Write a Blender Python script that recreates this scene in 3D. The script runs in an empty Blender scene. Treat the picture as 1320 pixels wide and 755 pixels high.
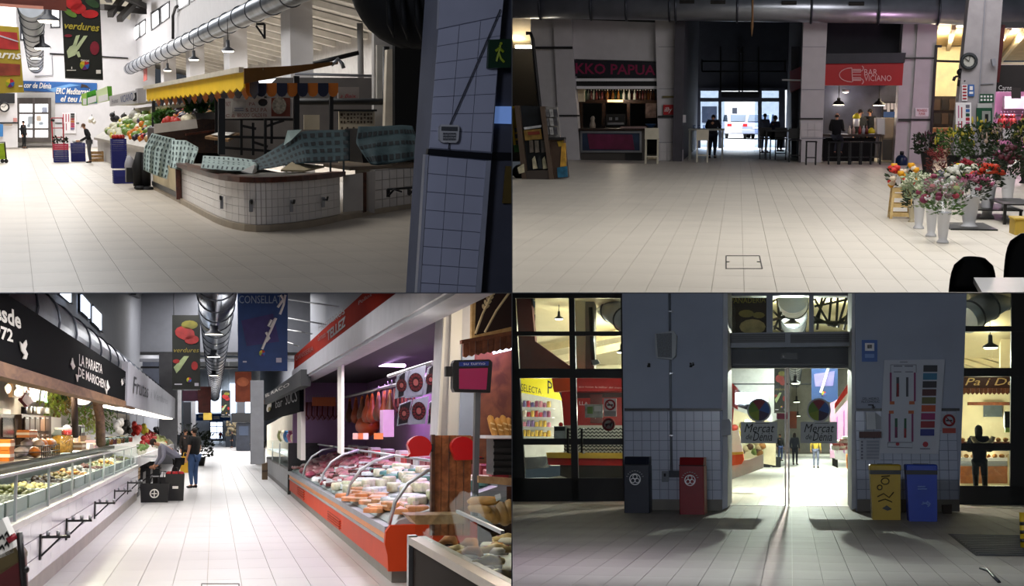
import bpy, bmesh, math, random
from mathutils import Matrix, Vector
random.seed(7)
SC = bpy.context.scene
COL = SC.collection
# ---------------------------------------------------------------- camera, world, exposure
LENS = 50.0
F = LENS/36.0*1320.0                      # focal length in pixels of the 1320 x 755 frame
CX, CY = 660.0, 377.5
cd = bpy.data.cameras.new('camera'); cd.lens = LENS; cd.sensor_width = 36; cd.clip_start = 0.5; cd.clip_end = 2000
cam = bpy.data.objects.new('camera', cd); COL.objects.link(cam)
cam.rotation_euler = (math.pi/2, 0, 0); SC.camera = cam
w = bpy.data.worlds.new('world'); SC.world = w; w.use_nodes = True
w.node_tree.nodes['Background'].inputs[0].default_value = (0.75, 0.85, 1.0, 1)
w.node_tree.nodes['Background'].inputs[1].default_value = 0.06
SC.view_settings.view_transform = 'Standard'; SC.view_settings.look = 'None'
SC.view_settings.exposure = 0.0; SC.view_settings.gamma = 1.0; SC.view_settings.use_curve_mapping = False
cy = SC.cycles
cy.max_bounces = 5; cy.diffuse_bounces = 3; cy.glossy_bounces = 2; cy.transmission_bounces = 3; cy.transparent_max_bounces = 10
cy.caustics_reflective = False; cy.caustics_refractive = False

# ---------------------------------------------------------------- four halls, one behind each quarter of the divided front
class Room:
    def __init__(s, vx, vy, roll, h, sx, sz):
        s.h, s.sx, s.sz = h, sx, sz
        Y = Vector(((vx-CX)/F, 1, (CY-vy)/F)).normalized()
        Z = Vector((0, (vy-CY)/F, 1)).normalized(); X = Y.cross(Z)
        m = Matrix((X, Y, Z)).transposed()
        m = m @ Matrix.Rotation(math.radians(roll), 3, 'Y')
        s.R = m; s.Rt = m.transposed()
        s.M = m.to_4x4() @ Matrix.Translation((0, 0, -h)); s.items = []
    def ray(s, px, py):
        return s.Rt @ Vector(((px-CX)/F, 1, (CY-py)/F))
    def fl(s, px, py, z=0.0):                # point on the floor (or at height z)
        d = s.ray(px, py); t = (z-s.h)/d.z
        return Vector((d.x*t, d.y*t, z))
    def Y(s, px, py, y):                     # point on a cross wall
        d = s.ray(px, py); t = y/d.y
        return Vector((d.x*t, y, s.h+d.z*t))
    def X(s, px, py, x):                     # point on a long wall
        d = s.ray(px, py); t = x/d.x
        return Vector((x, d.y*t, s.h+d.z*t))
    def P(s, px, py, p, n):                  # point on a plane
        o = Vector((0, 0, s.h)); d = s.ray(px, py)
        return o + d*((p-o).dot(n)/d.dot(n))
    def m(s, p):                             # metres that one pixel spans at a point
        return (s.R @ (Vector(p)-Vector((0, 0, s.h)))).y/F
TL = Room(20, 157, 0, 1.6, -1, 1)
TR = Room(952, 143, 0.3, 1.6, 1, 1)
BL = Room(276, 553, 0, 1.65, -1, -1)
BR = Room(1020, 560, 0, 1.6, 1, -1)
R = TR

def area(loc, size, energy, color=(1, 1, 1), to=None, sy=None, name='hall_fill_light', spread=180):  # unnamed ones are added hall fills without a fixture
    l = bpy.data.lights.new(name, 'AREA'); l.energy = energy; l.color = color; l.size = size; l.spread = math.radians(spread)
    if sy: l.shape = 'RECTANGLE'; l.size_y = sy
    o = bpy.data.objects.new(name, l); COL.objects.link(o)
    loc = Vector(loc); d = (Vector(to)-loc) if to is not None else Vector((0, 0, -1))
    q = d.to_track_quat('-Z', 'Y').to_matrix().to_4x4()
    o.matrix_world = R.M @ Matrix.Translation(loc) @ q
    return o
def lamp(loc, energy, color=(1, 1, 1), r=0.1, name='bulb_fill_light'):  # bulbs of modelled lamps, plus added fills
    l = bpy.data.lights.new(name, 'POINT'); l.energy = energy; l.color = color; l.shadow_soft_size = r
    o = bpy.data.objects.new(name, l); COL.objects.link(o); o.matrix_world = R.M @ Matrix.Translation(loc)
    return o
def warea(loc, size, energy, color=(1, 1, 1), sy=None, name='slab_fill_light'):
    """added fill light without a fixture, flat under the dividing slab (world position)"""
    l = bpy.data.lights.new(name, 'AREA'); l.energy = energy; l.color = color; l.size = size
    if sy: l.shape = 'RECTANGLE'; l.size_y = sy
    o = bpy.data.objects.new(name, l); COL.objects.link(o); o.location = loc; return o
R=TL
area((-.5,30,8),4,1050,(1,.98,.95),sy=16); area((0,60,9),6,3300,(1,.98,.96),sy=40); area((1.5,84,9),5,3000,(1,.98,.97),sy=14); area((9.5,55,4.3),1.5,900,(1,.97,.93),sy=30)
area((-.8,5.5,3.4),1.4,150,(.8,.85,1),to=(-.5,12,1.3),sy=1.4)  # added fill aimed at the near pillar, no lamp stands there
R=TR
area((2.4,17,6.5),4,780,(1,.97,.93),sy=9); area((4.5,29,7.5),5,600,(1,.97,.95),sy=8); area((7,36,6.5),5,200,(1,.95,.97),to=(7,46,2.5),sy=3)
# lower left: added fill lights under the slab along the aisle
warea((-3.0,13,-.02),1.6,190,(1,.98,.97),sy=9); warea((-5.0,27,-.02),2.0,480,(1,.98,.97),sy=14); warea((-8.6,48,-.02),2.6,1500,(1,.98,.97),sy=22); warea((-16,90,-.02),3,5000,(1,.98,.97),sy=40); warea((-28,150,-.02),4,14000,(1,.98,.97),sy=60)
R=BL
area((.5,112,8),5,7000,(1,.98,.97),sy=40)  # added fill behind the cross wall, brightens the far aisle
R=BR
warea((1.6,19,-.02),2.4,18,(.75,.86,1),sy=10)
for x_,e in ((1.6,170),(5.6,75)):
    o_=warea((x_,15.5,-.28),1.2,e,(.78,.87,1),sy=.4,name='wall_fill_light'); o_.rotation_euler=(math.radians(66),0,0)  # added fills tilted at the vestibule walls, no fixture modelled
lamp((.05,41.5,3.85),3500,(1,.93,.82),.05,'market_lamp')
for y_,z_,e in ((50,4.6,600),(66,5.6,3500),(90,7.0,3000),(115,8.6,3000)): area((.9,y_,z_),2,e,(1,.95,.86),sy=6)  # added fills hidden behind the door header to brighten the market

# ---------------------------------------------------------------- materials
def lin(c):
    if isinstance(c, str):
        c = [int(c[i:i+2], 16)/255 for i in (0, 2, 4)]
        c = [x/12.92 if x <= .04045 else ((x+.055)/1.055)**2.4 for x in c]
    return tuple(c)
MATS = {}
def mat(name, col='808080', rough=.55, metal=0, var=.1, scale=3, bump=0, emit=0, spec=.4, ecol=None):
    if name in MATS: return MATS[name]
    m = bpy.data.materials.new(name); m.use_nodes = True; n = m.node_tree.nodes; L = m.node_tree.links
    b = n['Principled BSDF']; c = lin(col)
    b.inputs['Roughness'].default_value = rough; b.inputs['Metallic'].default_value = metal
    b.inputs['Specular IOR Level'].default_value = spec; b.inputs['Base Color'].default_value = (*c, 1)
    if var or bump:
        t = n.new('ShaderNodeTexCoord'); x = n.new('ShaderNodeTexNoise'); x.inputs['Scale'].default_value = scale; x.inputs['Detail'].default_value = 4
        L.new(t.outputs['Object'], x.inputs['Vector'])
        r = n.new('ShaderNodeValToRGB'); r.color_ramp.elements[0].position = .3; r.color_ramp.elements[1].position = .7
        r.color_ramp.elements[0].color = (*[k*(1-var) for k in c], 1); r.color_ramp.elements[1].color = (*[min(1, k*(1+var)) for k in c], 1)
        L.new(x.outputs['Fac'], r.inputs['Fac']); L.new(r.outputs['Color'], b.inputs['Base Color'])
        if bump:
            bp = n.new('ShaderNodeBump'); bp.inputs['Strength'].default_value = bump; L.new(x.outputs['Fac'], bp.inputs['Height']); L.new(bp.outputs['Normal'], b.inputs['Normal'])
    if emit:
        b.inputs['Emission Color'].default_value = (*lin(ecol or col), 1); b.inputs['Emission Strength'].default_value = emit
    MATS[name] = m; return m
def glass(name='clear_glass', tint='e8f2f0', gloss=.12, rough=.02):
    if name in MATS: return MATS[name]
    m = bpy.data.materials.new(name); m.use_nodes = True; n = m.node_tree.nodes; L = m.node_tree.links
    n.remove(n['Principled BSDF']); t = n.new('ShaderNodeBsdfTransparent'); g = n.new('ShaderNodeBsdfGlossy'); x = n.new('ShaderNodeMixShader')
    x.inputs[0].default_value = gloss*.35
    t.inputs[0].default_value = (*lin(tint), 1); g.inputs['Roughness'].default_value = rough; g.inputs['Color'].default_value = (1, 1, 1, 1)
    L.new(t.outputs[0], x.inputs[1]); L.new(g.outputs[0], x.inputs[2])
    L.new(x.outputs[0], n['Material Output'].inputs['Surface']); MATS[name] = m; return m
def wood(name, a='5a3a20', b='7a5230', rough=.5, scale=3, axis=(1, .15, 1)):
    if name in MATS: return MATS[name]
    m = mat(name, a, rough, var=0); n = m.node_tree.nodes; L = m.node_tree.links
    t = n.new('ShaderNodeTexCoord'); mp = n.new('ShaderNodeMapping'); mp.inputs['Scale'].default_value = axis
    x = n.new('ShaderNodeTexNoise'); x.inputs['Scale'].default_value = scale*4; x.inputs['Detail'].default_value = 6; x.inputs['Distortion'].default_value = .6
    r = n.new('ShaderNodeValToRGB'); r.color_ramp.elements[0].position = .35; r.color_ramp.elements[1].position = .68
    r.color_ramp.elements[0].color = (*lin(a), 1); r.color_ramp.elements[1].color = (*lin(b), 1)
    L.new(t.outputs['Object'], mp.inputs['Vector']); L.new(mp.outputs['Vector'], x.inputs['Vector']); L.new(x.outputs['Fac'], r.inputs['Fac']); L.new(r.outputs['Color'], n['Principled BSDF'].inputs['Base Color'])
    return m

# ---------------------------------------------------------------- mesh building
class MB:
    def __init__(s): s.v = []; s.f = []; s.sm = []; s.mi = []; s.cur = 0
    def add(s, vs, fs, smooth=False):
        o = len(s.v); s.v += [Vector(v) for v in vs]
        for f in fs: s.f.append([i+o for i in f]); s.sm.append(smooth); s.mi.append(s.cur)
        return s
    def box(s, x0, x1, y0, y1, z0, z1):
        return s.add([(x0,y0,z0),(x1,y0,z0),(x1,y1,z0),(x0,y1,z0),(x0,y0,z1),(x1,y0,z1),(x1,y1,z1),(x0,y1,z1)],
                     [(3,2,1,0),(4,5,6,7),(0,1,5,4),(1,2,6,5),(2,3,7,6),(3,0,4,7)])
    def bbox(s, x0, x1, y0, y1, z0, z1, b):      # box with chamfered vertical and top edges
        p = [(x0+b,y0),(x1-b,y0),(x1,y0+b),(x1,y1-b),(x1-b,y1),(x0+b,y1),(x0,y1-b),(x0,y0+b)]
        q = [(min(max(x,x0+b),x1-b), min(max(y,y0+b),y1-b)) for x, y in p]
        vs = [(x,y,z0) for x,y in p]+[(x,y,z1-b) for x,y in p]+[(x,y,z1) for x,y in q]
        fs = [tuple(range(7,-1,-1)), tuple(range(16,24))]
        for k in (0, 8):
            for i in range(8): j=(i+1)%8; fs.append((k+i,k+j,k+8+j,k+8+i))
        return s.add(vs, fs)
    def cbox(s, c, d, rz=0, rx=0):
        m = Matrix.Rotation(rz,3,'Z') @ Matrix.Rotation(rx,3,'X'); n = len(s.v)
        s.box(-d[0]/2,d[0]/2,-d[1]/2,d[1]/2,-d[2]/2,d[2]/2)
        for i in range(n, len(s.v)): s.v[i] = m @ s.v[i] + Vector(c)
        return s
    def extr(s, poly, vec):                      # polygon (3D) extruded by a vector
        n = len(poly); vec = Vector(vec); a = [Vector(p) for p in poly]
        return s.add(a+[p+vec for p in a], [tuple(range(n)), tuple(range(2*n-1,n-1,-1))]+[((i+1)%n,i,i+n,(i+1)%n+n) for i in range(n)])
    def prism(s, xy, z0, z1): return s.extr([(x,y,z0) for x,y in xy], (0,0,z1-z0))
    def bar(s, p, q, w, h=None, up=(0,0,1)):
        p, q = Vector(p), Vector(q); h = h or w; d = (q-p)
        if d.length < 1e-6: return s
        d.normalize(); up = Vector(up)
        if abs(d.dot(up)) > .98: up = Vector((0,1,0)) if abs(d.y) < .9 else Vector((1,0,0))
        a = d.cross(up).normalized()*w/2; b = a.cross(d).normalized()*h/2
        return s.extr([p-a-b,p+a-b,p+a+b,p-a+b], q-p)
    def tube(s, pts, r, n=8, cap=True, smooth=True):
        pts = [Vector(p) for p in pts]; rs = r if isinstance(r,(list,tuple)) else [r]*len(pts); vs=[]; fs=[]; a=None
        for i,p in enumerate(pts):
            d = (pts[min(i+1,len(pts)-1)]-pts[max(i-1,0)]).normalized()
            if a is None:
                a = d.cross(Vector((0,0,1)) if abs(d.z)<.9 else Vector((0,1,0))).normalized()
            a = (a-d*a.dot(d)).normalized(); b = d.cross(a)
            for k in range(n):
                t = 2*math.pi*k/n; vs.append(p+(a*math.cos(t)+b*math.sin(t))*rs[i])
        for i in range(len(pts)-1):
            for k in range(n): j=(k+1)%n; fs.append((i*n+k,i*n+j,(i+1)*n+j,(i+1)*n+k))
        s.add(vs, fs, smooth)
        if cap:
            o = len(s.v)-len(vs)
            s.f.append([o+k for k in range(n-1,-1,-1)]); s.f.append([o+(len(pts)-1)*n+k for k in range(n)]); s.sm += [False]*2; s.mi += [s.cur]*2
        return s
    def lathe(s, prof, n=16, c=(0,0,0), smooth=True, sx=1, sy=1, cap=True):
        vs=[]; fs=[]; m=len(prof); c=Vector(c)
        for r,z in prof:
            for k in range(n): t=2*math.pi*k/n; vs.append(c+Vector((r*sx*math.cos(t), r*sy*math.sin(t), z)))
        for i in range(m-1):
            for k in range(n): j=(k+1)%n; fs.append((i*n+k,i*n+j,(i+1)*n+j,(i+1)*n+k))
        s.add(vs, fs, smooth); o=len(s.v)-len(vs)
        if cap:
            s.f.append([o+k for k in range(n-1,-1,-1)]); s.f.append([o+(m-1)*n+k for k in range(n)]); s.sm += [False]*2; s.mi += [s.cur]*2
        return s
    def ball(s, c, r, n=10, m=6, jit=0, rot=None):
        r = r if isinstance(r,(list,tuple,Vector)) else (r,r,r); c=Vector(c); vs=[]; fs=[]
        for i in range(m+1):
            ph = math.pi*i/m
            for k in range(n):
                t=2*math.pi*k/n; q=1+random.uniform(-jit,jit)
                v = Vector((r[0]*math.sin(ph)*math.cos(t)*q, r[1]*math.sin(ph)*math.sin(t)*q, r[2]*math.cos(ph)*q))
                if rot: v = rot @ v
                vs.append(c+v)
        for i in range(m):
            for k in range(n): j=(k+1)%n; fs.append((i*n+k,(i+1)*n+k,(i+1)*n+j,i*n+j))
        return s.add(vs, fs, True)
    def grid(s, fn, nu, nv, th=(0,0,0), smooth=True):   # sheet with thickness vector
        th=Vector(th); a=[Vector(fn(i/nu,j/nv)) for j in range(nv+1) for i in range(nu+1)]; N=len(a); w=nu+1
        vs=a+[p+th for p in a]; fs=[]
        for j in range(nv):
            for i in range(nu):
                q=(j*w+i,j*w+i+1,(j+1)*w+i+1,(j+1)*w+i); fs.append(q); fs.append(tuple(N+k for k in reversed(q)))
        edge=[i for i in range(w)]+[j*w+nu for j in range(1,nv+1)]+[nv*w+i for i in range(nu-1,-1,-1)]+[j*w for j in range(nv-1,0,-1)]
        for k in range(len(edge)): a_,b_=edge[k],edge[(k+1)%len(edge)]; fs.append((b_,a_,a_+N,b_+N))
        return s.add(vs, fs, smooth)
    def slab(s, pix, y, t=.05):                  # outline on a cross wall, with thickness
        p=[R.Y(a,b,y) for a,b in pix]; return s.extr(p, (0,t,0))
    def slabx(s, pix, x, t=.05):                 # outline on a long wall
        p=[R.X(a,b,x) for a,b in pix]; return s.extr(p, (t,0,0))
    def rect(s, a, b, c, d, y, t=.05): return s.slab([(a,b),(c,b),(c,d),(a,d)], y, t)
    def ring(s, c, r, t, n=20, nrm='Y', a0=0, a1=360):
        pts=[]
        for k in range(n+1):
            u=math.radians(a0+(a1-a0)*k/n); ca,sa=math.cos(u)*r,math.sin(u)*r
            pts.append(Vector(c)+(Vector((ca,0,sa)) if nrm=='Y' else Vector((0,ca,sa)) if nrm=='X' else Vector((ca,sa,0))))
        return s.tube(pts, t, 6, cap=abs(a1-a0)<360)
    def bounds(s):
        xs=[[v[i] for v in s.v] for i in range(3)]
        return Vector([min(q) for q in xs]), Vector([max(q) for q in xs])
    def mesh(s, name, mats, off=None):
        me=bpy.data.meshes.new(name); off=off or Vector((0,0,0))
        me.from_pydata([v-off for v in s.v], [], s.f)
        for m in (mats if isinstance(mats,(list,tuple)) else [mats]): me.materials.append(m)
        me.polygons.foreach_set('use_smooth', s.sm); me.polygons.foreach_set('material_index', s.mi); me.update()
        return me

def tag(o, label=None, cat=None, group=None, kind=None):
    if label: o['label']=label
    if cat: o['category']=cat
    if group: o['group']=group
    if kind: o['kind']=kind
    return o
def thing(name, label, cat, loc=(0,0,0), rot=0, group=None, kind=None):
    o=bpy.data.objects.new(name, None); o.empty_display_size=.2; COL.objects.link(o)
    o.matrix_world = R.M @ Matrix.Translation(Vector(loc)) @ Matrix.Rotation(rot,4,'Z')
    o['_r']=ROOMS.index(R); ORG[o.name]=Vector(loc)
    return tag(o,label,cat,group,kind)
ROOMS=[TL,TR,BL,BR]; ORG={}
def ob(name, mb, m, parent=None, label=None, cat=None, group=None, kind=None, loc=None, rot=0, w=0):
    """top-level: vertices in hall coordinates, origin moved to the base (or given local + loc); child: local to the thing, or hall coordinates when world"""
    if isinstance(mb, bpy.types.Mesh): me=mb; off=Vector((0,0,0))
    else:
        off=Vector((0,0,0))
        if parent is None and loc is None:
            a,b=mb.bounds(); off=Vector(((a.x+b.x)/2,(a.y+b.y)/2,a.z)); loc=off
        elif parent is not None and w: off=ORG.get(parent.name, Vector((0,0,0)))
        me=mb.mesh(name,m,off)
    o=bpy.data.objects.new(name,me); COL.objects.link(o)
    if parent is None:
        loc=Vector(loc or (0,0,0)); o.matrix_world = R.M @ Matrix.Translation(loc) @ Matrix.Rotation(rot,4,'Z'); ORG[o.name]=loc
    else:
        o.parent=parent; o.matrix_parent_inverse=Matrix(); 
        o.matrix_basis = Matrix.Translation(Vector(loc or (0,0,0))) @ Matrix.Rotation(rot,4,'Z'); ORG[o.name]=off
    o['_r']=ROOMS.index(R)
    return tag(o,label,cat,group,kind)
KIDS={}
def dup(src, loc, rot=0, label=None, tilt=None, scale=1):
    c=src.copy(); COL.objects.link(c)
    t=tilt.to_4x4() if tilt is not None else Matrix.Rotation(rot,4,'Z')
    c.matrix_world = R.M @ Matrix.Translation(Vector(loc)) @ t @ Matrix.Scale(scale,4); ORG[c.name]=Vector(loc)
    c['_r']=ROOMS.index(R)
    if label: c['label']=label
    def kids(a,b):
        for k in list(CH(a)):
            d=k.copy(); COL.objects.link(d); d.parent=b; d.matrix_parent_inverse=Matrix(); d.matrix_basis=k.matrix_basis.copy(); d['_r']=c['_r']; kids(k,d)
    kids(src,c); return c
def CH(a): return a.children

# lettering: built-in face, mapped onto the four corners of a panel (bottom left, bottom right, top right, top left)
TXT={}
def glyphs(t, shear=0, bold=0):
    k=(t,shear,bold)
    if k in TXT: return TXT[k]
    c=bpy.data.curves.new('lettering','FONT'); c.body=t; c.shear=shear; c.offset=bold; c.resolution_u=2; c.align_x='CENTER'; c.space_line=.85; c.fill_mode='FRONT'
    o=bpy.data.objects.new('lettering',c); me=bpy.data.meshes.new_from_object(o)
    vs=[v.co.copy() for v in me.vertices]; fs=[list(p.vertices) for p in me.polygons]
    x0=min(v.x for v in vs); x1=max(v.x for v in vs); y0=min(v.y for v in vs); y1=max(v.y for v in vs)
    TXT[k]=([((v.x-x0)/(x1-x0),(v.y-y0)/(y1-y0)) for v in vs],fs); bpy.data.objects.remove(o); return TXT[k]
def letters(mb, t, q, off=(0,0,0), shear=0, bold=0, mirror=False):
    vs,fs=glyphs(t,shear,bold); a,b,c,d=[Vector(p)+Vector(off) for p in q]
    return mb.add([(a*(1-u)+b*u)*(1-v)+(d*(1-u)+c*u)*v for u,v in vs], fs)
def write(parent, t, pix, m, y=None, x=None, off=.02, shear=0, bold=0, name='lettering', label=None):
    """pix: (x0,y0,x1,y1) box or four corners, on cross wall y or long wall x"""
    if len(pix)==4 and not isinstance(pix[0],(tuple,list)): a,b,c,d=pix; pix=[(a,d),(c,d),(c,b),(a,b)]
    q=[R.Y(p[0],p[1],y) for p in pix] if y is not None else [R.X(p[0],p[1],x) for p in pix]
    o=(0,-off,0) if y is not None else (off*(-1 if x>0 else 1),0,0)
    return ob(name, letters(MB(),t,q,o,shear,bold), m, parent, w=1, label=label)

def tiles(parent, o, u, v, nu, nv, gap, th, m, nrm, near=300, order=None, keep=None, name='tile', stagger=0):
    """tiles laid from o along u and v; the ones that show largest are parts, the others one mesh"""
    o,u,v,nrm=Vector(o),Vector(u),Vector(v),Vector(nrm).normalized(); cells=[]
    for j in range(nv):
        for i in range(nu):
            p=o+u*(i+(stagger*(j%2)))+v*j
            if keep and not keep(p+u*.5+v*.5): continue
            cells.append(p)
    if order: cells.sort(key=order)
    gu,gv=u.normalized()*gap/2,v.normalized()*gap/2
    def shape(mb,p): mb.extr([p+gu+gv,p+u-gu+gv,p+u-gu*1+v-gv,p+gu+v-gv], nrm*th)
    mb=MB(); shape(mb,Vector((0,0,0))); me=mb.mesh(name,m)
    base=ORG.get(parent.name,Vector((0,0,0)))
    for p in cells[:near]: ob(name,me,None,parent,loc=p-base)
    if len(cells)>near:
        mb=MB()
        for p in cells[near:]: shape(mb,p)
        ob('far_tiles',mb,m,parent,w=1,kind='stuff')

# ---------------------------------------------------------------- people
def skinmesh(J, E, root, rad):
    ks=list(J); me=bpy.data.meshes.new('body'); me.from_pydata([J[k] for k in ks],[(ks.index(a),ks.index(b)) for a,b in E],[])
    o=bpy.data.objects.new('body',me); COL.objects.link(o); o.modifiers.new('s','SKIN'); sd=me.skin_vertices[0].data
    for i,k in enumerate(ks):
        r=rad[k]; sd[i].radius=r if isinstance(r,tuple) else (r,r); sd[i].use_root=(k==root)
    s=o.modifiers.new('b','SUBSURF'); s.levels=1; s.render_levels=1
    dg=bpy.context.evaluated_depsgraph_get(); r=bpy.data.meshes.new_from_object(o.evaluated_get(dg)); bpy.data.objects.remove(o)
    mb=MB(); mb.add([v.co.copy() for v in r.vertices],[list(p.vertices) for p in r.polygons],True); bpy.data.meshes.remove(r); return mb
SKIN='c08a6c'
def person(label, p, h, rot=0, pose=None, top='26262c', legs='3a4a66', shoes='141414', hair='20140f', skin=SKIN, sleeves=True, group=None, bald=False, longhair=False, wide=1.0, coat=False, kind=None):
    """standing figure facing -Y at rot 0; pose overrides joints (fractions of the height)"""
    J=dict(pelvis=(0,.0,.525),waist=(0,0,.61),chest=(0,0,.72),neck=(0,.005,.825),throat=(0,0,.862),head=(0,-.008,.905),crown=(0,-.004,.962),
        shL=(.1,0,.80),elL=(.128,.012,.635),wrL=(.135,-.03,.49),haL=(.135,-.045,.445),shR=(-.1,0,.80),elR=(-.128,.012,.635),wrR=(-.135,-.03,.49),haR=(-.135,-.045,.445),
        hiL=(.05,0,.5),knL=(.055,-.012,.285),anL=(.055,.012,.05),toL=(.062,-.075,.018),hiR=(-.05,0,.5),knR=(-.055,-.012,.285),anR=(-.055,.012,.05),toR=(-.062,-.075,.018))
    J.update({k:v for k,v in (pose or {}).items() if k!='look'}); J={k:Vector(v) for k,v in J.items()}
    rad=dict(pelvis=(.078,.058),waist=(.072,.052),chest=(.092,.058),neck=.034,throat=.03,head=(.043,.052),crown=(.034,.042),
        shL=.036,elL=.026,wrL=.019,haL=.018,hiL=.05,knL=.034,anL=.023,toL=.018); 
    for k in list(rad):
        if k[-1]=='L': rad[k[:-1]+'R']=rad[k]
    def sub(keys, edges, root, grow=1.0):
        g={k:tuple(x*grow*wide*h for x in rad[k]) if isinstance(rad[k],tuple) else rad[k]*grow*(wide if k[:2] in('sh','el','hi','kn') else 1)*h for k in keys}
        return skinmesh({k:J[k]*h for k in keys}, edges, root, g)
    t=thing('person',label,'person',p,rot,group)
    spine=[('pelvis','waist'),('waist','chest'),('chest','neck'),('neck','throat'),('throat','head'),('head','crown')]
    arm=lambda s:[('chest','sh'+s),('sh'+s,'el'+s),('el'+s,'wr'+s),('wr'+s,'ha'+s)]
    leg=lambda s:[('pelvis','hi'+s),('hi'+s,'kn'+s),('kn'+s,'an'+s),('an'+s,'to'+s)]
    keys=[k for k in J]
    rad['pelvis']=(.068,.052)
    body=sub(keys, spine+arm('L')+arm('R')+leg('L')+leg('R'), 'pelvis', .84)
    hd=(J['crown']-J['head']).normalized(); fw=Vector((0,-1,0)); fw=(fw-hd*fw.dot(hd)).normalized()
    if 'look' in (pose or {}): fw=Vector(pose['look']); fw=(fw-hd*fw.dot(hd)).normalized()
    sd=hd.cross(fw); hc=J['head']*h
    body.ball(hc+fw*.052*h-hd*.004*h,(.009*h,.012*h,.014*h),6,4)
    for s in (1,-1): body.ball(hc+sd*s*.046*h,(.007*h,.012*h,.017*h),6,4)
    for s in 'LR':                               # five fingers of unequal length on each palm
        a=J['ha'+s]*h; d=(J['ha'+s]-J['wr'+s]).normalized(); q=d.cross(Vector((1,0,0))).normalized() if abs(d.x)<.9 else Vector((0,1,0))
        for i,(k,l) in enumerate(((-1.5,.034),(-.5,.04),(.5,.042),(1.5,.036))):
            b=a+q*k*.0085*h; body.tube([b,b+d*l*.55*h,b+d*l*h+Vector((0,-.006*h,0))],[.0065*h,.006*h,.0045*h],5)
        body.tube([a-q*.012*h,a-q*.026*h+d*.012*h,a-q*.028*h+d*.03*h],[.007*h,.0065*h,.005*h],5)
    ob('body',body,mat('skin_'+skin,skin,.5,var=.05),t)
    tk=['waist','chest','neck','shL','elL','shR','elR']+(['wrL','wrR'] if sleeves else [])
    te=[('waist','chest'),('chest','neck'),('chest','shL'),('shL','elL'),('chest','shR'),('shR','elR')]+([('elL','wrL'),('elR','wrR')] if sleeves else [])
    if not sleeves:
        for s in 'LR': J['el'+s]=J['sh'+s]*.25+J['el'+s]*.75
    tk=['pelvis']+tk; te=[('pelvis','waist')]+te
    ob('jacket' if sleeves else 'shirt', sub(tk,te,'waist',1.2), mat('cloth_'+top,top,.85,var=.12,scale=6), t)
    if coat:
        J['hem']=(J['knL']+J['knR'])/2*.6+J['pelvis']*.4; rad['hem']=(.09,.07)
        ob('coat_skirt', sub(['waist','pelvis','hem'],[('waist','pelvis'),('pelvis','hem')],'pelvis',1.15), mat('cloth_'+top,top,.85), t)
    ob('trousers', sub(['pelvis','hiL','knL','anL','hiR','knR','anR'],[('pelvis','hiL'),('hiL','knL'),('knL','anL'),('pelvis','hiR'),('hiR','knR'),('knR','anR')],'pelvis',1.1), mat('cloth_'+legs,legs,.85,var=.12,scale=6), t)
    for s in 'LR':
        a,b=J['an'+s]*h,J['to'+s]*h; f=(b-a); f.z=0; f=f.normalized() if f.length>1e-4 else Vector((0,-1,0)); mb=MB(); c=Vector((a.x,a.y,min(a.z,b.z)-.0*h))
        z0=max(0,b.z-.02*h)
        mb.ball(Vector((a.x,a.y,z0+.028*h))+f*.004*h,(.026*h,.026*h,.026*h),8,5); mb.ball(Vector((a.x,a.y,z0+.022*h))+f*.055*h,(.027*h,.05*h,.02*h),8,5,rot=Matrix.Rotation(math.atan2(f.x,-f.y),3,'Z'))
        ob('shoe',mb,mat('shoe_'+shoes,shoes,.5),t)
    mb=MB(); q=Matrix((sd,-fw,hd)).transposed()
    if not bald:
        mb.ball(hc-fw*.010*h+hd*.022*h,(.047*h,.054*h,.05*h),10,6,.04,rot=q)
        if longhair: mb.ball(hc-fw*.03*h-hd*.03*h,(.05*h,.034*h,.075*h),10,6,.05,rot=q)
    else: mb.ball(hc-fw*.022*h-hd*.004*h,(.045*h,.038*h,.03*h),10,6,.03,rot=q)
    ob('hair',mb,mat('hair_'+hair,hair,.7,var=.2,scale=20),t)
    mb=MB()
    for s in (1,-1): mb.ball(hc+fw*.047*h+sd*s*.018*h+hd*.01*h,.006*h,6,4)
    ob('eyes',mb,mat('eye_dark','18120f',.2),t)
    mb=MB(); mb.ball(hc+fw*.05*h-hd*.026*h,(.014*h,.006*h,.004*h),6,4,rot=Matrix((sd,-fw,hd)).transposed()); ob('mouth',mb,mat('lips','8a4038',.5),t)
    return t

ST='structure'
def sl(*a): return MB().slab(*a)
def rec(*a): return MB().rect(*a)
def slx(*a): return MB().slabx(*a)
def box(*a): return MB().box(*a)

# ================================================================ upper right hall: flower seller in front of the two bars
R=TR
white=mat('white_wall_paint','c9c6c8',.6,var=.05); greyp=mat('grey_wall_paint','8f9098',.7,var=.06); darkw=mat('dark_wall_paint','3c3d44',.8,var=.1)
tilew=mat('glazed_white_tile','d6d2d2',.22,var=.04); blackm=mat('black_metal','0d0d0f',.4,spec=.5); steel=mat('brushed_steel','9a9ca0',.32,metal=.9,var=.1)
galv=mat('galvanised_steel','a9aeb6',.3,metal=.85,var=.18,scale=1.5); cream=mat('cream_plaster','d8c9a6',.7,var=.05); floorm=mat('cream_floor_tile','c9c2b6',.42,var=.07,scale=1.2,spec=.35); groutm=mat('floor_grout','b3aa9d',.7)
woodd=wood('dark_bar_wood','1f120c','3a2418',.4); redp=mat('red_sign_paint','b3141b',.45,var=.04); whitep=mat('white_print','f0eef0',.5,var=0); navy=mat('navy_sign','11101f',.5); mag=mat('magenta_print','8a1648',.5,var=0)
yF=R.fl(952,208).y; yD=R.fl(952,191).y
fb=box(-6,26,10,yD+.3,-.2,-.013)
flo=ob('floor',fb,groutm,kind=ST,label='cream tiled floor of the hall with the flower seller')
def inview(p):
    v=R.R@(p-Vector((0,0,R.h))); return v.x>-.35 and v.z>-.35
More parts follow.
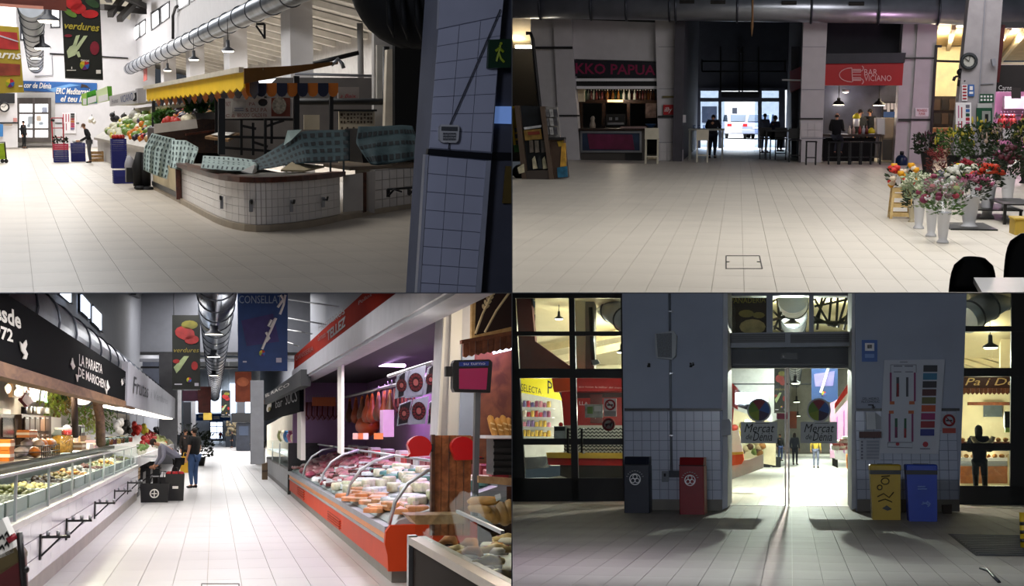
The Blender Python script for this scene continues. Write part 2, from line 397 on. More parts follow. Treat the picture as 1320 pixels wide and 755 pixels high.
tiles(flo,(-6,10,-.013),(.29,0,0),(0,1,0),108,52,.004,.013,floorm,(0,0,1),order=lambda p:(p-Vector((2,12,0))).length,keep=inview,near=260)
sf=box(-30,60,yD+.3,yD+70,-.2,-.02); ob('floor',sf,mat('street_asphalt','a9a8a6',.8,bump=.1),kind=ST,label='pale street outside the glass doors')
# shell behind the facade
def facade(name,pix,m,y=None,t=.5,kind=ST,label=None): return ob(name,sl(pix,y or yF,t),m,kind=kind,label=label)
facade('wall_back',[(738,25),(846,29),(847,79),(740,76)],white,label='white wall panel above the bar with the dark navy sign')
facade('trim_1',[(735,14),(846,17),(846,29),(737,25)],blackm)
facade('wall_front_end',[(655,-60),(1330,-60),(1330,10),(655,6)],darkw,yF+.3)
# passage: dark wall above the glass doors, side walls
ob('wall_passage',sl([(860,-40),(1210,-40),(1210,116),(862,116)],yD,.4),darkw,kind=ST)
a=R.fl(879,208); b=R.fl(898,191)
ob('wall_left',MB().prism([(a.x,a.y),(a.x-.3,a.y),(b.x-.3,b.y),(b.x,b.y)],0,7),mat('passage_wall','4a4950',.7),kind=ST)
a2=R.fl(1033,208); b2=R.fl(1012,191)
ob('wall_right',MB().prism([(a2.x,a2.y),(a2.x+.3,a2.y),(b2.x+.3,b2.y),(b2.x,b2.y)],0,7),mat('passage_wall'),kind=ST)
# glazed entrance
ent=thing('door_1','wide glass entrance with open sliding leaves looking onto the bright street',None,R.fl(955,191),kind=ST)
fr=mat('entrance_frame','4a4c58',.4,metal=.4)
mb=MB()
for x0,x1 in ((898,903),(926,930),(977,982),(1004,1012)): mb.rect(x0,116,x1,191,yD-.05,.15)
mb.rect(898,126,1012,131,yD-.06,.2); mb.rect(898,113,1012,117,yD-.06,.2); mb.rect(929,118,980,127,yD-.02,.1)
ob('door_frame',mb,fr,ent,w=1)
for i,(x0,y0,x1,y1) in enumerate(((903,117,927,126),(981,117,1005,126),(903,131,927,190),(982,131,1005,190),(930,131,934,190),(973,131,977,190))):
    ob('pane',rec(x0,y0,x1,y1,yD,.03),glass('door_glass','dfe8f4',.15),ent,w=1)
ob('operator_box',rec(930,119,979,125,yD-.35,.3),blackm,ent,w=1)
# hanging pipe rack and loudspeaker in the passage
yp=(yF+yD)/2
rk=thing('pipe_rack','thin dark pipe rack hanging across the passage above the glass doors','rack',R.Y(955,80,yp)); mb=MB()
for yy in (79,92): mb.tube([R.Y(905,yy,yp),R.Y(1014,yy,yp)],.035,6)
for xx in (905,929,953,957,978,1012): mb.tube([R.Y(xx,76 if xx in(905,1012) else 60,yp),R.Y(xx,118 if xx not in(905,1012) else 92,yp)],.03,6)
ob('pipes',mb,blackm,rk,w=1)
sp=thing('round_speaker','small round dark loudspeaker fixed high above the passage doors','speaker',R.Y(955,69,yD-.2)); c=R.Y(955,65,yD-.2)
mb=MB(); mb.cbox(c,(.3,.2,.3)); ob('housing',mb,blackm,sp,w=1); mb=MB(); mb.ring(c+Vector((0,-.12,0)),.13,.025); ob('rim',mb,fr,sp,w=1)
# pillars with tiled lower half
def pillar(label,quads,stripe,split=None,m=white):
    o=thing('pillar',label,None,R.Y(sum(p[0] for p in quads[0])/4,208,yF),kind=ST)
    for k,q in enumerate(quads): ob('shaft',sl(q,yF-.25+.12*k,.7),m,o,w=1)
    for (x0,y0,x1,y1) in stripe: ob('stripe',rec(x0,y0,x1,y1,yF-.30,.06),blackm,o,w=1)
    return o
p1=pillar('white double pillar left of the bar with the dark navy sign',[[(712,8),(735,8),(748,209),(722,209)],[(682,8),(714,8),(727,206),(703,206)]],[(719,148,747,150),(688,60,738,63)])
p2=pillar('white pillar with the small square red sign',[[(844,8),(877,8),(880,209),(849,209)]],[(848,149,880,151.5)])
p3=pillar('white pillar standing left of the red bar sign',[[(1036,20),(1067,20),(1059,211),(1030,211)]],[(1031,152,1061,154)])
p4=pillar('white double pillar right of the red bar sign',[[(1184,20),(1210,20),(1195,214),(1171,214)],[(1165,20),(1186,20),(1173,212),(1152,212)]],[(1158,153,1201,155.5),(1166,74,1206,76)])
mb=MB()
for x0,x1,ys in ((849,879,(60,114,152,183)),(1033,1064,(60,115,178))):
    for yy in ys: mb.rect(x0,yy,x1,yy+.7,yF-.27,.03)
ob('tile_joints',mb,greyp,p2,w=1)
# tiled foot of the pillar by the passage: individual tiles
for pp,x0,x1,y0,y1 in ((p2,850,879,184,207),(p3,1032,1059,158,177)):
    for i in range(3):
        for j in range(2):
            xa=x0+(x1-x0)*i/3; ya=y0+(y1-y0)*j/2; ob('tile',rec(xa+.5,ya+.5,xa+(x1-x0)/3-.5,ya+(y1-y0)/2-.5,yF-.28,.05),tilew,pp,w=1)
pl=thing('plaque','small brass plaque on the white pillar above the square red sign','plaque',R.Y(862,126,yF-.3)); ob('plate',rec(854,123.5,871,126,yF-.31,.06),mat('old_brass','6e6545',.4,metal=.6),pl,w=1)
il=thing('red_sign','small square red sign with white script on the pillar','sign',R.Y(861,148,yF-.35)); ob('panel',rec(855,135,868,148,yF-.34,.09),redp,il,w=1); write(il,'illy',(856.5,138,866.5,146),whitep,y=yF-.34,shear=.2)
ob('wall_box',rec(874,148,884,158,yF-.5,.3),white,label='small white box on the corner of the pillar with the square red sign',cat='box')
# duct across the hall
yd=yF-1.2
mb=MB(); A=R.Y(640,6,yd); Bp=R.Y(1330,15,yd); rd=17*R.m(A); mb.tube([A,Bp],rd,24)
du=ob('air_duct',mb,galv,label='long round galvanised duct running across above both bars',cat='duct')
for px in (700,768,815,872,880,960,1055,1140,1215,1285):
    t=(px-640)/690; c=A.lerp(Bp,t); ob('seam_ring',MB().ring(c,rd+.02,.035,nrm='X'),mat('duct_seam','4c5058',.4,metal=.7),du,w=1)
for px,py in ((895,4),(935,6),(1026,8),(1111,12),(1262,16)):
    t=(px-640)/690; c=A.lerp(Bp,t); mb=MB()
    mb.cbox(c+Vector((0,-rd*.92,rd*.35)),(.45,.12,.1),rx=.35); ob('vent_grille',mb,blackm,du,w=1)
ob('brown_beam',sl([(655,11),(882,17),(882,25),(655,19)],yd+.5,.4),mat('dull_beam','6b6660',.6),label='dull metal beam below the duct at the left end',cat='beam')
ob('hanging_rope',MB().tube([R.Y(970,-10,yF-3),R.Y(970,20,yF-3),R.Y(969.5,34,yF-3),R.Y(969,47,yF-3)],[.035,.03,.045,.008],6),mat('rope','8a6a4a',.9),label='brown rope hanging down in front of the duct',cat='rope')
# ---- bar with the navy sign
y1=yF+.05
sg=thing('bar_sign','dark navy sign board with magenta capitals above the bar counter','sign',R.Y(793,102,yF)); ob('board',sl([(740,77),(847,80),(847,102),(741,98)],yF-.1,.15),navy,sg,w=1); write(sg,'KKO PAPUA',[(742,95),(845,97),(845,84),(742,81)],mag,y=yF-.1,bold=.02)
sh=thing('roller_shutter','white roller shutter box under the navy sign','shutter',R.Y(793,115,yF)); 
ob('upper_slat',rec(742,101,847,104.5,yF-.12,.25),whitep,sh,w=1); ob('gap',rec(743,104.5,847,111,yF+.1,.1),blackm,sh,w=1); ob('lower_slat',rec(743,111,847,114.5,yF-.1,.25),whitep,sh,w=1)
# interior
zb=yF+7
ob('wall_back',sl([(700,60),(862,60),(862,208),(700,208)],zb,.3),mat('dim_bar_wall','30302e',.7),kind=ST)
ob('ceiling',box(R.Y(742,111,yF).x,R.Y(848,111,yF).x,yF+.4,zb,R.Y(793,108,yF).z,R.Y(793,108,yF).z+.2),darkw,kind=ST)
ob('wall_side',sl([(741,113),(753,113),(753,131),(741,131)],yF+.3,.3),cream,kind=ST)
bs=thing('bottle_shelf','long bar shelf with a lit front edge full of bottles','shelf',R.Y(800,132,yF+3)); ob('board',rec(745,128.5,850,133,yF+3,1.0),woodd,bs,w=1); ob('lit_edge',rec(783,128.6,803,131.5,yF+2.95,.05),mat('lit_edge','ffd9a0',emit=1.2,var=0),bs,w=1)
bc=[mat('bottle_green','1c3a22',.15),mat('bottle_brown','3a1f10',.15),mat('bottle_clear','b9b8a8',.15),mat('bottle_amber','7a4a18',.15),mat('bottle_red','5a1a18',.15)]
bot=None; prof=[(.045,0),(.05,.02),(.05,.2),(.02,.25),(.017,.32)]
bmesh_=[MB().lathe(prof,8).mesh('bottle',m) for m in bc]
capm=MB().lathe([(.02,0),(.02,.03)],8).mesh('cap',mat('white_cap','d8d8d0',.4))
sy=yF+3.3
for i in range(26):
    px=755+i*3.5; p=R.Y(px,128.6,sy+(i%2)*.3)
    o=ob('bottle',bmesh_[(i*7+i//3)%5],None,loc=p,label='bottle standing in the row on the lit bar shelf',cat='bottle',group='bottles on the lit bar shelf'); ob('cap',capm,None,o,loc=(0,0,.32))
ct=thing('bar_counter','low bar counter with a steel framed magenta panel below the navy sign','counter',R.fl(790,209))
ob('body',sl([(748,168),(833,168),(830,208),(749,208)],yF-.1,1.0),mat('counter_grey','4c4844',.6),ct,w=1); ob('worktop',sl([(746,165.5),(848,165.5),(848,168),(746,168)],yF-.3,1.3),woodd,ct,w=1)
mb=MB(); 
for q in ((748,169,827,171.5),(748,194,827,196.5),(748,171,750.5,194),(824.5,171,827,194)): mb.rect(*q,yF-.17,.1)
ob('panel_frame',mb,steel,ct,w=1); ob('printed_panel',rec(750,171,825,195,yF-.13,.05),mat('blue_panel','22344e',.5,var=.3),ct,w=1); ob('printed_strip',sl([(757,172.5),(815,173.5),(818,193),(760,192)],yF-.15,.05),mat('magenta_panel','6a1c42',.5,var=.3),ct,w=1)
ob('dark_cupboard',rec(806,197,828,208,yF-.15,.3),blackm,ct,w=1)
mb=MB(); mb.rect(747,131,751,166,yF+3,.1); mb.rect(776,133,780,165,yF+2.9,.3); mb.rect(808,133,812,165,yF+2.9,.3)
ob('back_bar',mb,woodd,label='dark wooden uprights of the back bar under the lit shelf',cat='cabinet')
lamp(R.Y(800,121,yF+2.4),30,(1,.85,.65),.1)  # added fill that brightens the bottles
cm=thing('coffee_machine','steel coffee machine standing on the back bar','coffee machine',R.Y(792,160,yF+2.5)); ob('body',rec(781,147,806,160,yF+2.5,.5),blackm,cm,w=1); ob('drip_tray',rec(783,158,804,161,yF+2.4,.5),steel,cm,w=1)
for px in (787,795): ob('group_head',MB().cbox(R.Y(px,153,yF+2.4),(.09,.12,.1)),steel,cm,w=1)
fb_=thing('figurine','small pale bottle figure on the counter of the navy signed bar','bottle',R.Y(764,165.5,yF+.2)); ob('bottle',MB().lathe([(.09,0),(.1,.1),(.06,.25),(.075,.33),(.03,.4)],10,c=R.Y(764,165.5,yF+.2)),mat('pale_ceramic','a89a88',.3),fb_,w=1)
cv=thing('fruit_bowl','blue bowl on the right end of the navy signed bar counter','bowl',R.Y(839,165.5,yF+.2)); ob('bowl',MB().lathe([(.05,0),(.17,.12),(.18,.15)],12,c=R.Y(839,165.5,yF+.2)),mat('blue_bowl','3a5a86',.3),cv,w=1)
ob('poster',rec(832,133,846,152,yF+3.0,.05),mat('dim_poster','6b5a58',.6,var=.6,scale=6),label='dim patterned poster at the right end of the back bar',cat='poster')
ob('paper_menus',sl([(800,163),(833,163),(834,166),(798,166)],yF+.05,.3),mat('paper_pink','a78a86',.7),label='pale printed menus lying on the bar counter',cat='menu')
# ---- stools and high tables
def stool(label,p,h,m,back=False,w=.36,rot=0,group=None):
    t=thing('bar_stool',label,'stool',p,rot,group); ob('seat',MB().bbox(-w/2,w/2,-w/2,w/2,h-.04,h,.02),m,t)
    leg=MB().bar((0,0,0),(0,0,h-.04),.035).mesh('leg',m)
    for sx in(-1,1):
        for sy in(-1,1): ob('leg',leg,None,t,loc=(sx*(w/2-.03),sy*(w/2-.03),0))
    mb=MB(); k=w/2-.03
    for a,b_ in (((-k,-k),(k,-k)),((k,-k),(k,k)),((k,k),(-k,k)),((-k,k),(-k,-k))): mb.bar((*a,.22),(*b_,.22),.025)
    ob('footrest',mb,m,t)
    if back:
        mb=MB(); mb.box(-w/2,w/2,w/2-.03,w/2,h+.02,h+.34) if back==1 else mb.box(-w/2,w/2,-w/2,-w/2+.03,h-.02,h+.3); ob('backrest',mb,m,t)
    return t
wst=mat('cream_stool','d9d3bd',.5); bst=mat('black_stool','101013',.45)
stool('cream bar stool at the right end of the magenta fronted counter',R.fl(840,211),.78,wst,back=2,w=.42)
stool('cream bar stool at the high table left of the glass doors',R.fl(905,209),.72,wst,back=2,w=.38)
stool('black metal stool in front of the pillar left of the red bar sign',R.fl(1045,212.5),.72,bst,w=.34)
for i,(px,py,l) in enumerate(((986,205,'black high chair standing first in the passage by the open door'),(1006,206,'black high chair at the middle of the passage right side table'),(1024,209,'black high chair nearest the pillar in the passage'))): stool(l,R.fl(px,py),.72,bst,back=1,w=.4)
for i,px in enumerate((1074,1088,1102,1116,1128)): stool('black bar stool along the dark counter under the red sign, '+['first from the left','second from the left','in the middle','second from the right','last on the right'][i],R.fl(px,212),.7,bst,w=.34,group='stools under the red sign')
def hitable(label,px,py,w,d,h,m):
    t=thing('high_table',label,'table',R.fl(px,py)); ob('table_top',MB().bbox(-w/2,w/2,-d/2,d/2,h-.05,h,.01),m,t)
    for s in (-1,1):
        for q in (-1,1): ob('leg',MB().bar((s*(w/2-.05),q*(d/2-.05),0),(s*(w/2-.05),q*(d/2-.05),h-.05),.045),m,t)
    return t
ht=hitable('pale high table by the man left of the glass doors',910,206,1.15,1.6,1.02,mat('pale_table','8d8f86',.5))
hitable('dark high table in the passage right of the doors',1008,205,1.2,1.6,.98,mat('dark_table','2a2a30',.4))
p=R.fl(896,206); 
for i in range(3): ob('glass_cup',MB().lathe([(.035,0),(.045,.12)],8),glass('cup_glass','c8d4e8',.5),loc=p+Vector((-.05+.16*i,-.1,1.02)),label='small drinking glass on the pale high table',cat='glass',group='glasses on the pale high table')
person('man in dark jacket hunched over the high table by the doors',R.fl(918,204),1.55,math.pi*.95,dict(head=(0,-.05,.88),crown=(0,-.06,.935),elL=(.15,-.05,.66),wrL=(.1,-.15,.64),elR=(-.15,-.05,.66),wrR=(-.1,-.15,.64),haL=(.07,-.19,.65),haR=(-.07,-.19,.65)),top='15151c',legs='1c1f2a',wide=1.35)
person('seated silhouette in dark blue jacket right of the open doors',R.fl(998,204),1.5,math.pi*.7,dict(knL=(.06,-.16,.46),anL=(.06,-.13,.2),toL=(.06,-.2,.17),knR=(-.06,-.16,.46),anR=(-.06,-.13,.2),toR=(-.06,-.2,.17),wrL=(.1,-.18,.64),wrR=(-.1,-.18,.64),haL=(.08,-.22,.65),haR=(-.08,-.22,.65)),top='2a3046',legs='1a1d28',wide=1.35)
person('pale dressed figure standing just outside beyond the right pane',R.fl(985,196),1.55,.4,top='8d94ac',legs='6d7690')
# ---- bar with the red sign
fa=thing('grey_fascia','dark grey fascia beam above the red sign','fascia',R.Y(1117,80,yF)); ob('beam',sl([(1066,69),(1168,68),(1166,81),(1064,82)],yF-.25,.4),mat('fascia_grey','3a3c42',.6),fa,w=1)
ob('wall_back',sl([(1066,20),(1168,20),(1168,70),(1066,70)],yF+.6,.3),mat('upper_dark','2b2c33',.8),kind=ST)
rs=thing('bar_sign','red sign board with white capitals and an outlined fork and fish drawing','sign',R.Y(1113,110,yF)); ob('board',sl([(1064,82),(1165,81),(1163,110),(1063,110)],yF-.15,.2),redp,rs,w=1)
pinkp=mat('pale_pink_print','e8b8b8',.5,var=0)
write(rs,'BAR',(1114,89,1131,97),pinkp,y=yF-.15); write(rs,'VICIANO',(1114,97,1149,104.5),pinkp,y=yF-.15)
def strokes(par,lines,y,r,m,name='drawing'):
    mb=MB()
    for l in lines: mb.tube([R.Y(a,b,y) for a,b in l],r,5,smooth=False)
    return ob(name,mb,m,par,w=1)
def arc(cx,cy,rx,ry,a0,a1,n=10): return [(cx+rx*math.cos(math.radians(a0+(a1-a0)*i/n)),cy+ry*math.sin(math.radians(a0+(a1-a0)*i/n))) for i in range(n+1)]
strokes(rs,[arc(1098,96.5,16,9,90,270),[(1098,87.5),(1099,105.5)]]+[[(1099,yy),(1110,yy)] for yy in (89.5,93,96.5,100,103.5)]+[arc(1109,88,4,3.5,-60,90),arc(1109,105,4,3.5,-90,60),[(1099,91),(1110,91)],[(1099,102),(1110,102)]],yF-.17,.015,pinkp)
zb2=yF+5
ob('wall_back',sl([(1020,60),(1190,60),(1190,208),(1020,208)],zb2,.3),mat('bar_back_slate','3b3c46',.4,var=.5,scale=1.5),kind=ST)
ob('ceiling',box(R.Y(1064,110,yF).x,R.Y(1166,110,yF).x,yF+.1,zb2,R.Y(1110,106,yF).z,R.Y(1110,106,yF).z+.2),mat('maroon_ceiling','571a2c',.6),kind=ST)
ra=thing('side_awning','red awning panel turning the corner left of the pillar with a white rod','awning',R.Y(1025,118,yF+3)); ob('panel',MB().extr([R.Y(1018,92,yF+5),R.Y(1036,84,yF+1),R.Y(1036,110,yF+1),R.Y(1018,119,yF+5)],(.08,0,0)),redp,ra,w=1); ob('rod',MB().tube([R.Y(1008,103,yF+1),R.Y(1036,103.5,yF+1)],.03,6),whitep,ra,w=1)
def pendant(label,px,py,y,r=.2,rod=1.2,energy=12,m=None,group=None):
    p=R.Y(px,py,y); t=thing('pendant_lamp',label,'lamp',p,group=group)
    ob('lamp_shade',MB().lathe([(r,0),(r*.75,r*.45),(r*.3,r*.7),(r*.28,r*1.1)],14,cap=False),m or blackm,t); ob('diffuser',MB().lathe([(r*.9,.01),(r*.85,-.02)],14),mat('lamp_glow','fff2dc',emit=6,var=0),t); ob('cable',MB().tube([(0,0,r*1.0),(0,0,rod)],.012,5),blackm,t)
    if energy: lamp(p+Vector((0,0,-.15)),energy,(1,.88,.7),.1)
    return t
pendant('black pendant lamp on the left above the red signed bar',1081,135,yF+1.5,energy=22); pendant('black pendant lamp on the right above the red signed bar',1133,135.5,yF+1.5,energy=22)
dl=thing('spotlight','bright round ceiling spotlight under the red sign','lamp',R.Y(1090,118,yF+1)); ob('housing',MB().lathe([(.1,0),(.12,.08)],12,c=R.Y(1090,118.5,yF+1)),whitep,dl,w=1); ob('diffuser',MB().ball(R.Y(1090,118.5,yF+1),(.1,.1,.04)),mat('lamp_glow'),dl,w=1)
lamp(R.Y(1086,126,yF+4.2),40,(1,.92,.95),.15)
bc2=thing('bar_counter','long dark bar counter under the red sign','counter',R.fl(1098,208)); ob('front',sl([(1062,178),(1129,178),(1127,208),(1061,208)],yF+.1,.6),mat('black_counter','0a0a0b',.7,spec=.2),bc2,w=1); ob('worktop',sl([(1060,173),(1136,173),(1136,176),(1060,176)],yF-.1,.9),woodd,bc2,w=1)
mb=MB(); 
for px in (1131.5,1134.5): mb.rect(px,176,px+1,212,yF-.05,.06)
mb.rect(1128,184,1135,185.5,yF-.05,.06); ob('end_frame',mb,blackm,bc2,w=1)
person('bald man in dark jacket seated at the counter under the red sign',R.fl(1077,209.5),1.62,math.pi*.88,dict(knL=(.06,-.17,.44),anL=(.06,-.12,.2),toL=(.06,-.19,.17),knR=(-.06,-.17,.44),anR=(-.06,-.12,.2),toR=(-.06,-.19,.17),wrL=(.1,-.2,.62),wrR=(-.1,-.2,.62),haL=(.08,-.25,.63),haR=(-.08,-.25,.63)),top='0f0f14',legs='2a2e38',bald=True,wide=1.15)
q=R.fl(1093,201); person('bartender in black behind the counter left of the yellow bottle',Vector((q.x,yF+2.2,0)),1.72,.2,top='131316',legs='131316')
person('bartender in black behind the counter on the right under the lamp',Vector((R.Y(1121,160,yF+2.4).x,yF+2.4,0)),1.75,-.5,top='131316',legs='131316')
yb=mat('yellow_plastic','d8c81e',.4)
for px,l,m in ((1104,'yellow topped bottle standing on a white box behind the bar',yb),(1123,'yellow lemon squeezer on the red signed counter',yb)):
    p=R.Y(px,172,yF+.3) if px>1110 else R.Y(px,153,yF+1.2); t=thing('bottle',l,'bottle',p); ob('neck',MB().lathe([(.1,0),(.13,.05),(.1,.12),(.03,.18)],10,c=p),m,t,w=1); ob('base',MB().lathe([(.1,-.2 if px>1110 else -.25),(.1,0)],10,c=p),whitep,t,w=1)
for i,(px,c) in enumerate(((1100,'a88c84'),(1108,'8c2a2a'),(1113,'b0b4b8'),(1117,'703028'),(1095,'c8c0b0'))):
    p=R.Y(px,173,yF+.25); o=ob('sauce_bottle',MB().lathe([(.05,0),(.05,.16),(.02,.22),(.02,.27)],8),mat('sauce_'+c,c,.4),loc=p,label=['cream','dark red','grey','brown','ivory'][i]+' bottle on the red signed bar counter',cat='bottle')
fr1=thing('white_cabinet','white cabinet at the right end of the red signed bar','cabinet',R.Y(1134,174,yF+.5)); ob('box',rec(1130,152,1141,174,yF+.5,.8),white,fr1,w=1); ob('door',rec(1131,153,1140,173,yF+.44,.06),whitep,fr1,w=1)
fr2=thing('tall_fridge','tall beige refrigerator beside the double pillar','refrigerator',R.Y(1148,208,yF+.8)); ob('body',rec(1137,152,1156,207,yF+.9,.9),mat('beige_enamel','a89886',.5),fr2,w=1); ob('door',rec(1138,153,1155,178,yF+.84,.06),mat('beige_enamel'),fr2,w=1); ob('lower_door',rec(1138,180,1155,206,yF+.84,.06),mat('grey_enamel','4a4542',.5),fr2,w=1); ob('handle',rec(1153,160,1154,172,yF+.8,.06),steel,fr2,w=1)
mb=thing('menu_poster','dark framed poster with pale figures above the beige refrigerator','poster',R.Y(1148,150,zb2-.1))
ob('frame',rec(1137,131,1158,152,zb2-.12,.1),blackm,mb,w=1)
for i in range(4): ob('print',rec(1139+i*4.6,133,1142.5+i*4.6,141+(i%2)*3,zb2-.15,.03),mat('pale_print','b9b6c0',.6),mb,w=1)
ob('print_blue',rec(1139,144,1156,151,zb2-.15,.03),mat('blue_print','2c4a7c',.6),mb,w=1)
wn=thing('notice','white notice with red lettering on the double pillar','sign',R.Y(1188,150,yF-.4)); ob('sheet',rec(1180,139,1197,150,yF-.32,.08),whitep,wn,w=1); write(wn,'PROHIBIDO\nFUMAR',(1182,140.5,1195,148.5),redp,y=yF-.32)
bj=thing('water_jug','blue water jug with a black cap on the floor by the double pillar','jug',R.fl(1162,213)); ob('body',MB().lathe([(.17,0),(.18,.03),(.18,.2),(.13,.28),(.06,.32)],16),mat('blue_plastic','162a4a',.3),bj); ob('cap',MB().lathe([(.06,.32),(.06,.42)],12),blackm,bj)
# ---- right end: warm bakery bay, black pole, clock pillar, butcher glimpsed behind
yb_=yF+6
ob('wall_back',sl([(1196,60),(1262,60),(1262,126),(1196,124)],yb_,.2),mat('cream_lit','efe0b4',.7),kind=ST)
ob('ceiling',MB().extr([R.Y(1203,22,yF),R.Y(1330,22,yF),R.Y(1330,78,yb_+4),R.Y(1200,78,yb_+4)],(0,0,.1)),mat('cream_ceiling','c2aa7a',.7),kind=ST)
for i in range(6):
    a=R.Y(1206+i*24,30,yF+.5); b=R.Y(1200+i*18,74,yb_+3.5); ob('beam',MB().bar(a-Vector((0,0,.1)),b-Vector((0,0,.1)),.12,.2),cream,kind=ST)
for nm,px,py,l in (('ceiling_lamp',1238,33,'bright oval ceiling lamp left of the clock pillar'),('ceiling_lamp',1309,18,'bright ceiling lamp behind the duct at the far right')):
    t=thing(nm,l,'lamp',R.Y(px,py,yF+1)); ob('disc',MB().lathe([(.19,0),(.2,.06),(.1,.14)],14,c=R.Y(px,py,yF+1)),blackm,t,w=1); ob('diffuser',MB().lathe([(.19,-.01),(.15,-.04)],14,c=R.Y(px,py,yF+1)),mat('lamp_glow'),t,w=1)
lamp(R.Y(1222,60,yF+3),300,(1,.85,.6),.4); lamp(R.Y(1305,60,yF+3),260,(1,.85,.65),.4)
ob('rail',MB().tube([R.Y(1203,78.5,yF+.5),R.Y(1245,79.5,yF+.5)],.04,6),blackm,label='black horizontal rail in front of the cream wall',cat='rail')
po=thing('black_post','tall black square post right of the double pillar','post',R.fl(1199,214)); ob('post',sl([(1206,58),(1209,58),(1199.5,214),(1196,214)],yF-.4,.12),blackm,po,w=1); ob('arm',rec(1207,58,1214,61,yF-.4,.1),blackm,po,w=1)
bk=thing('bakery_shelf','dim back shelving of the shop behind the black post','shelf',R.Y(1220,165,yF+4)); ob('cabinet',rec(1201,124,1236,165,yF+4,.4),mat('shop_dark','241a14',.6),bk,w=1)
for j in range(2):
    for i in range(3): ob('shelf_bay',rec(1204+i*10,128+j*18,1212+i*10,142+j*18,yF+3.95,.06),mat('bay_%d'%((i+j)%2),['3a2a1e','15100d'][(i+j)%2],.5),bk,w=1)
kc=thing('shop_counter','cream counter with bread trays behind the flower seller','counter',R.Y(1218,208,yF+1)); ob('front',rec(1199,170,1240,208,yF+1,.8),mat('counter_cream','c8b89a',.5),kc,w=1); ob('worktop',rec(1197,165,1240,170,yF+.8,1.1),wood('oak_top','8a5a2c','a8743c'),kc,w=1)
yc=R.fl(1260,222).y
cp=thing('pillar','white clock pillar rising behind the flowers',None,R.fl(1255,222),kind=ST)
ob('front_face',sl([(1250,-5),(1270,-5),(1256,222),(1226,222)],yc,.6),mat('pillar_grey','a19da0',.6),cp,w=1); ob('side_face',sl([(1269,-5),(1293,-5),(1276,222),(1254,222)],yc+.15,.6),mat('pillar_grey'),cp,w=1)
ob('joint_line',sl([(1269.5,-5),(1271,-5),(1256.5,222),(1255,222)],yc-.02,.1),greyp,cp,w=1)
ob('tile_joint',sl([(1262,108),(1281,107),(1281,108),(1262,109)],yc+.1,.1),greyp,cp,w=1)
cl=thing('wall_clock','round wall clock with a dark rim on the white pillar','clock',R.Y(1249,89,yc-.1)); c=R.Y(1249,79,yc-.1); rr=9*R.m(c)
mb=MB(); mb.ring(c,rr,.045,24); ob('rim',mb,mat('clock_rim','2e3336',.5),cl,w=1); mb=MB(); mb.tube([c+Vector((0,.02,0)),c+Vector((0,.1,0))],rr*.95,24); ob('dial',mb,mat('clock_dial','b9bab2',.5),cl,w=1)
mb=MB(); mb.bar(c+Vector((0,-.01,0)),c+Vector((-.1,-.01,.08)),.02); mb.bar(c+Vector((0,-.01,0)),c+Vector((.03,-.01,.17)),.016)
for k in range(12): u=k*math.pi/6; e=Vector((math.sin(u),0,math.cos(u))); mb.bar(c+e*rr*.72+Vector((0,-.01,0)),c+e*rr*.85+Vector((0,-.01,0)),.018)
ob('hands',mb,blackm,cl,w=1)
wl=thing('wall_lantern','black iron wall lantern left of the clock pillar','lamp',R.Y(1236,112,yc+.3)); mb=MB(); mb.tube([R.Y(1244,105,yc),R.Y(1236,98,yc+.2),R.Y(1231,99,yc+.2)],.03,6); mb.ball(R.Y(1238,93,yc+.2),.1,8,5); mb.tube([R.Y(1231,99,yc+.2),R.Y(1229,104,yc+.2)],.04,6); mb.tube([R.Y(1236,103,yc+.2),R.Y(1235,111,yc+.2)],.03,6); ob('ironwork',mb,blackm,wl,w=1)
def notice(name,label,cat,pix,y,m,prints=(),t=.05):
    q=thing(name,label,cat,R.Y(pix[0],max(pix[1],pix[3]),y)); ob('sheet',rec(*pix,y,t),m,q,w=1)
    for (a,b_,c_,d,mm) in prints: ob('print',rec(a,b_,c_,d,y-.012,.012),mm,q,w=1)
    return q
gr=mat('sign_green','0d4a30',.5,var=0); bl=mat('sign_blue','3a66a8',.5,var=0); rd_=mat('print_red','a02030',.5,var=0); gp=mat('print_grey','6a6a78',.5,var=0); pk=mat('print_pink','b86a90',.5,var=0)
notice('notice','narrow red and white notice on the clock pillar','sign',(1240,109,1247,130),yc-.06,whitep,[(1241,110+i*4,1246,112+i*4,rd_) for i in range(5)])
notice('notice','small blue notice on the clock pillar','sign',(1248,109,1256,124),yc-.06,bl,[(1250,111,1254,116,whitep),(1249.5,118,1254.5,121,whitep)])
notice('notice_board','white plan board with pink and coloured bars on the clock pillar','board',(1232,132,1252,178),yc-.08,whitep,[(1235,136,1236.5,152,pk),(1239,138,1240.5,152,rd_),(1235,156,1236.5,172,pk),(1239,156,1240.5,170,rd_)]+[(1245,135+i*5.5,1250,139+i*5.5,[gp,bl,gr,rd_,pk,rd_,bl][i]) for i in range(7)])
ns=notice('exit_sign','green emergency sign with white pictograms on the clock pillar','sign',(1262,121,1281,132),yc-.02,gr,[(1264+i*4.2,123,1266.5+i*4.2,125.5,whitep) for i in range(4)]+[(1264+i*4.2,127.5,1266.5+i*4.2,130,whitep) for i in range(4)])
dp=thing('extinguisher_cabinet','dark green cabinet with a glass front below the green sign','cabinet',R.Y(1270,165,yc)); ob('cabinet_body',rec(1259,139,1279,166,yc-.1,.2),gr,dp,w=1); ob('window',rec(1266,143,1277,158,yc-.13,.03),mat('pale_window','9a9f9a',.3),dp,w=1); ob('handle',rec(1270,147,1274,156,yc-.16,.03),blackm,dp,w=1); ob('light_strip',rec(1260,133,1279,139,yc-.05,.12),mat('pale_strip','b8bab8',.4),dp,w=1)
ob('loudspeaker_box',sl([(1278,76),(1283,75),(1285,84),(1280,85)],yc-.1,.15),greyp,label='small grey box high on the right side of the clock pillar',cat='box')
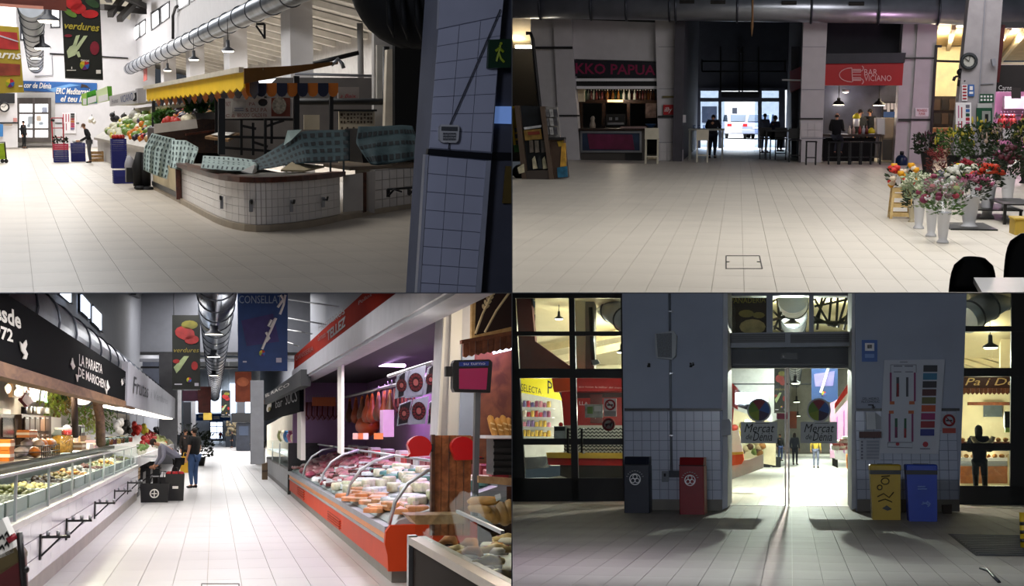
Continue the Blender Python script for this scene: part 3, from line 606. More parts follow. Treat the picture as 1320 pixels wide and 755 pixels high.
rf=thing('timber_doorway','dark red timber frame right of the clock pillar','frame',R.Y(1300,108,yc+1)); ob('post',sl([(1291,32),(1296,32),(1288,106),(1282,106)],yc+1,.2),mat('maroon_wood','5a1216',.5),rf,w=1); ob('rail',rec(1290,28,1330,36,yc+1,.2),blackm,rf,w=1)
ob('trim_2',rec(1288,80,1330,83.5,yc+1.4,.1),mat('lit_trim','e8d8b8',.6),kind=ST)
bsn=thing('shop_sign','dark butcher sign with small white lettering','sign',R.Y(1303,118,yc+1.2)); ob('board',rec(1281,84,1330,118,yc+1.2,.15),mat('sign_charcoal','2a2626',.6),bsn,w=1); write(bsn,'Carns',(1287,110,1304,116),whitep,y=yc+1.2); write(bsn,'productes',(1286,117,1303,120),whitep,y=yc+1.2)
ob('paper_flag',rec(1304,113,1316,127,yc+.9,.04),mat('flag_dark','3a3434',.6),label='dark pennant hanging at the right of the butcher sign',cat='pennant')
ob('wall_back',sl([(1270,100),(1345,100),(1345,205),(1270,205)],yc+5,.2),mat('pink_wall','cf9ab8',.6),kind=ST)
lamp(R.Y(1300,124,yc+3),100,(1,.55,.85),.3)
ob('white_hood',rec(1295,124,1330,140,yc+4,.3),whitep,label='white hood panel in the pink lit butcher shop',cat='panel')
hm=[MB().ball((0,0,-.25),(.1,.08,.22),8,6,.08).tube([(0,0,-.06),(0,0,.05)],[.05,.03],6).mesh('ham',mat('ham_'+c,c,.45,var=.3)) for c in ('7a2018','a84a38','5a1814')]
ob('rail',MB().tube([R.Y(1283,148,yc+3.2),R.Y(1330,149,yc+3.2)],.03,6),steel,label='steel hanging rail in the pink lit butcher shop',cat='rail')
for i,px in enumerate((1290,1294,1298,1303,1307,1318)):
    o=ob('hanging_meat',hm[i%3],None,loc=R.Y(px,149,yc+3.2),label='dark red cut hanging on the rail in the pink butcher shop',cat='meat',group='cuts hanging in the pink butcher shop'); ob('hook',MB().tube([(0,0,.05),(.02,0,.09),(0,0,.12)],.01,5),steel,o)
ob('shop_counter',rec(1278,166,1330,180,yc+2,.8),whitep,label='white counter of the pink lit butcher shop',cat='counter')
# ---- dark bay and poster rack at the left
ob('wall_side',sl([(600,60),(700,60),(700,208),(600,208)],yF+2,.2),mat('bay_dark','181512',.8),kind=ST)
ob('ceiling',MB().extr([R.Y(650,20,yF-1),R.Y(684,20,yF-1),R.Y(684,62,yF+1.9),R.Y(650,62,yF+1.9)],(0,0,.1)),cream,kind=ST)
lamp(R.Y(668,50,yF+1),70,(1,.85,.6),.2)
lr=thing('ceiling_lamp','glowing lamp panel under the cream ceiling at the left edge','lamp',R.Y(672,62,yF)); ob('diffuser',rec(664,58,684,62,yF,.3),mat('lamp_glow'),lr,w=1)
ps=thing('black_post','tall bent black post at the far left','post',R.fl(695,206)); mb=MB(); mb.tube([R.Y(678,43,yF-.6),R.Y(684,43,yF-.6),R.Y(686.5,50,yF-.6),R.Y(696,138,yF-.6),R.Y(699,206,yF-.6)],.06,8); ob('pole',mb,blackm,ps,w=1)
yR=R.fl(700,231).y
st=thing('postcard_rack','angled metal display rack of postcards and magazines','rack',R.fl(700,231)); mtl=mat('rack_frame','6a5a4e',.4,metal=.4)
ob('left_side',sl([(663,136),(669,136),(680,232),(673,232)],yR,.5),mtl,st,w=1); ob('middle_post',sl([(696,137),(702,137),(713,231),(708,231)],yR-.05,.5),mtl,st,w=1)
ob('back_panel',sl([(669,136),(697,137),(709,231),(680,232)],yR+.2,.3),mat('rack_navy','141a20',.5,var=.5,scale=5),st,w=1); ob('plinth',sl([(677,220),(709,219),(710,231),(679,232)],yR-.02,.4),mat('rack_brown','4a413c',.6),st,w=1)
ob('side_back',sl([(701,137),(718,138),(722,178),(708,178)],yR+.1,.2),mat('rack_grey','8a8886',.5,var=.3,scale=8),st,w=1); ob('shelf_edge',sl([(707,177),(727,177),(727,180),(707,180)],yR-.05,.4),blackm,st,w=1)
ob('side_lower',sl([(707,180),(727,180),(732,229),(712,231)],yR+.1,.3),mat('rack_board','4a382c',.6,var=.2),st,w=1)
cc=['b0882a','8a3a2a','c8c0a8','6a7a88','3a3028']
def sheetrack(pix,col,label): o=thing('magazine',label,'magazine',R.Y(pix[0][0],max(p[1] for p in pix),yR)); ob('cover',sl(pix,yR+.08,.06),mat('cover_'+col,col,.5,var=.35,scale=9),o,w=1); return o
mg=sheetrack([(675,168),(697,166),(699,179),(677,181)],'9a7a3a','ochre magazine in the upper pocket of the metal rack'); ob('print',sl([(680,170),(695,169),(696,173),(681,174)],yR+.05,.03),mat('cover_8a3a2a','8a3a2a'),mg,w=1)
sheetrack([(675,164),(698,161),(698,164),(676,167)],'d0d4d8','white leaflet on the top pocket of the metal rack')
for i,(a,c) in enumerate(((682,'6a6058'),(689,'7a7268'),(697,'54504c'))): sheetrack([(a,181),(a+5,181),(a+6,196),(a+1,197)],c,['first','second','third'][i]+' grey leaflet from the left in the middle rack pocket')
for i,(a,c) in enumerate(((686,'d0c8a8'),(693,'2c3438'),(699,'c8c4a4'))): sheetrack([(a,205),(a+3,201),(a+7,217),(a+1,218)],c,['pale folded card leftmost in the bottom rack pocket','dark folded card in the middle of the bottom rack pocket','pale folded card right in the bottom rack pocket'][i])
mg=sheetrack([(724,185),(729,184),(730,214),(722,215)],'c89838','yellow figure card on the side of the rack'); sheetrack([(718,216),(731,214),(732,228),(719,229)],'2a6a8a','blue leaflet low on the side of the rack'); sheetrack([(718,182),(726,181),(727,188),(720,189)],'a88a2a','small yellow card at the top side of the rack')
for i in range(9): ob('postcard',sl([(703+(i%3)*5.2,141+(i//3)*11.5),(707.4+(i%3)*5.2,141+(i//3)*11.5),(708.4+(i%3)*5.4,150.5+(i//3)*11.5),(704+(i%3)*5.4,150.5+(i//3)*11.5)],yR+.02,.05),mat('card_%d'%(i%3),['6a6a6e','a8a8a8','4a4a50'][i%3],.5,var=.4,scale=14),label='grey postcard pinned on the side panel of the metal rack',cat='postcard',group='postcards on the metal rack')
mb=thing('yellow_poster','yellow upright poster at the left edge of the hall','poster',R.Y(664,190,yR+.3)); ob('sheet',sl([(658,137),(664,137),(670,186),(662,187)],yR+.3,.05),mat('poster_yellow','b8981a',.5),mb,w=1); ob('green_foot',sl([(662,187),(670,186),(671,196),(663,196)],yR+.3,.05),mat('poster_green','2a6a2a',.5),mb,w=1)
for i in range(3): ob('print',sl([(663+i*.8,165+i*8),(666+i*.8,164.5+i*8),(666.5+i*.8,170+i*8),(663.5+i*.8,170.5+i*8)],yR+.28,.02),blackm,mb,w=1)
ob('pale_card',sl([(667,216),(675,211),(676,222),(669,224)],yR-.1,.04),mat('cover_d0c8a8'),label='pale card leaning at the foot of the metal rack',cat='card')
ob('black_bag',MB().ball(R.fl(669,230)+Vector((0,.2,.16)),(.2,.2,.17),10,6,.15),blackm,label='black bag on the floor at the foot of the rack',cat='bag')
# ---- floor hatch
ha=thing('floor_hatch','rectangular steel edged hatch cover set in the floor','hatch',R.fl(959,346)); a,b,c,d=[R.fl(*q,z=.004) for q in ((936,329.5),(979,329.5),(982.5,346),(936,346))]
mb=MB()
for p,q in ((a,b),(b,c),(c,d),(d,a)): mb.bar(p,q,.012,.006)
ob('edge',mb,mat('hatch_edge','3a3630',.6),ha,w=1)
for p in (R.fl(938,337.5,.004),R.fl(978,337.5,.004)): ob('lifting_eye',MB().lathe([(.02,0),(.02,.006)],8,c=p),blackm,ha,w=1)
# ---- flowers
potw=mat('white_bucket_plastic','d3d4da',.4,var=.05); potc=mat('cream_bucket_plastic','c9bda0',.5)
def leafmesh(name,n,w,h0,h1,ll,lw,m,seed,up=.6):
    rg=random.Random(seed); mb=MB()
    for i in range(n):
        t=rg.uniform(0,6.28); r=w*math.sqrt(rg.random()); c=Vector((r*math.cos(t),r*math.sin(t),rg.uniform(h0,h1))); d=Vector((math.cos(t)*rg.uniform(.2,1),math.sin(t)*rg.uniform(.2,1),rg.uniform(-.2,1)*up)).normalized(); s=d.cross(Vector((rg.uniform(-1,1),rg.uniform(-1,1),rg.uniform(-1,1)))).normalized(); l=ll*rg.uniform(.6,1.2)
        mb.add([c,c+d*l*.5+s*lw,c+d*l,c+d*l*.5-s*lw],[(0,1,2,3)])
    return mb
def bloom(kind,m):
    mb=MB()
    if kind=='ball': mb.ball((0,0,0),(1,1,.75),8,5,.12)
    elif kind=='cup': mb.lathe([(.3,-.6),(.9,.1),(.7,.8),(.15,.7)],8)
    elif kind=='daisy':
        for k in range(9): t=k*.698; mb.add([(0,0,0),(.5*math.cos(t-.3),.5*math.sin(t-.3),.2),(math.cos(t),math.sin(t),.15),(.5*math.cos(t+.3),.5*math.sin(t+.3),.2)],[(0,1,2,3)])
        mb.ball((0,0,.1),(.3,.3,.2),6,4)
    elif kind=='spray':
        for k in range(7): mb.ball((random.uniform(-.8,.8),random.uniform(-.8,.8),random.uniform(-.5,.6)),.33,5,4)
    elif kind=='spike': mb.tube([(0,0,-1),(.1,0,0),(0,.1,1.6),(.05,0,2.4)],[.35,.5,.4,.08],6)
    return mb.mesh('bloom',m)
FM={}
def fm(c): return mat('petal_'+c,c,.6,var=.2,scale=30)
lg=mat('leaf_green','4a6a32',.6,var=.4,scale=10); dg_=mat('leaf_dark','23331c',.6,var=.4,scale=10); pg=mat('leaf_pale','8a9a78',.6,var=.3,scale=10)
def bucket(label,px,pyb,pyt,w,blooms,foliage,spread,fh,kind='bucket',pot=None,z=0,sh=1.0,seed=0,wrap=False,nl=230,ll=.085):
    """flower bucket: base pixel, rim pixel, rim width in pixels; blooms: list of (kind,colour,count,size m)"""
    p=R.fl(px,pyb,z); s=R.m(p); h=(pyb-pyt)*s*1.0; r=w*s/2; t=thing('flower_bucket',label,'flower bucket',p)
    ob('bucket',MB().lathe([(r*.82,0),(r*.8,.02),(r*.55,h*.12),(r*.62,h*.22),(r*.9,h*.9),(r*1.02,h*.95),(r*1.02,h),(r*.85,h*.98)],18),pot or potw,t)
    rg=random.Random(seed+px); W=spread*s/2; Hh=fh*s
    ob('foliage',leafmesh('foliage',nl,W*.85,h*.9,h+Hh*.85,ll,ll*.19,foliage,seed+px),foliage,t,kind='stuff')
    for kd,c,n,sz in blooms:
        me=bloom(kd,fm(c))
        for i in range(n):
            a=rg.uniform(0,6.28); q=W*math.sqrt(rg.random())*1.0; zz=h+Hh*(.95-.5*(q/W)**2)*rg.uniform(.75,1.05)
            o=ob('bloom',me,None,t,loc=(q*math.cos(a),q*math.sin(a),zz)); o.matrix_basis=o.matrix_basis@Matrix.Scale(sz*rg.uniform(.8,1.2),4)@Matrix.Rotation(rg.uniform(-.5,.5),4,'X')
    if wrap: ob('clear_wrap',MB().lathe([(r*.8,h*.95),(W*1.05,h+Hh*.75),(W*1.15,h+Hh*1.0)],14,cap=False),glass('cellophane','f0f2f6',.3,.1),t)
    return t
bucket('white bucket of pink and red mixed bouquets in clear wrap, nearest the aisle',1215,313,273,19,[('ball','6a2440',9,.05),('spray','c8c0c4',6,.05),('ball','8a2a3a',6,.045),('ball','7a8a3a',4,.04)],lg,52,42,seed=1,wrap=True)
bucket('white bucket of dark pink stems, second from the aisle',1200,304.5,265,17,[('spray','a05068',10,.04),('ball','7a2f48',8,.04)],pg,40,40,seed=2)
bucket('white bucket of pale gypsophila, third from the aisle',1184,294.5,255,17,[('spray','c9ccb4',26,.055)],pg,48,36,seed=3)
bucket('small cream bucket with dark leaves beside the wooden crate',1175,286,265,10,[('ball','4a3a40',4,.04)],dg_,26,26,pot=potc,seed=4)
bucket('broad white bucket of purple pink statice',1249,293,252,27,[('spray','8a3a5a',22,.06),('spray','b07a90',8,.05)],dg_,52,30,seed=5)
bucket('white bucket of orange red gerberas in the middle row',1272,281,238,22,[('daisy','c8401c',12,.075),('ball','b8341c',8,.06)],dg_,40,30,seed=6)
bucket('white bucket of dark red roses at the back right',1298,268.5,225,20,[('ball','4a1220',26,.05)],dg_,52,40,seed=7,nl=420,ll=.11)
bucket('white bucket of white chrysanthemums behind the wrapped bouquets',1232,268,240,16,[('ball','d9d9cf',12,.06),('ball','8a9a4a',4,.05)],dg_,40,28,seed=8)
bucket('white bucket of small white carnations behind the gerberas',1256,262,232,16,[('ball','d8d8c4',14,.06)],lg,36,20,seed=9)
bucket('bucket of yellow roses at the middle of the display',1233,252,226,14,[('cup','d8b81e',9,.06)],dg_,22,14,pot=potc,seed=10)
bucket('bucket of crimson roses behind the yellow roses',1242,240,222,18,[('ball','8a1828',16,.06)],dg_,36,16,pot=mat('dark_bucket','1a1a1c',.5),seed=11)
bucket('dark bucket of rust red foliage stems at the left of the display',1206,248,222,14,[('spray','7a2a2a',10,.06)],mat('rust_leaf','5a2018',.6,var=.3),30,34,pot=mat('dark_bucket'),seed=12)
bucket('bucket of small burgundy flowers behind the gypsophila',1180,262,240,12,[('spray','5a4048',10,.05)],dg_,38,22,pot=mat('dark_bucket'),seed=13)
bucket('pale lilac bouquet standing in the middle of the buckets',1214,262,238,14,[('ball','a8a4b4',8,.06),('ball','5a5a6a',4,.05)],pg,30,18,seed=14)
bucket('bucket of pink carnations between crimson and dark roses',1262,236,218,14,[('ball','b87a94',9,.06)],lg,26,14,pot=mat('dark_bucket'),seed=15)
for i,(px,pyb,pyt,sprd,hh,c,l) in enumerate(((1195,222,196,40,26,'5a3a44','dark bucket of burgundy leaves in the back row on the left'),(1228,228,200,50,38,'c8b93a','tall dark bucket of yellow green lilies at the left of the back row'),(1258,230,200,52,46,'b8a83a','tall dark bucket of yellow lilies in the middle of the back row'),(1290,232,200,56,46,'b09a8a','tall dark bucket of pale lilies at the right of the back row'),(1322,236,200,40,50,'8a8a3a','tall dark bucket of greenery at the right edge'))):
    bucket(l,px,pyb,pyt,20,[('spike',c,14,.05),('cup',c,8,.05)],[dg_,lg,mat('leaf_mid','34491f',.6,var=.4,scale=10),dg_,dg_][i],sprd,hh,pot=mat('dark_bucket'),seed=20+i,nl=520,ll=.13)
bucket('dark bucket of tall violet stocks behind the lilies',1250,220,196,16,[('spike','6a4a80',16,.06)],lg,34,62,pot=mat('dark_bucket'),seed=31,nl=320,ll=.12)
bucket('dark bucket of mauve stocks next to the violet ones',1272,220,196,16,[('spike','8a7a98',14,.06)],pg,30,56,pot=mat('dark_bucket'),seed=32,nl=320,ll=.12)
# wooden crate with orange bouquets
cr=thing('wooden_crate','pale slatted wooden crate of orange bouquets at the left of the flowers','crate',R.fl(1160,281)); s=R.m(R.fl(1160,281)); lw=wood('crate_pine','b89a62','d8bd86')
w_,h_=.30,.46
for sx in(-1,1):
    for sy in(-1,1): ob('corner_post',MB().bar((sx*w_/2,sy*w_/2,0),(sx*w_/2*.8,sy*w_/2*.8,h_),.04),lw,cr)
for z in (.06,.2,.34,.43):
    for sx,sy in((0,-1),(0,1),(1,0),(-1,0)): k=1-.2*z/h_; ob('slat',MB().cbox((sx*w_/2*k,sy*w_/2*k,z),(w_*k if sx==0 else .02,w_*k if sy==0 else .02,.06)),lw,cr)
for kd,c,n,sz in (('ball','c8302a',7,.06),('cup','e0a01e',9,.06),('ball','d8c8b0',6,.055)):
    me=bloom(kd,fm(c)); rg=random.Random(hash(c)%99 if False else len(c)+n)
    for i in range(n):
        o=ob('bloom',me,None,cr,loc=(rg.uniform(-.2,.2),rg.uniform(-.18,.1),h_+rg.uniform(.02,.36))); o.matrix_basis=o.matrix_basis@Matrix.Scale(sz,4)
ob('foliage',leafmesh('f',60,.2,h_,h_+.3,.12,.02,dg_,5),dg_,cr,kind='stuff')
# dark tables below the back rows, yellow box
for i,(px,py,ww,dd,hh,l) in enumerate(((1256,297,.62,1.2,.02,'low black stand under the statice bucket'),(1285,284,.75,1.5,.16,'black bench step under the gerbera bucket'),(1316,290,.5,1.5,.3,'black bench step at the right edge of the flowers'))):
    t=thing('display_stand',l,'stand',R.fl(px,py)); ob('top',box(-ww/2,ww/2,0,dd,hh-.02 if hh>.05 else 0,hh),blackm,t)
    if hh>.05:
        for sx in(-1,1): ob('leg',box(sx*(ww/2-.03)-.02,sx*(ww/2-.03)+.02,.03,.07,0,hh-.02),blackm,t)
yx=thing('yellow_crate','yellow plastic crate at the right edge behind the chairs','crate',R.fl(1318,303)); ob('body',MB().bbox(-.1,.35,0,.4,0,.2,.01),mat('crate_yellow','b89a3a',.5),yx); ob('rim',MB().bbox(-.115,.365,-.015,.415,.2,.225,.005),mat('crate_yellow'),yx)
# chairs and table in the near corner
def shell(mb,w,h,d,z0):
    def fn(u,v):
        a=(u-.5)*math.pi*.9; k=max(0,1-((v-.2)/.81)**4)**.25 if v>.2 else 1
        return (math.sin(a)*w/2*k, d*(math.cos(a)-.2)*(.6+.4*v) , z0+h*v)
    return mb.grid(fn,14,10,(0,-.012,0))
def shellchair(label,px,pyt,w,rot,dist):
    p=R.fl(px,pyt,dist); zt=p.z; t=thing('tub_chair',label,'chair',Vector((p.x,p.y,0)),rot); s=R.m(p); ww=w*s
    ob('backrest',shell(MB(),ww,zt-.42,ww*.42,.42),mat('black_shell','0b0b0c',.35),t); ob('seat',MB().bbox(-ww*.45,ww*.45,-ww*.5,ww*.3,.40,.45,.05),mat('black_shell'),t)
    for sx in(-1,1):
        for sy in(-1,1): ob('leg',MB().bar((sx*ww*.38,sy*ww*.36,0),(sx*ww*.3,sy*ww*.28,.41),.03),blackm,t)
shellchair('black moulded tub chair in the near corner left of the table',1255,332,60,0,.82)
shellchair('black moulded tub chair behind the pale table at the right edge',1330,302,66,0,.84)
tb=thing('cafe_table','pale grey cafe table in the near right corner','table',R.fl(1320,377)); a,b=R.fl(1255,357.5,.74),R.fl(1340,357.5,.74)
zt=.74; c=[R.fl(1255,357.5,zt),R.fl(1345,357.5,zt),R.fl(1350,392,zt),R.fl(1275,392,zt)]
ob('table_top',MB().extr([p-Vector((0,0,.03)) for p in c],(0,0,.03)),mat('pale_tabletop','8f8c92',.3),tb,w=1); m_=(c[0]+c[2])/2; ob('pedestal',MB().lathe([(.25,0),(.25,.02),(.04,.05),(.04,.71)],14,c=(m_.x,m_.y,0)),blackm,tb,w=1)
# ---- street outside
hs=ob('building',rec(880,90,1040,170,yD+45,2),mat('pale_render','d8d6d2',.8),label='pale house front across the bright street',cat='building'); ob('window',rec(944,139,950,149,yD+44.9,.1),mat('dark_pane','3a3e4a',.2),hs,w=1); ob('window',rec(905,137,924,158,yD+44.9,.1),mat('dark_pane'),hs,w=1)
def car(label,p,rot,col,rear=True):
    t=thing('car',label,'car',p,rot); m=mat('car_'+col,col,.25,spec=.6,var=0); w=.86
    pr=[(-2.1,.3),(-2.1,.75),(-1.95,.92),(-1.2,.98),(1.3,.92),(2.0,.75),(2.1,.35)]
    mb=MB(); mb.extr([(-w,y,z) for y,z in pr],(2*w,0,0)); ob('body',mb,m,t)
    cb=[(-1.75,.93),(-1.2,1.42),(.35,1.42),(1.1,.93)]; mb=MB(); mb.extr([(-w*.85,y,z) for y,z in cb],(1.7*w,0,0)); ob('cabin',mb,m,t)
    ob('rear_window',MB().extr([(-w*.72,-1.72,1.0),(w*.72,-1.72,1.0),(w*.66,-1.27,1.38),(-w*.66,-1.27,1.38)],(0,-.03,.01)),mat('car_glass','3a4654',.08),t)
    for s in(-1,1):
        ob('side_window',MB().extr([(s*w*.86,y,z) for y,z in((-1.45,.98),(-1.1,1.36),(.3,1.36),(.85,.98))],(s*.02,0,0)),mat('car_glass'),t)
        ob('tail_lamp',MB().cbox((s*w*.82,-2.05,.8),(.26,.14,.16)),mat('lamp_red','c01818',.3),t)
        for y in(-1.3,1.3): ob('wheel',MB().tube([(s*w*.92-s*.1,y,.31),(s*w*.92+s*.05,y,.31)],.31,16),mat('tyre','141416',.8),t)
    ob('bumper',MB().bbox(-w,w,-2.18,-2.0,.35,.55,.03),m,t); ob('number_plate',box(-.25,.25,-2.2,-2.17,.6,.72),whitep,t)
    return t
car('silver car with red tail lamps parked outside the doors',R.fl(950,178),.12,'c8c4c8'); car('blue grey car partly hidden behind the right door edge',R.fl(980,178.5),-.1,'8a90a8')
area((R.fl(955,175).x,yD+22,9),30,26000,(.85,.92,1),name='daylight',sy=30)
area((R.fl(955,191).x,yD+2.5,4.5),5,2600,(.8,.88,1),to=(R.fl(955,205).x,yF-4,0),name='daylight',sy=2)
# hall lights
cxl=R.fl(985,300)

# ================================================================ lower left hall: aisle between the dry goods stall and the butcher
R=BL
xl=R.fl(57,755).x; xr=R.fl(506,755).x
V3=Vector
flw=mat('pale_floor_tile','c2bfbe',.35,var=.05,scale=1.0,spec=.4); alum=mat('brushed_aluminium','b8bcbf',.35,metal=.7,var=.05); charc=mat('charcoal_sign','090a0d',.9,spec=.05); orange=mat('orange_enamel','c03c12',.55,var=.05,spec=.2); amber=mat('amber_band','e08a3a',.4,var=.05); greyb=mat('grey_bumper','8d9096',.45); gl=glass(); gl2=glass('case_glass','f6faf9',.03)
brownw=wood('brown_panel_wood','74401e','a8663a',.5); paleW=wood('pale_shelf_wood','8a6a48','b08c62',.5); ivory=mat('ivory_print','e6e2da',.5,var=0); yl=R.fl(179,644).y
ob('floor',box(-9,9,9,260,-.2,-.013),groutm,kind=ST,label='pale tiled floor of the aisle between the food stalls')
tiles(bpy.data.objects[[o.name for o in COL.objects if o.name.startswith('floor') and o.get('label','').startswith('pale tiled')][0]],(-4.0,10,-.013),(.36,0,0),(0,1.25,0),23,160,.006,.013,flw,(0,0,1),order=lambda p:(p-V3((0,11,0))).length,near=240,keep=lambda p:(R.R@(p-V3((0,0,R.h)))).x<.4)
# shell
hw=mat('hall_grey_wall','6c6e75',.7,var=.05)
xw=xl-2.4
ob('wall_left',box(xw-.2,xw,9,200,0,12),hw,kind=ST)
ob('wall_right',box(xr+4.2,xr+4.4,9,200,0,12),hw,kind=ST)
yW=82
mb=MB(); mb.slab([(60,300),(400,300),(400,456),(60,456)],yW,.4); ob('wall_back',mb,hw,kind=ST)
ob('beam',sl([(120,453),(400,454),(400,458),(120,457)],yW-.2,.3),blackm,kind=ST); ob('beam',sl([(120,462),(400,462),(400,466),(120,466)],yW-.1,.3),hw,kind=ST)
ob('wall_back',sl([(150,466),(222,466),(222,498),(150,498)],yW+3,.3),mat('blue_grey_wall','7c8292',.7),kind=ST); ob('beam',sl([(120,472),(330,472),(330,474.5),(120,474.5)],yW+1,.3),blackm,kind=ST)
ob('ceiling',MB().extr([(xw,9,11.5),(xr+4.4,9,11.5),(xr+4.4,200,11.5),(xw,200,11.5)],(0,0,.2)),mat('roof_grey','6a6c72',.8),kind=ST)
for i,(a,b) in enumerate((((128,376),(146,392)),((152,376),(160,384)),((172,376),(178,381)))): ob('beam',MB().bar(R.Y(*a,70),R.Y(*b,78),.25,.3),mat('dark_beam','2c2d31',.7),kind=ST)
# clerestory windows on the left wall
day=mat('daylight_pane','dbeaff',emit=3.2,var=0)
for i,pix in enumerate(([(77,368),(90,376),(90,390),(77,379)],[(103.5,379),(114.5,391),(114.5,411),(103.5,401)],[(118.5,394),(129.5,405),(129.5,426),(118.5,415)])):
    t=thing('window_%d'%(i+1),None,None,R.X(pix[3][0],pix[3][1],xw),kind=ST); g=[((p[0]-pix[0][0])/11,p) for p in pix]
    cx=sum(p[0] for p in pix)/4; cyy=sum(p[1] for p in pix)/4
    ob('window_frame',slx([(cx+(a-cx)*1.22,cyy+(b-cyy)*1.15) for a,b in pix],xw+.05,.08),mat('navy_frame','12151f',.4),t,w=1); ob('pane',slx([(cx+(a-cx)*.92,cyy+(b-cyy)*.95) for a,b in pix],xw+.10,.05),day,t,w=1)
# ducts
def duct(label,a,b,r,n,seam=True,m=galv,slots=0):
    a,b=V3(a),V3(b); o=ob('air_duct',MB().tube([a,b],r,24),m,label=label,cat='duct')
    d=(b-a).normalized(); u=d.cross(V3((0,0,1))).normalized(); v=u.cross(d)
    for i in range(n):
        c=a.lerp(b,(i+.5)/n); pts=[c+(u*math.cos(k*math.pi/10)+v*math.sin(k*math.pi/10))*(r+.01) for k in range(21)]; ob('seam_ring',MB().tube(pts,.028,5,cap=False),mat('duct_seam'),o,w=1)
    for i in range(slots):
        c=a.lerp(b,(i+.25)/slots)+(u*.8-v*.35)*r*1.02; mb=MB(); mb.bar(c-d*.45,c+d*.45,.1,.06); ob('slot',mb,mat('duct_slot','cfc8b0',.4),o,w=1)
    return o
duct('long galvanised duct running along the wall above the black sign',(xl-1.1,10,3.25),(xl-1.1,75,3.25),.52,24,slots=18)
duct('round galvanised duct hanging under the roof along the middle of the aisle',(-.0,17,4.95),(0,150,4.95),.46,40)
ob('light_strip',slx([(-4,378),(160,482),(160,482.8),(-4,379.6)],xl-.06,-.05),mat('strip_light','e8efff',emit=.7,var=0),label='thin light strip along the top edge of the black sign',cat='lamp')
# ---- left stall: black sign
sg=thing('shop_sign','long black fascia sign with white lettering and angel figures','sign',V3((xl,20,2.2)))
yA,yB=8.0,R.X(173,522,xl).y
ob('board',box(xl-.12,xl,yA,yB,2.2,2.78),charc,sg,w=1)
ob('timber_edge',box(xl-.16,xl+.02,yA,yB,2.08,2.2),wood('fascia_timber','6a4a30','9a7450',.5),sg,w=1)
write(sg,'Desde',[(-26,404),(26,424.5),(25,403),(-26,380)],ivory,x=xl,off=.01,bold=.03); write(sg,'1972',[(-16,433),(15.5,441.5),(15,425),(-16,414)],ivory,x=xl,off=.01,bold=.03)
write(sg,'LA PARAETA',[(101,471),(131,481.5),(131,470),(101,456)],ivory,x=xl,off=.01,bold=.02); write(sg,'DE MARICHEN',[(100,485),(135,501),(135,490),(100,472.5)],ivory,x=xl,off=.01,bold=.02)
write(sg,'ultramarinos\nselectes',[(158,500),(170,507),(170,494),(158,485)],mat('dim_print','8a8a8c',.5,var=0),x=xl,off=.01)
def figure(pts,nm='angel_figure'):
    ob(nm,MB().extr([R.X(a,b,xl)+V3((.012,0,0)) for a,b in pts],(.01,0,0)),ivory,sg,w=1)
figure([(23,440),(26,444),(31,438),(32,444),(30,450),(33,456),(31,463),(27,462),(29,457),(25,452),(24,446)]); figure([(91.5,461),(93,468),(95,472),(92.5,476),(91,472),(89,469)],'star_figure'); figure([(96,482),(99.5,484),(98,492)],'small_figure'); figure([(137,490),(138.5,496),(140,499),(137.5,503),(136,497)],'star_figure'); figure([(134,500),(137,502),(136,508)],'small_figure'); figure([(156,488),(158,494),(156,497),(155,492)],'star_figure')
# white fruit sign
fs=thing('shop_sign','long white fascia sign over the fruit stall with dark script','sign',V3((xl,40,2.1))); xf=xl+.04
yA2=R.X(165,470,xf).y; yB2=R.X(226,514,xf).y
ob('board',box(xf-.12,xf,yA2,yB2,2.12,2.98),mat('white_sign','b9bac2',.6,var=.06,scale=.5),fs,w=1); ob('soffit_light',box(xf-.5,xf-.1,yA2,yB2,2.08,2.12),mat('soffit_glow','fff6e8',emit=3,var=0),fs,w=1)
write(fs,'Frutas',[(171,507),(191,513),(191,495),(171,484)],mat('sign_grey','30313a',.5,var=0),x=xf,off=.01,shear=.2); write(fs,'i Verdures',[(194,513),(216,521),(216,513),(194,500)],mat('sign_pale_grey','9496a0',.5,var=0),x=xf,off=.01,shear=.2)
# counter with display case
yN=11.0
c=thing('display_counter','long white tiled counter with a glass display case of trays on the left','counter',V3((xl-.5,20,0)))
ob('plinth',box(xl-.9,xl-.015,yN,yl,0,.17),mat('stone_plinth','9a948c',.5),c,w=1); ob('base',box(xl-.9,xl-.012,yN,yl,.17,.76),mat('joint_grey','8f8d92',.6),c,w=1)
tiles(c,(xl-.012,yN,.175),(0,(yl-yN)/26,0),(0,0,.193),26,3,.012,.012,mat('glossy_white_tile','dcdae0',.18,var=.03),(1,0,0))
ob('ledge',box(xl-.95,xl+.03,yN,yl,.76,.82),mat('counter_ledge','c9c6c2',.35),c,w=1); ob('case_floor',box(xl-.9,xl-.05,yN,yl,.82,.86),alum,c,w=1)
n=9
for i in range(n):
    a=yN+(yl-yN)*i/n; b=yN+(yl-yN)*(i+1)/n
    ob('pane',box(xl-.03,xl-.02,a+.03,b-.03,.84,1.24),gl2,c,w=1)
    if i: ob('glass_post',box(xl-.035,xl-.01,b*0+a-.02,a+.02,.82,1.25),alum,c,w=1)
ob('top_pane',box(xl-.55,xl-.02,yN,yl,1.245,1.255),gl2,c,w=1); ob('back_shelf',box(xl-.98,xl-.55,yN,yl,1.2,1.27),mat('shelf_dark','2b2826',.3),c,w=1); ob('front_rail',box(xl-.03,xl,yN,yl,1.24,1.265),alum,c,w=1); ob('back_panel',box(xl-.96,xl-.92,yN,yl,.86,1.2),mat('case_back','8a948c',.3),c,w=1)
fc=['8a3a14','8f8f78','5a5a24','b0a468','3a2a1a','7a6a3a','9a6a2a','a8a49a','6a3a2a','8a8a5a','a87a3a','c8c0a0','5a4a3a','98986a']
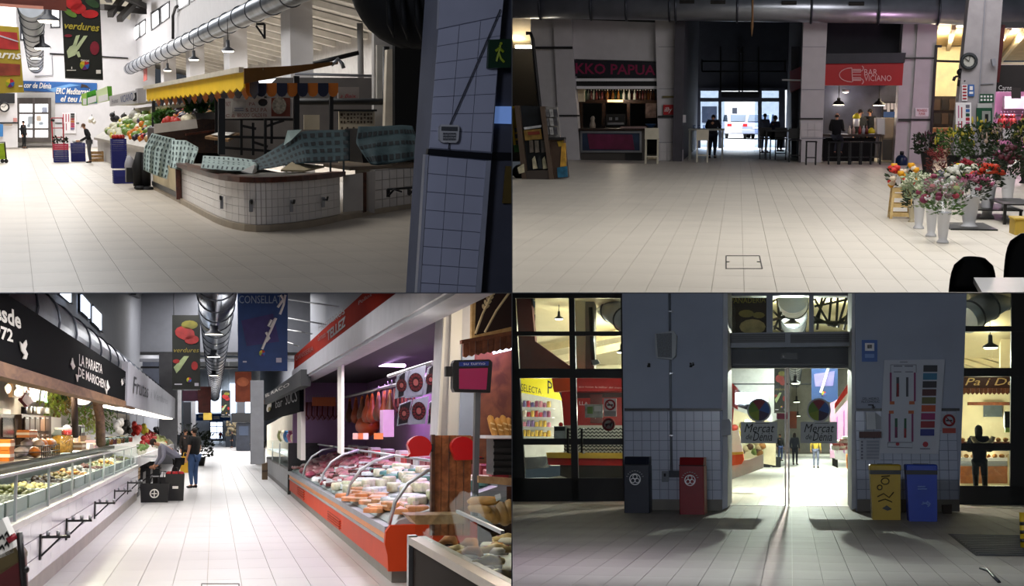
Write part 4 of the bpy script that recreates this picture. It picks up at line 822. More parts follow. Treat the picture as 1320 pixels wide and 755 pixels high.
tn=['brown orange dried fruit','grey green olives','dark green olives','pale yellow pickles','black olives','ochre nuts','golden dried fruit','white pickled garlic','red brown peppers','green beans','amber snacks','ivory almonds','brown lentils','sage capers']
pos=['nearest the camera','second from the near end','third from the near end','fourth from the near end','fifth along the case','sixth along the case','seventh along the case','eighth along the case','ninth along the case','tenth along the case','eleventh along the case','third from the far end','second from the far end','last at the far end']
tw=(yl-yN-1.2)/14
for i in range(14):
    y0_=yN+.9+i*tw; t=thing('food_tray','display tray heaped with %s, %s'%(tn[i],pos[i]),'tray',V3((xl-.42,y0_+tw/2,.86))); d=tw-.14
    mb=MB(); q=.33
    for x0,x1,a,b in ((-q,q,-d/2,-d/2+.03),(-q,q,d/2-.03,d/2),(-q,-q+.03,-d/2,d/2),(q-.03,q,-d/2,d/2)): mb.box(x0,x1,a,b,0,.13)
    mb.box(-q,q,-d/2,d/2,0,.01); ob('tray',mb,mat('tray_%d'%(i%3),['9aa29c','8c948e','aab2aa'][i%3],.3),t)
    rg=random.Random(i); mb=MB()
    for k in range(90):
        u,v=rg.uniform(-1,1),rg.uniform(-1,1); s=rg.uniform(.025,.05); mb.ball((u*q*.85,v*d*.44,.09+.10*(1-u*u)*(1-v*v)*rg.random()),(s,s*2.2,s*.8),5,4)
    ob('heap',mb,mat('food_'+fc[i],fc[i],.5,var=.5,scale=14),t,kind='stuff')
# folding bag brackets on the tile front
for i,(px,py,l) in enumerate(((51,705,'nearest the camera'),(85,682,'second from the near end'),(121.5,662,'in the middle of the counter'),(147,644,'second from the far end'),(164,632,'nearest the far end'))):
    y_=R.X(px,py,xl).y; z=.52; t=thing('bag_bracket','black folding bag bracket on the white tiles, '+pos[i] if False else 'black metal bag bracket on the white tiled counter, '+l,'bracket',V3((xl,y_,z))); mb=MB()
    mb.box(0,.02,-.05,.05,-.2,.06); ob('back_plate',mb,blackm,t); mb=MB(); mb.bar((.02,0,.03),(.3,0,.03),.06,.025); ob('arm',mb,blackm,t); ob('brace',MB().bar((.02,0,-.16),(.2,0,.02),.04,.02),blackm,t)
    me=MB().lathe([(.02,0),(.02,.05)],8).mesh('knob',steel)
    for k in range(3): ob('knob',me,None,t,loc=(.08+k*.1,0,.04))
# goods on the counter back shelf
zs=1.27
def onshelf(px,dx=-.75): return R.X(px,560,xl+dx).y
def put(px,dx=-.75): return V3((xl+dx,R.X(px,590,xl+dx).y,zs))
# helper: goods placed by pixel column on the back shelf, sizes in metres, depth along the aisle stretched to the shelf bay
def goods(name,label,cat,px,w,h,m,dx=-.75,d=None,group=None,parts=()):
    p=put(px,dx); t=thing(name,label,cat,p,group=group); return t,p
def carton(px,w,h,m,label,name='carton',cat='box',dx=-.75,d=.5,z=0):
    t=thing(name,label,cat,put(px,dx)+V3((0,0,z))); ob('box',MB().bbox(-w/2,w/2,-d/2,d/2,0,h,.008),m,t); ob('printed_band',box(-w/2-.004,w/2+.004,-d/2-.004,d/2+.004,h*.35,h*.65),mat('band_pale','d8cdb8',.5),t); return t
carton(4,.2,.13,mat('orange_box','b86a1e',.5),'lower orange carton at the left end of the counter',d=.4); carton(4,.2,.13,mat('orange_box'),'upper orange carton stacked at the left end of the counter',z=.13,d=.4)
def jar(px,r,h,cont,label,dx=-.75,lid='c8c8c0',z=0,group=None):
    t=thing('storage_jar',label,'jar',put(px,dx)+V3((0,0,z)),group=group)
    ob('jar',MB().lathe([(r*.9,0),(r,.02),(r,h*.75),(r*.75,h*.86),(r*.75,h*.92)],14,cap=False),gl,t); ob('contents',MB().lathe([(r*.86,.01),(r*.94,.03),(r*.94,h*.66),(r*.5,h*.72)],12),mat('jar_'+cont,cont,.5,var=.5,scale=25),t); ob('lid',MB().lathe([(r*.8,h*.92),(r*.8,h*1.02)],14),mat('lid_'+lid,lid,.4),t); return t
jar(80,.17,.4,'a8782e','large clear jar of golden nuts on the counter',dx=-.62,lid='d8dcd8')
# wire basket with wrapped packs
wb=thing('wire_basket','black wire basket of wrapped snack packs on the near counter end','basket',put(46,-.68)); mb=MB(); bw,bd,bh=.4,2.2,.16
for z in (0,.08,.16):
    for a,b in (((-.2,-1.1),(.2,-1.1)),((.2,-1.1),(.2,1.1)),((.2,1.1),(-.2,1.1)),((-.2,1.1),(-.2,-1.1))): mb.bar((*a,z),(*b,z),.012)
for k in range(11):
    for s in(-.2,.2): mb.bar((s,-1.1+k*.22,0),(s,-1.1+k*.22,.16),.01)
ob('wires',mb,blackm,wb)
pk_=[MB().ball((0,0,.06),(.08,.13,.07),7,5,.15).mesh('pack',mat('pack_'+c,c,.3,var=.3)) for c in ('cfc8c4','b06a28','d8d4d8','9a8a78')]
for i in range(12): ob('snack_pack',pk_[i%4],None,loc=put(46,-.68)+V3((-.1+.2*(i%2),-.95+(i//2)*.38,.02+.1*((i//3)%2))),label='wrapped snack pack in the black wire basket',cat='snack pack',group='packs in the wire basket')
carton(34,.16,.1,mat('orange_box'),'orange carton on top of the wire basket',z=.27,d=.9)
rj=['7a1a1a','a8841e','3a4a24','8a4a1e','5a1a24','c8a050','6a3a20','2a3a2a','a03020']
rn=['dark red','mustard','olive green','toffee','plum','honey','cocoa','bottle green','tomato red']
for i in range(9): jar(125+i*5.2,.085,.2,rj[i],'small jar of %s preserve in the row on the far counter shelf'%rn[i],lid=['b8a030','d8d8d0','1a1a1a'][i%3],dx=-.7)
carton(100,.22,.14,paleW,'small pale wooden box before the jar row',d=.9); carton(110,.22,.1,mat('white_pack','d2c8c4',.5),'low white carton beside the pale wooden box',d=.9); carton(117,.22,.16,mat('rose_pack','b89a98',.5),'rose coloured carton beside the low white one',d=.8); carton(108,.18,.14,mat('white_pack'),'white carton stacked behind the small goods',dx=-.95,z=.12,d=.8)
# back of the stall
xb=xl-2.0
ob('wall_side',box(xb-.1,xb,yN,yl+.5,0,2.6),mat('stall_back_wall','a8a094',.6),kind=ST); ob('ceiling',box(xb,xl-.12,yN,yl+.5,2.5,2.56),mat('stall_ceiling','b8aea0',.6),kind=ST)
def bx(pix,x,m,name,label,cat,t=-.06,parts=()):
    p=R.X(pix[0][0],max(q[1] for q in pix),x); o=thing(name,label,cat,V3((x,p.y,p.z))); ob('panel' if cat!='cabinet' else 'carcass',slx(pix,x,t),m,o,w=1)
    for nm,pp,mm in parts: ob(nm,slx(pp,x+.015,.012),mm,o,w=1)
    return o
def q4(x0,y0,x1,y1,s=.18): return [(x0,y0),(x1,y0+s*(x1-x0)),(x1,y1+s*.4*(x1-x0)),(x0,y1)]
xs=xl-1.35
bx(q4(16,485,31,512),xs,mat('brown_board','6a5238',.6),'snowman_board','brown hanging board with a white snowman figure','decoration',parts=[('snowman_body',[(18+.0,504),(22,500),(28,502),(28,509),(22,511),(18,509)],ivory),('snowman_head',[(20,493),(24,491),(27,495),(24,499),(20,498)],ivory),('scarf',[(20,498.5),(27,502),(27,503.5),(20,500)],blackm)])
ob('white_ornament',MB().ball(R.X(10,501,xs),(.05,.12,.07),8,5,.2),ivory,label='white hanging ornament left of the snowman board',cat='decoration')
bx(q4(29,484,47,516),xs-.02,ivory,'cloth_banner','white hanging cloth with an orange gingerbread man','cloth',parts=[('gingerbread_figure',[(38,496),(41,498),(41,503),(45,506),(45,508),(41,507),(42,516),(40,516),(39,511),(36,514),(35,512),(37,507),(34,505),(34,503),(37,503),(36,499)],mat('gingerbread','c0703a',.6))])
bx(q4(48,490,61,516),xs-.03,ivory,'cloth_banner','white hanging cloth with dark green fir trees','cloth',parts=[('fir_tree',[(51,516),(54,498),(57,517)],mat('fir_green','1f5a34',.6)),('fir_tree',[(56,518),(58.5,504),(61,519)],mat('fir_green'))])
bx([(34,506),(44,518),(36,524),(28,515)],xs+.02,mat('dark_red_cloth','6a1a1e',.8),'red_cloth','dark red cloth square hanging by its corner','cloth')
bx([(62,503),(72,506),(76,540),(64,540)],xb+.04,mat('lit_leaf_poster','a8b45a',.6,var=.5,scale=4),'poster','yellow green leafy panel behind the cabinets','poster')
cab=bx(q4(28,534,66,580,.05),xs-.1,wood('cabinet_brown','2a1c12','43301f'),'wooden_cabinet','dark brown wooden cabinet with rows of small drawers','cabinet',t=-.3)
for r_ in range(2):
    for k in range(5): a=31+k*6.6; b=537+r_*22; ob('drawer',slx([(a,b),(a+5.6,b+.4),(a+5.6,b+18.4),(a,b+18)],xs-.08,.02),mat('drawer_%d'%((k+r_)%2),['3a281a','4e3622'][(k+r_)%2],.5),cab,w=1); ob('handle',slx([(a+1.5,b+1),(a+4,b+1.1),(a+4,b+2.4),(a+1.5,b+2.3)],xs-.06,.02),alum,cab,w=1)
ca2=bx(q4(-6,534,27,600,.02),xs-.2,mat('cabinet_grey_brown','54493f',.6),'display_cabinet','grey brown cabinet with a dark window at the left edge','cabinet',t=-.3); ob('window',slx([(2,538),(17,539),(17,564),(2,563)],xs-.18,.02),mat('dark_window','1e1a18',.15),ca2,w=1); ob('door',slx([(19,540),(27,541),(27,562),(19,561)],xs-.18,.02),mat('cabinet_door','6a5f52',.5),ca2,w=1)
bx(q4(66,537,79,560,.1),xs-.1,ivory,'white_box','white box standing beside the drawer cabinet','box',t=-.2)
for i,(px,c) in enumerate(((31,'3a3a38'),(37,'c8c4bc'),(42,'44403a'),(48,'b8b4ac'),(53,'504a44'),(60,'d0ccc4'))):
    p=R.X(px,533,xs-.2); t=thing('tin','%s tin standing %s on the drawer cabinet'%(['black','ivory','charcoal','pale grey','brown','white'][i],['first','second','third','fourth','fifth','last'][i]),'tin',p); ob('tin',MB().lathe([(.055,0),(.055,.11)],10,sy=2),mat('tin_'+c,c,.4),t); ob('lid',MB().lathe([(.058,.11),(.058,.125)],10,sy=2),alum,t)
ob('small_white_box',slx(q4(4,526,14,533),xs-.25,-.15),ivory,label='small white box on the grey brown cabinet',cat='box')
for i,(pix,c,l) in enumerate((([(66,508),(78,508),(80,532),(68,534)],'8a9a3a','first bunch of dried herbs left of the dark pole'),([(80,512),(91,512),(92,530),(81,533)],'9a7a3a','bunch of ochre herbs next to the dark pole'),([(100,520),(110,524),(112,545),(101,543)],'7a9a3a','bright green bunch right of the dark pole'),([(112,524),(124,528),(124,548),(113,548)],'98803a','straw coloured bunch before the wooden pole'),([(136,530),(146,534),(146,556),(137,556)],'6a8a3a','green bunch right of the wooden pole'),([(84,502),(94,506),(94,512),(85,512)],'3a5a24','dark green bunch hanging highest by the pole'),([(108,542),(120,545),(120,560),(109,562)],'a8b85a','pale green bunch low behind the cartons'))):
    p=R.X(pix[0][0],pix[2][1],xb+.5); p2=R.X(pix[2][0],pix[0][1],xb+.5); t=thing('herb_bunch',l,'herbs',V3((xb+.4,(p.y+p2.y)/2,p.z))); hh=abs(p2.z-p.z)+.05; ww=max(.25,abs(p2.y-p.y)/2)
    rg=random.Random(i); mb=MB()
    for k in range(110):
        cc_=V3((rg.uniform(-.25,.25),rg.uniform(-ww,ww),rg.uniform(0,hh))); dd=V3((rg.uniform(-.3,1),rg.uniform(-1,1),rg.uniform(-1,.5))).normalized(); s_=dd.cross(V3((0,.3,1))).normalized()*.03; mb.add([cc_,cc_+dd*.09+s_,cc_+dd*.18,cc_+dd*.09-s_],[(0,1,2,3)])
    ob('leaves',mb,mat('herb_'+c,c,.6,var=.3,scale=9),t,kind='stuff'); ob('cord',MB().tube([(0,0,hh),(0,0,hh+.15)],.01,5),blackm,t)
ob('dark_pole',MB().tube([R.X(94.5,490,xl-.35),R.X(97.5,562,xl-.35)],.05,8),mat('pole_dark','2c201a',.6),label='dark slim pole in front of the herbs',cat='pole')
ob('wooden_pole',MB().tube([R.X(124,508,xl-.25),R.X(129,540,xl-.25),R.X(130,572,xl-.25)],[.085,.08,.085],10),wood('pole_wood','5a4232','86694e'),label='thick rough wooden pole at the counter',cat='pole')
ob('lamp_globe',MB().ball(R.X(106,514,xl-1.2),(.2,.7,.14),12,8),mat('white_bulb','fff8ec',emit=1.5,var=0),label='big glowing white bag lamp between the poles',cat='lamp')
sc_=thing('scales','black weighing scales above the small wooden box','scales',put(96,-1.0)+V3((0,0,.25))); ob('body',MB().bbox(-.15,.15,-.5,.5,0,.2,.02),blackm,sc_); ob('plate',box(-.13,.13,-.5,.5,.2,.215),steel,sc_); ob('wood_base',box(-.16,.16,-.7,.7,-.24,0),paleW,sc_); ob('display',box(.15,.16,-.3,.3,.06,.15),mat('pale_display','8a9a90',.3),sc_)
rb=thing('red_pot','red pot with a white lid beside the scales','pot',put(85,-1.0)+V3((0,0,.27))); ob('pot',MB().lathe([(.07,0),(.09,.02),(.09,.1)],12,sy=3),mat('red_pot','a01a1e',.4),rb); ob('lid',MB().lathe([(.085,.1),(.06,.16),(.0,.2)],12,sy=3,cap=False),ivory,rb); 
bp_=thing('spotted_box','white box with dark spots under the red pot','box',put(88,-.95)); ob('box',MB().bbox(-.12,.12,-.6,.6,0,.26,.01),ivory,bp_)
for k in range(4): ob('spot',MB().lathe([(.035,0),(.035,.01)],10,c=(0,0,0)),blackm,bp_,loc=(.0,-.45+.3*k,.262))
area((xl-.4,22,1.22),.3,60,(1,.97,.9),sy=20,name='case_fill_light'); lamp((xl-.7,17,2.3),140,(1,.86,.62),.15); lamp((xl-.7,22,2.3),190,(1,.88,.66),.15); lamp((xl-.8,28,2.3),260,(1,.92,.75),.15)  # the area light is an added fill inside the display case
ob('fascia_light',box(xl-.35,xl-.25,14.5,24,2.4,2.44),mat('warm_strip','ffd08a',emit=4,var=0),label='warm light tube under the black sign',cat='lamp')
# near trolley with patterned bag
tr=thing('shopping_trolley','dark shopping trolley with a patterned bag at the near left corner','trolley',V3((xl+.28,11.6,0)))
def nX(a,b): return R.Y(a,b,11.6)
ob('bag',MB().extr([nX(-14,680),nX(3,668),nX(15,695),nX(18,712),nX(-14,725)],(0,.3,0)),mat('chevron_white','d8d8d4',.7),tr,w=1)
for i in range(7):
    a=-6+(i%4)*6; b=688+(i//4)*13+ (i%2)*4; ob('chevron',MB().extr([nX(a,b),nX(a+3,b-4),nX(a+6,b+1),nX(a+6,b+4.5),nX(a+3,b),nX(a,b+4)],(0,-.01,0)),blackm,tr,w=1)
ob('lid',MB().extr([nX(-14,722),nX(20,705),nX(27,716),nX(27,722),nX(-14,750)],(0,.4,0)),mat('olive_cover','4a4024',.5,var=.2),tr,w=1); ob('red_body',MB().extr([nX(-14,742),nX(26,722),nX(29,790),nX(-14,800)],(0,.4,0)),mat('dark_red_cover','4a1014',.5,var=.2),tr,w=1); ob('frame',MB().tube([nX(25,686),nX(28,720),nX(31,755),nX(31,790)],.025,8),blackm,tr,w=1); ob('handle',MB().tube([nX(10,697),nX(21,690)],.025,8),mat('red_handle','8a1a2a',.4),tr,w=1); ob('hook',MB().tube([nX(25,686),nX(27,692),nX(28,700)],.018,6),steel,tr,w=1); ob('knob',MB().ball(nX(33,734),.03,8,5),blackm,tr,w=1)
# ---- fruit and vegetable stall further along
yv0=yl+.3; yv1=R.X(226,601,xl).y
st=thing('produce_stall','sloped fruit and vegetable stand under the white sign','stall',V3((xl-.8,45,0))); 
ob('slope',MB().extr([(xl-.15,yv0,.75),(xl-.15,yv0,.85),(xl-1.9,yv0,1.75),(xl-1.9,yv0,1.6)],(0,yv1-yv0,0)),mat('stall_white','c8c6c4',.5),st,w=1); ob('front_board',box(xl-.16,xl-.08,yv0,yv1,.72,.98),whitep,st,w=1); ob('back_panel',box(xl-2.2,xl-2.1,yv0,yv1,0,2.3),mat('stall_lit_back','d8d0c0',.6),st,w=1); ob('end_cheek',MB().extr([(xl-.1,yv0,.72),(xl-.1,yv0,1.0),(xl-.7,yv0,1.15),(xl-.9,yv0,.72)],(0,.08,0)),whitep,st,w=1)
def fruit(name,r,c,shape=(1,1,1)):
    me=MB().ball((0,0,0),(r*shape[0],r*shape[1],r*shape[2]),8,5,.05).mesh(name,mat('skin_of_'+c,c,.35,var=.2,scale=8)); st_=MB().tube([(0,0,r*shape[2]*.9),(0.01,0,r*shape[2]*1.15)],.012,5).mesh('stem',mat('stem_green','4a6a20',.6)); return me,st_
FR={}
def pile(name,label,cat,group,col,r,spots,shape=(1,1,1),stem=False):
    me,stm=fruit(name,r,col,shape)
    for p in spots:
        o=ob(name,me,None,loc=p,rot=random.uniform(0,6),label=label,cat=cat,group=group)
        if stem: ob('stem',stm,None,o)
def slope(px0,px1,dx0,dx1,n,seed,zoff=.06,jx=0):
    rg=random.Random(seed); out=[]; nx=max(1,int(n**.5*.8)); 
    for k in range(n):
        dx=rg.uniform(dx0,dx1); x=xl+dx; px=rg.uniform(px0,px1); y=R.X(px,560,x).y; y=min(max(y,yv0+.2),yv1-.2); z=.85+(-dx-.15)/1.75*.9+zoff+rg.uniform(0,.07); out.append(V3((x,y,z)))
    return out
pile('red_pepper','glossy red pepper in the pile behind the leeks','pepper','red peppers on the fruit stall','a8141c',.10,slope(184,200,-1.0,-.4,34,1,.12),(1,1,.9),True)
pile('red_apple','red apple in the upper rows of the fruit stall','apple','red apples on the fruit stall','b02a30',.08,slope(188,212,-1.4,-1.0,34,2,.1))
pile('yellow_lemon','yellow lemon high on the fruit stall','lemon','lemons on the fruit stall','d8c83a',.08,slope(186,200,-1.9,-1.5,26,3),(1.2,1,.9))
pile('green_cabbage','pale green cabbage in the middle of the fruit stall','cabbage','cabbages on the fruit stall','a8b070',.16,slope(200,214,-.9,-.4,16,4))
pile('orange','orange in the far part of the fruit stall','orange','oranges on the fruit stall','d0701e',.09,slope(206,220,-.9,-.3,26,5))
pile('cauliflower','white cauliflower on the fruit stall front','cauliflower','cauliflowers on the fruit stall','d0ccb0',.15,slope(204,222,-.35,-.2,12,6))
pile('pomegranate','dark red pomegranate behind the yellow lemons','pomegranate','pomegranates on the fruit stall','7a1420',.09,slope(196,218,-1.9,-1.3,24,7))
lk=MB().tube([(0,0,0),(.02,.05,.15)],[.04,.035],6).mesh('leek',mat('leek_white','dcdcc8',.5)); ltop=MB().tube([(.02,.05,.15),(.06,.1,.26)],[.03,.05],6).mesh('leaf_top',mat('leek_green','7a9a5a',.6))
rg=random.Random(5)
for k in range(16):
    x=xl-rg.uniform(.15,.5); o=ob('leek',lk,None,loc=V3((x,R.X(178+k*.6,575,x).y,.93)),rot=rg.uniform(-.8,.8),label='white leek standing in the front row of the fruit stall',cat='leek',group='leeks on the fruit stall'); ob('leaf_top',ltop,None,o)
for i,(px,dx,z,c,l) in enumerate(((151,-1.2,1.95,'e0dcd8','white paper bag roll hanging above the fruit stall'),(163,-1.2,1.95,'26221f','dark bag hanging above the fruit stall'),(176,-1.1,1.9,'b8281e','bunch of red dried chillies hanging over the stall'),(185,-1.2,1.85,'d8c840','bunch of yellow bananas hanging over the stall'),(204,-1.0,1.8,'1d1a1a','dark scale head hanging over the stall'))):
    p=V3((xl+dx,R.X(px,540,xl+dx).y,z)); t=thing('hanging_goods',l,'goods',p); mb=MB()
    for k in range(9): mb.ball((random.uniform(-.12,.12),random.uniform(-.5,.5),-random.uniform(.05,.4)),(.1,.3,.12),6,4,.1)
    ob('bundle',mb,mat('goods_'+c,c,.6,var=.2),t); ob('cord',MB().tube([(0,0,-.05),(0,0,.3)],.01,5),blackm,t)
# under the stall: crates and bins
def crate(label,p,w,d,h,m,rot=0,slats=3,group=None,z=0,rim=None):
    t=thing('crate',label,'crate',p+V3((0,0,z)),rot,group)
    for k in range(slats):
        for sx,sy in((0,-1),(0,1),(1,0),(-1,0)): ob('slat',MB().cbox((sx*w/2,sy*d/2,h*(k+.5)/slats),(w if sx==0 else .02,d if sy==0 else .02,h/slats*.78)),m,t)
    for sx in(-1,1):
        for sy in(-1,1): ob('corner_post',MB().cbox((sx*(w/2-.015),sy*(d/2-.015),h/2),(.035,.035,h)),rim or m,t)
    ob('bottom',box(-w/2,w/2,-d/2,d/2,0,.02),m,t); return t
pw=wood('crate_wood','8a6a44','b8935e',.6)
crate('pale wooden crate with a green label under the fruit stall',V3((xl-.35,yl+1.8,.42)),.55,1.0,.28,pw); crate('grey plastic crate under the wooden one',V3((xl-.35,yl+1.8,0)),.55,1.0,.4,mat('grey_plastic','5a5c60',.5),slats=2)
for i,(px,py) in enumerate(((183,638),(196,630),(205,622),(214,612))): crate(['black','second black','third black','farthest black'][i]+' plastic crate in the shade below the stall',V3((xl-.5,R.fl(px,py).y,0)),.7,1.6,.5,mat('black_plastic','141416',.5),slats=2)
def bag(label,px,py,w,h,m,rot=0,logo=None,name='shopping_bag',cat='bag'):
    p=R.fl(px,py); t=thing(name,label,cat,p,rot); d=.3; a=[(-w/2*.95,-d/2),(w/2*.95,-d/2),(w/2*.95,d/2),(-w/2*.95,d/2)]; b=[(x*1.08,y*1.1) for x,y in a]
    mb=MB(); mb.add([(x,y,0) for x,y in a]+[(x,y,h) for x,y in b]+[(x*.92,y*.9,h*.96) for x,y in b],[(3,2,1,0)]+[(i,(i+1)%4,4+(i+1)%4,4+i) for i in range(4)]+[(4+i,4+(i+1)%4,8+(i+1)%4,8+i) for i in range(4)]+[(8,9,10,11)]); ob('bag',mb,m,t)
    for s in(-1,1): ob('handle',MB().tube([(-w*.2,s*d*.5,h*.97),(-w*.12,s*d*.35,h+.14),(w*.12,s*d*.35,h+.14),(w*.2,s*d*.5,h*.97)],.012,6),m,t)
    return t
blkbag=mat('black_bag','101012',.5)
b1=bag('wide black bag with a white round logo on the floor',199,647,.62,.42,blkbag); mb=MB(); mb.ring((0,-.165,.2),.09,.014); mb.bar((-.06,-.165,.2),(.06,-.165,.2),.02); mb.bar((0,-.165,.12),(0,-.165,.28),.02); ob('logo',mb,ivory,b1)
b2=bag('tall black bag with a white label standing before the bending man',225,645,.42,.62,blkbag); ob('label_patch',box(-.05,.08,-.168,-.16,.28,.34),ivory,b2)
for k in range(7): ob('red_pepper',MB().ball((0,0,0),.06,7,5),mat('skin_of_a8141c'),b2,loc=(-.15+.05*k,random.uniform(-.08,.08),.62))
bag('dark bag slumped behind the wide black bag',212,638,.5,.45,mat('dark_bag2','1c1a1c',.7),rot=.4)
cb_=ob('clear_pack',box(-.18,.18,-.3,.3,0,.06),mat('pale_pack','b8bcc0',.3),loc=V3((xl+.15,R.fl(208,640).y+.5,.95)),label='pale clear pack held out by the bending man',cat='pack')
person('man in grey hoodie bending over the stall with a beard',R.fl(225,637),1.72,-math.pi*.42,dict(pelvis=(0,.05,.51),waist=(0,.0,.6),chest=(0,-.13,.67),neck=(0,-.24,.73),throat=(0,-.275,.745),head=(0,-.32,.755),crown=(0,-.37,.78),shL=(.1,-.2,.70),shR=(-.1,-.2,.70),elL=(.13,-.2,.55),elR=(-.13,-.2,.55),wrL=(.1,-.28,.43),wrR=(-.1,-.28,.43),haL=(.09,-.32,.41),haR=(-.09,-.32,.41),hiL=(.05,.05,.49),hiR=(-.05,.05,.49),look=(0,-.6,-.8)),top='8f90a0',legs='17171c',hair='2a1810')
person('man in black t-shirt and blue jeans standing with his back to the aisle',R.fl(249,629),1.74,-math.pi*.72,dict(wrR=(-.14,-.06,.5),haR=(-.14,-.08,.46)),top='121214',legs='3d567e',hair='1a100a',sleeves=False,wide=1.2)
yb3=bag('yellow paper bag on the floor between the two men',238,609,.34,.62,mat('yellow_paper','c89a1e',.6))
person('vendor with dark hair and pale mask behind the standing man',R.fl(238,606),1.7,.5,top='2a2422',legs='1c1a1c',hair='241610')
# dark plants behind the men
for i,(px,py,hh,ww,l) in enumerate(((234,596,1.9,1.0,'dark leafy plant display behind the men on the left'),(256,600,1.5,.8,'dark leafy plant display right of the standing man'))):
    p=R.fl(px,py); t=thing('plant_display',l,'plant',p); m=mat('deep_foliage','1b2417',.7,var=.5); ob('pot',MB().lathe([(.25,0),(.32,.4)],12),blackm,t); ob('foliage',leafmesh('f',260,ww*.7,.4,hh,.22,.06,m,i),m,t,kind='stuff')
# ---- far middle
def panel(name,label,cat,pix,y,m,parts=(),t=.05):
    o=thing(name,label,cat,R.Y(sum(p[0] for p in pix)/len(pix),max(p[1] for p in pix),y)); ob('sheet',sl(pix,y,t),m,o,w=1)
    for nm,pp,mm in parts: ob(nm,sl(pp,y-.03,.025),mm,o,w=1)
    return o
def rc(a,b,c,d): return [(a,b),(c,b),(c,d),(a,d)]
def el(cx,cy,rx,ry,n=12,a=0): return [(cx+rx*math.cos(2*math.pi*k/n)*math.cos(a)-ry*math.sin(2*math.pi*k/n)*math.sin(a),cy+rx*math.cos(2*math.pi*k/n)*math.sin(a)+ry*math.sin(2*math.pi*k/n)*math.cos(a)) for k in range(n)]
bk_=mat('banner_black','14160f',.6); rr_=mat('banner_red','8a1a18',.5,var=.3,scale=4); yy_=mat('banner_olive','6a6418',.5,var=.3,scale=4); gg_=mat('banner_leaf','9aa878',.5,var=.3,scale=4); dgr=mat('banner_darkgreen','20301a',.6,var=.3); gold=mat('gold_print','8a7a2a',.5,var=0); bbl=mat('banner_blue','1f3f74',.55,var=.15)
def emblem(par,cx,cy,r,y):
    cs=['b01a22','2a58a0','5a1a60','8a9a1a','c8a81a']
    for k in range(5):
        a0=-90+72*k; ob('emblem_petal',sl([(cx,cy)]+[(cx+r*math.cos(math.radians(a0+18*j)),cy+r*math.sin(math.radians(a0+18*j))) for j in range(5)],y-.04,.02),mat('petal_print_'+cs[k],cs[k],.5,var=0),par,w=1)
yb1=44
def vegbanner(label,x0,y0,x1,y1,y,letter=True):
    w=x1-x0;h=y1-y0; X=lambda u:x0+u*w; Yy=lambda v:y0+v*h
    o=panel('hanging_banner',label,'banner',rc(x0,y0,x1,y1),y,bk_,[('red_peppers',el(X(.45),Yy(.24),w*.36,h*.09,12,.2),rr_),('red_peppers',el(X(.7),Yy(.33),w*.26,h*.06,12,-.1),rr_),('olive_shape',el(X(.62),Yy(.13),w*.3,h*.06,12),yy_),('fennel_stalk',[(X(.15),Yy(.78)),(X(.05),Yy(.7)),(X(.42),Yy(.55)),(X(.6),Yy(.55)),(X(.3),Yy(.72))],gg_),('red_cherries',el(X(.8),Yy(.68),w*.12,h*.06,10),rr_),('dark_leaves',el(X(.15),Yy(.62),w*.13,h*.03,10),rr_)])
    if letter: write(o,'verdures',[(X(.06),Yy(.5)),(X(.96),Yy(.5)),(X(.96),Yy(.44)),(X(.06),Yy(.44))],gold,y=y,off=.04,shear=.25)
    emblem(o,X(.6),Yy(.87),w*.09,y); ob('small_print',sl(rc(X(.08),Yy(.92),X(.35),Yy(.935)),y-.03,.02),mat('pale_print'),o,w=1); ob('small_print',sl(rc(X(.8),Yy(.91),X(.95),Yy(.95)),y-.03,.02),mat('pale_print'),o,w=1)
    ob('cord',MB().tube([R.Y(x0+2,y0,y),R.Y(x0+2,y0-40,y)],.012,5),blackm,o,w=1); ob('cord',MB().tube([R.Y(x1-2,y0,y),R.Y(x1-2,y0-40,y)],.012,5),blackm,o,w=1); ob('hem_bar',sl(rc(x0-.3,y1-.8,x1+.3,y1+.4),y-.02,.09),mat('hem_grey','4a4c48',.5),o,w=1); return o
vegbanner('black vegetable banner hanging left of the middle duct',222,406,258,502,yb1); vegbanner('small black vegetable banner hanging far down the aisle',285,503,297,537,100,False)
cb2=panel('hanging_banner','large dark blue banner with white lettering and a fish drawing','banner',[(306,372),(371,372),(370.5,478),(307,478)],38,bbl,[('purple_sheet',[(311,413),(352,404),(360,440),(318,446)],mat('banner_purple','3a2f66',.6,var=.2))])
write(cb2,'CONSELLATS',[(308,391),(368,391),(368,381),(308,381)],mat('chalk_print','98a8b8',.5,var=0),y=38,off=.04); emblem(cb2,338,455,4,38)
strokes(cb2,[[(338,450),(344,436),(350,424),(356,410),(354,412),(349,422),(346,420),(350,412)],[(343,440),(347,436),(343,428)],[(361,405),(366,392),(368,380)],[(358,396),(365,386),(362,380)]],37.94,.035,ivory,'fish_drawing'); ob('small_print',sl(rc(313,465,318,467),37.95,.02),mat('pale_print'),cb2,w=1); ob('small_print',sl(rc(356,461,363,467),37.95,.02),mat('pale_print'),cb2,w=1)
panel('hanging_banner','dark plum banner hanging left of the far duct end','banner',rc(235,503,257,517),90,mat('banner_plum','3a1428',.6,var=.3)); panel('hanging_banner','dark brown red banner hanging below the plum one','banner',rc(255,498,272,532),86,mat('banner_rust','4a1a12',.6,var=.4,scale=3)); o=panel('hanging_banner','brown orange banner hanging right of the far duct end','banner',rc(303,479,324,518),84,mat('banner_brown','7a3418',.6,var=.3,scale=2)); ob('meat_print',sl(el(313,492,8,6),83.95,.03),mat('banner_meat','a85a38',.6,var=.3),o,w=1)
panel('hanging_banner','small yellow banner in front of the far blue sign','banner',rc(262,532,273,541),110,mat('banner_yellow','b89a3a',.6)); 
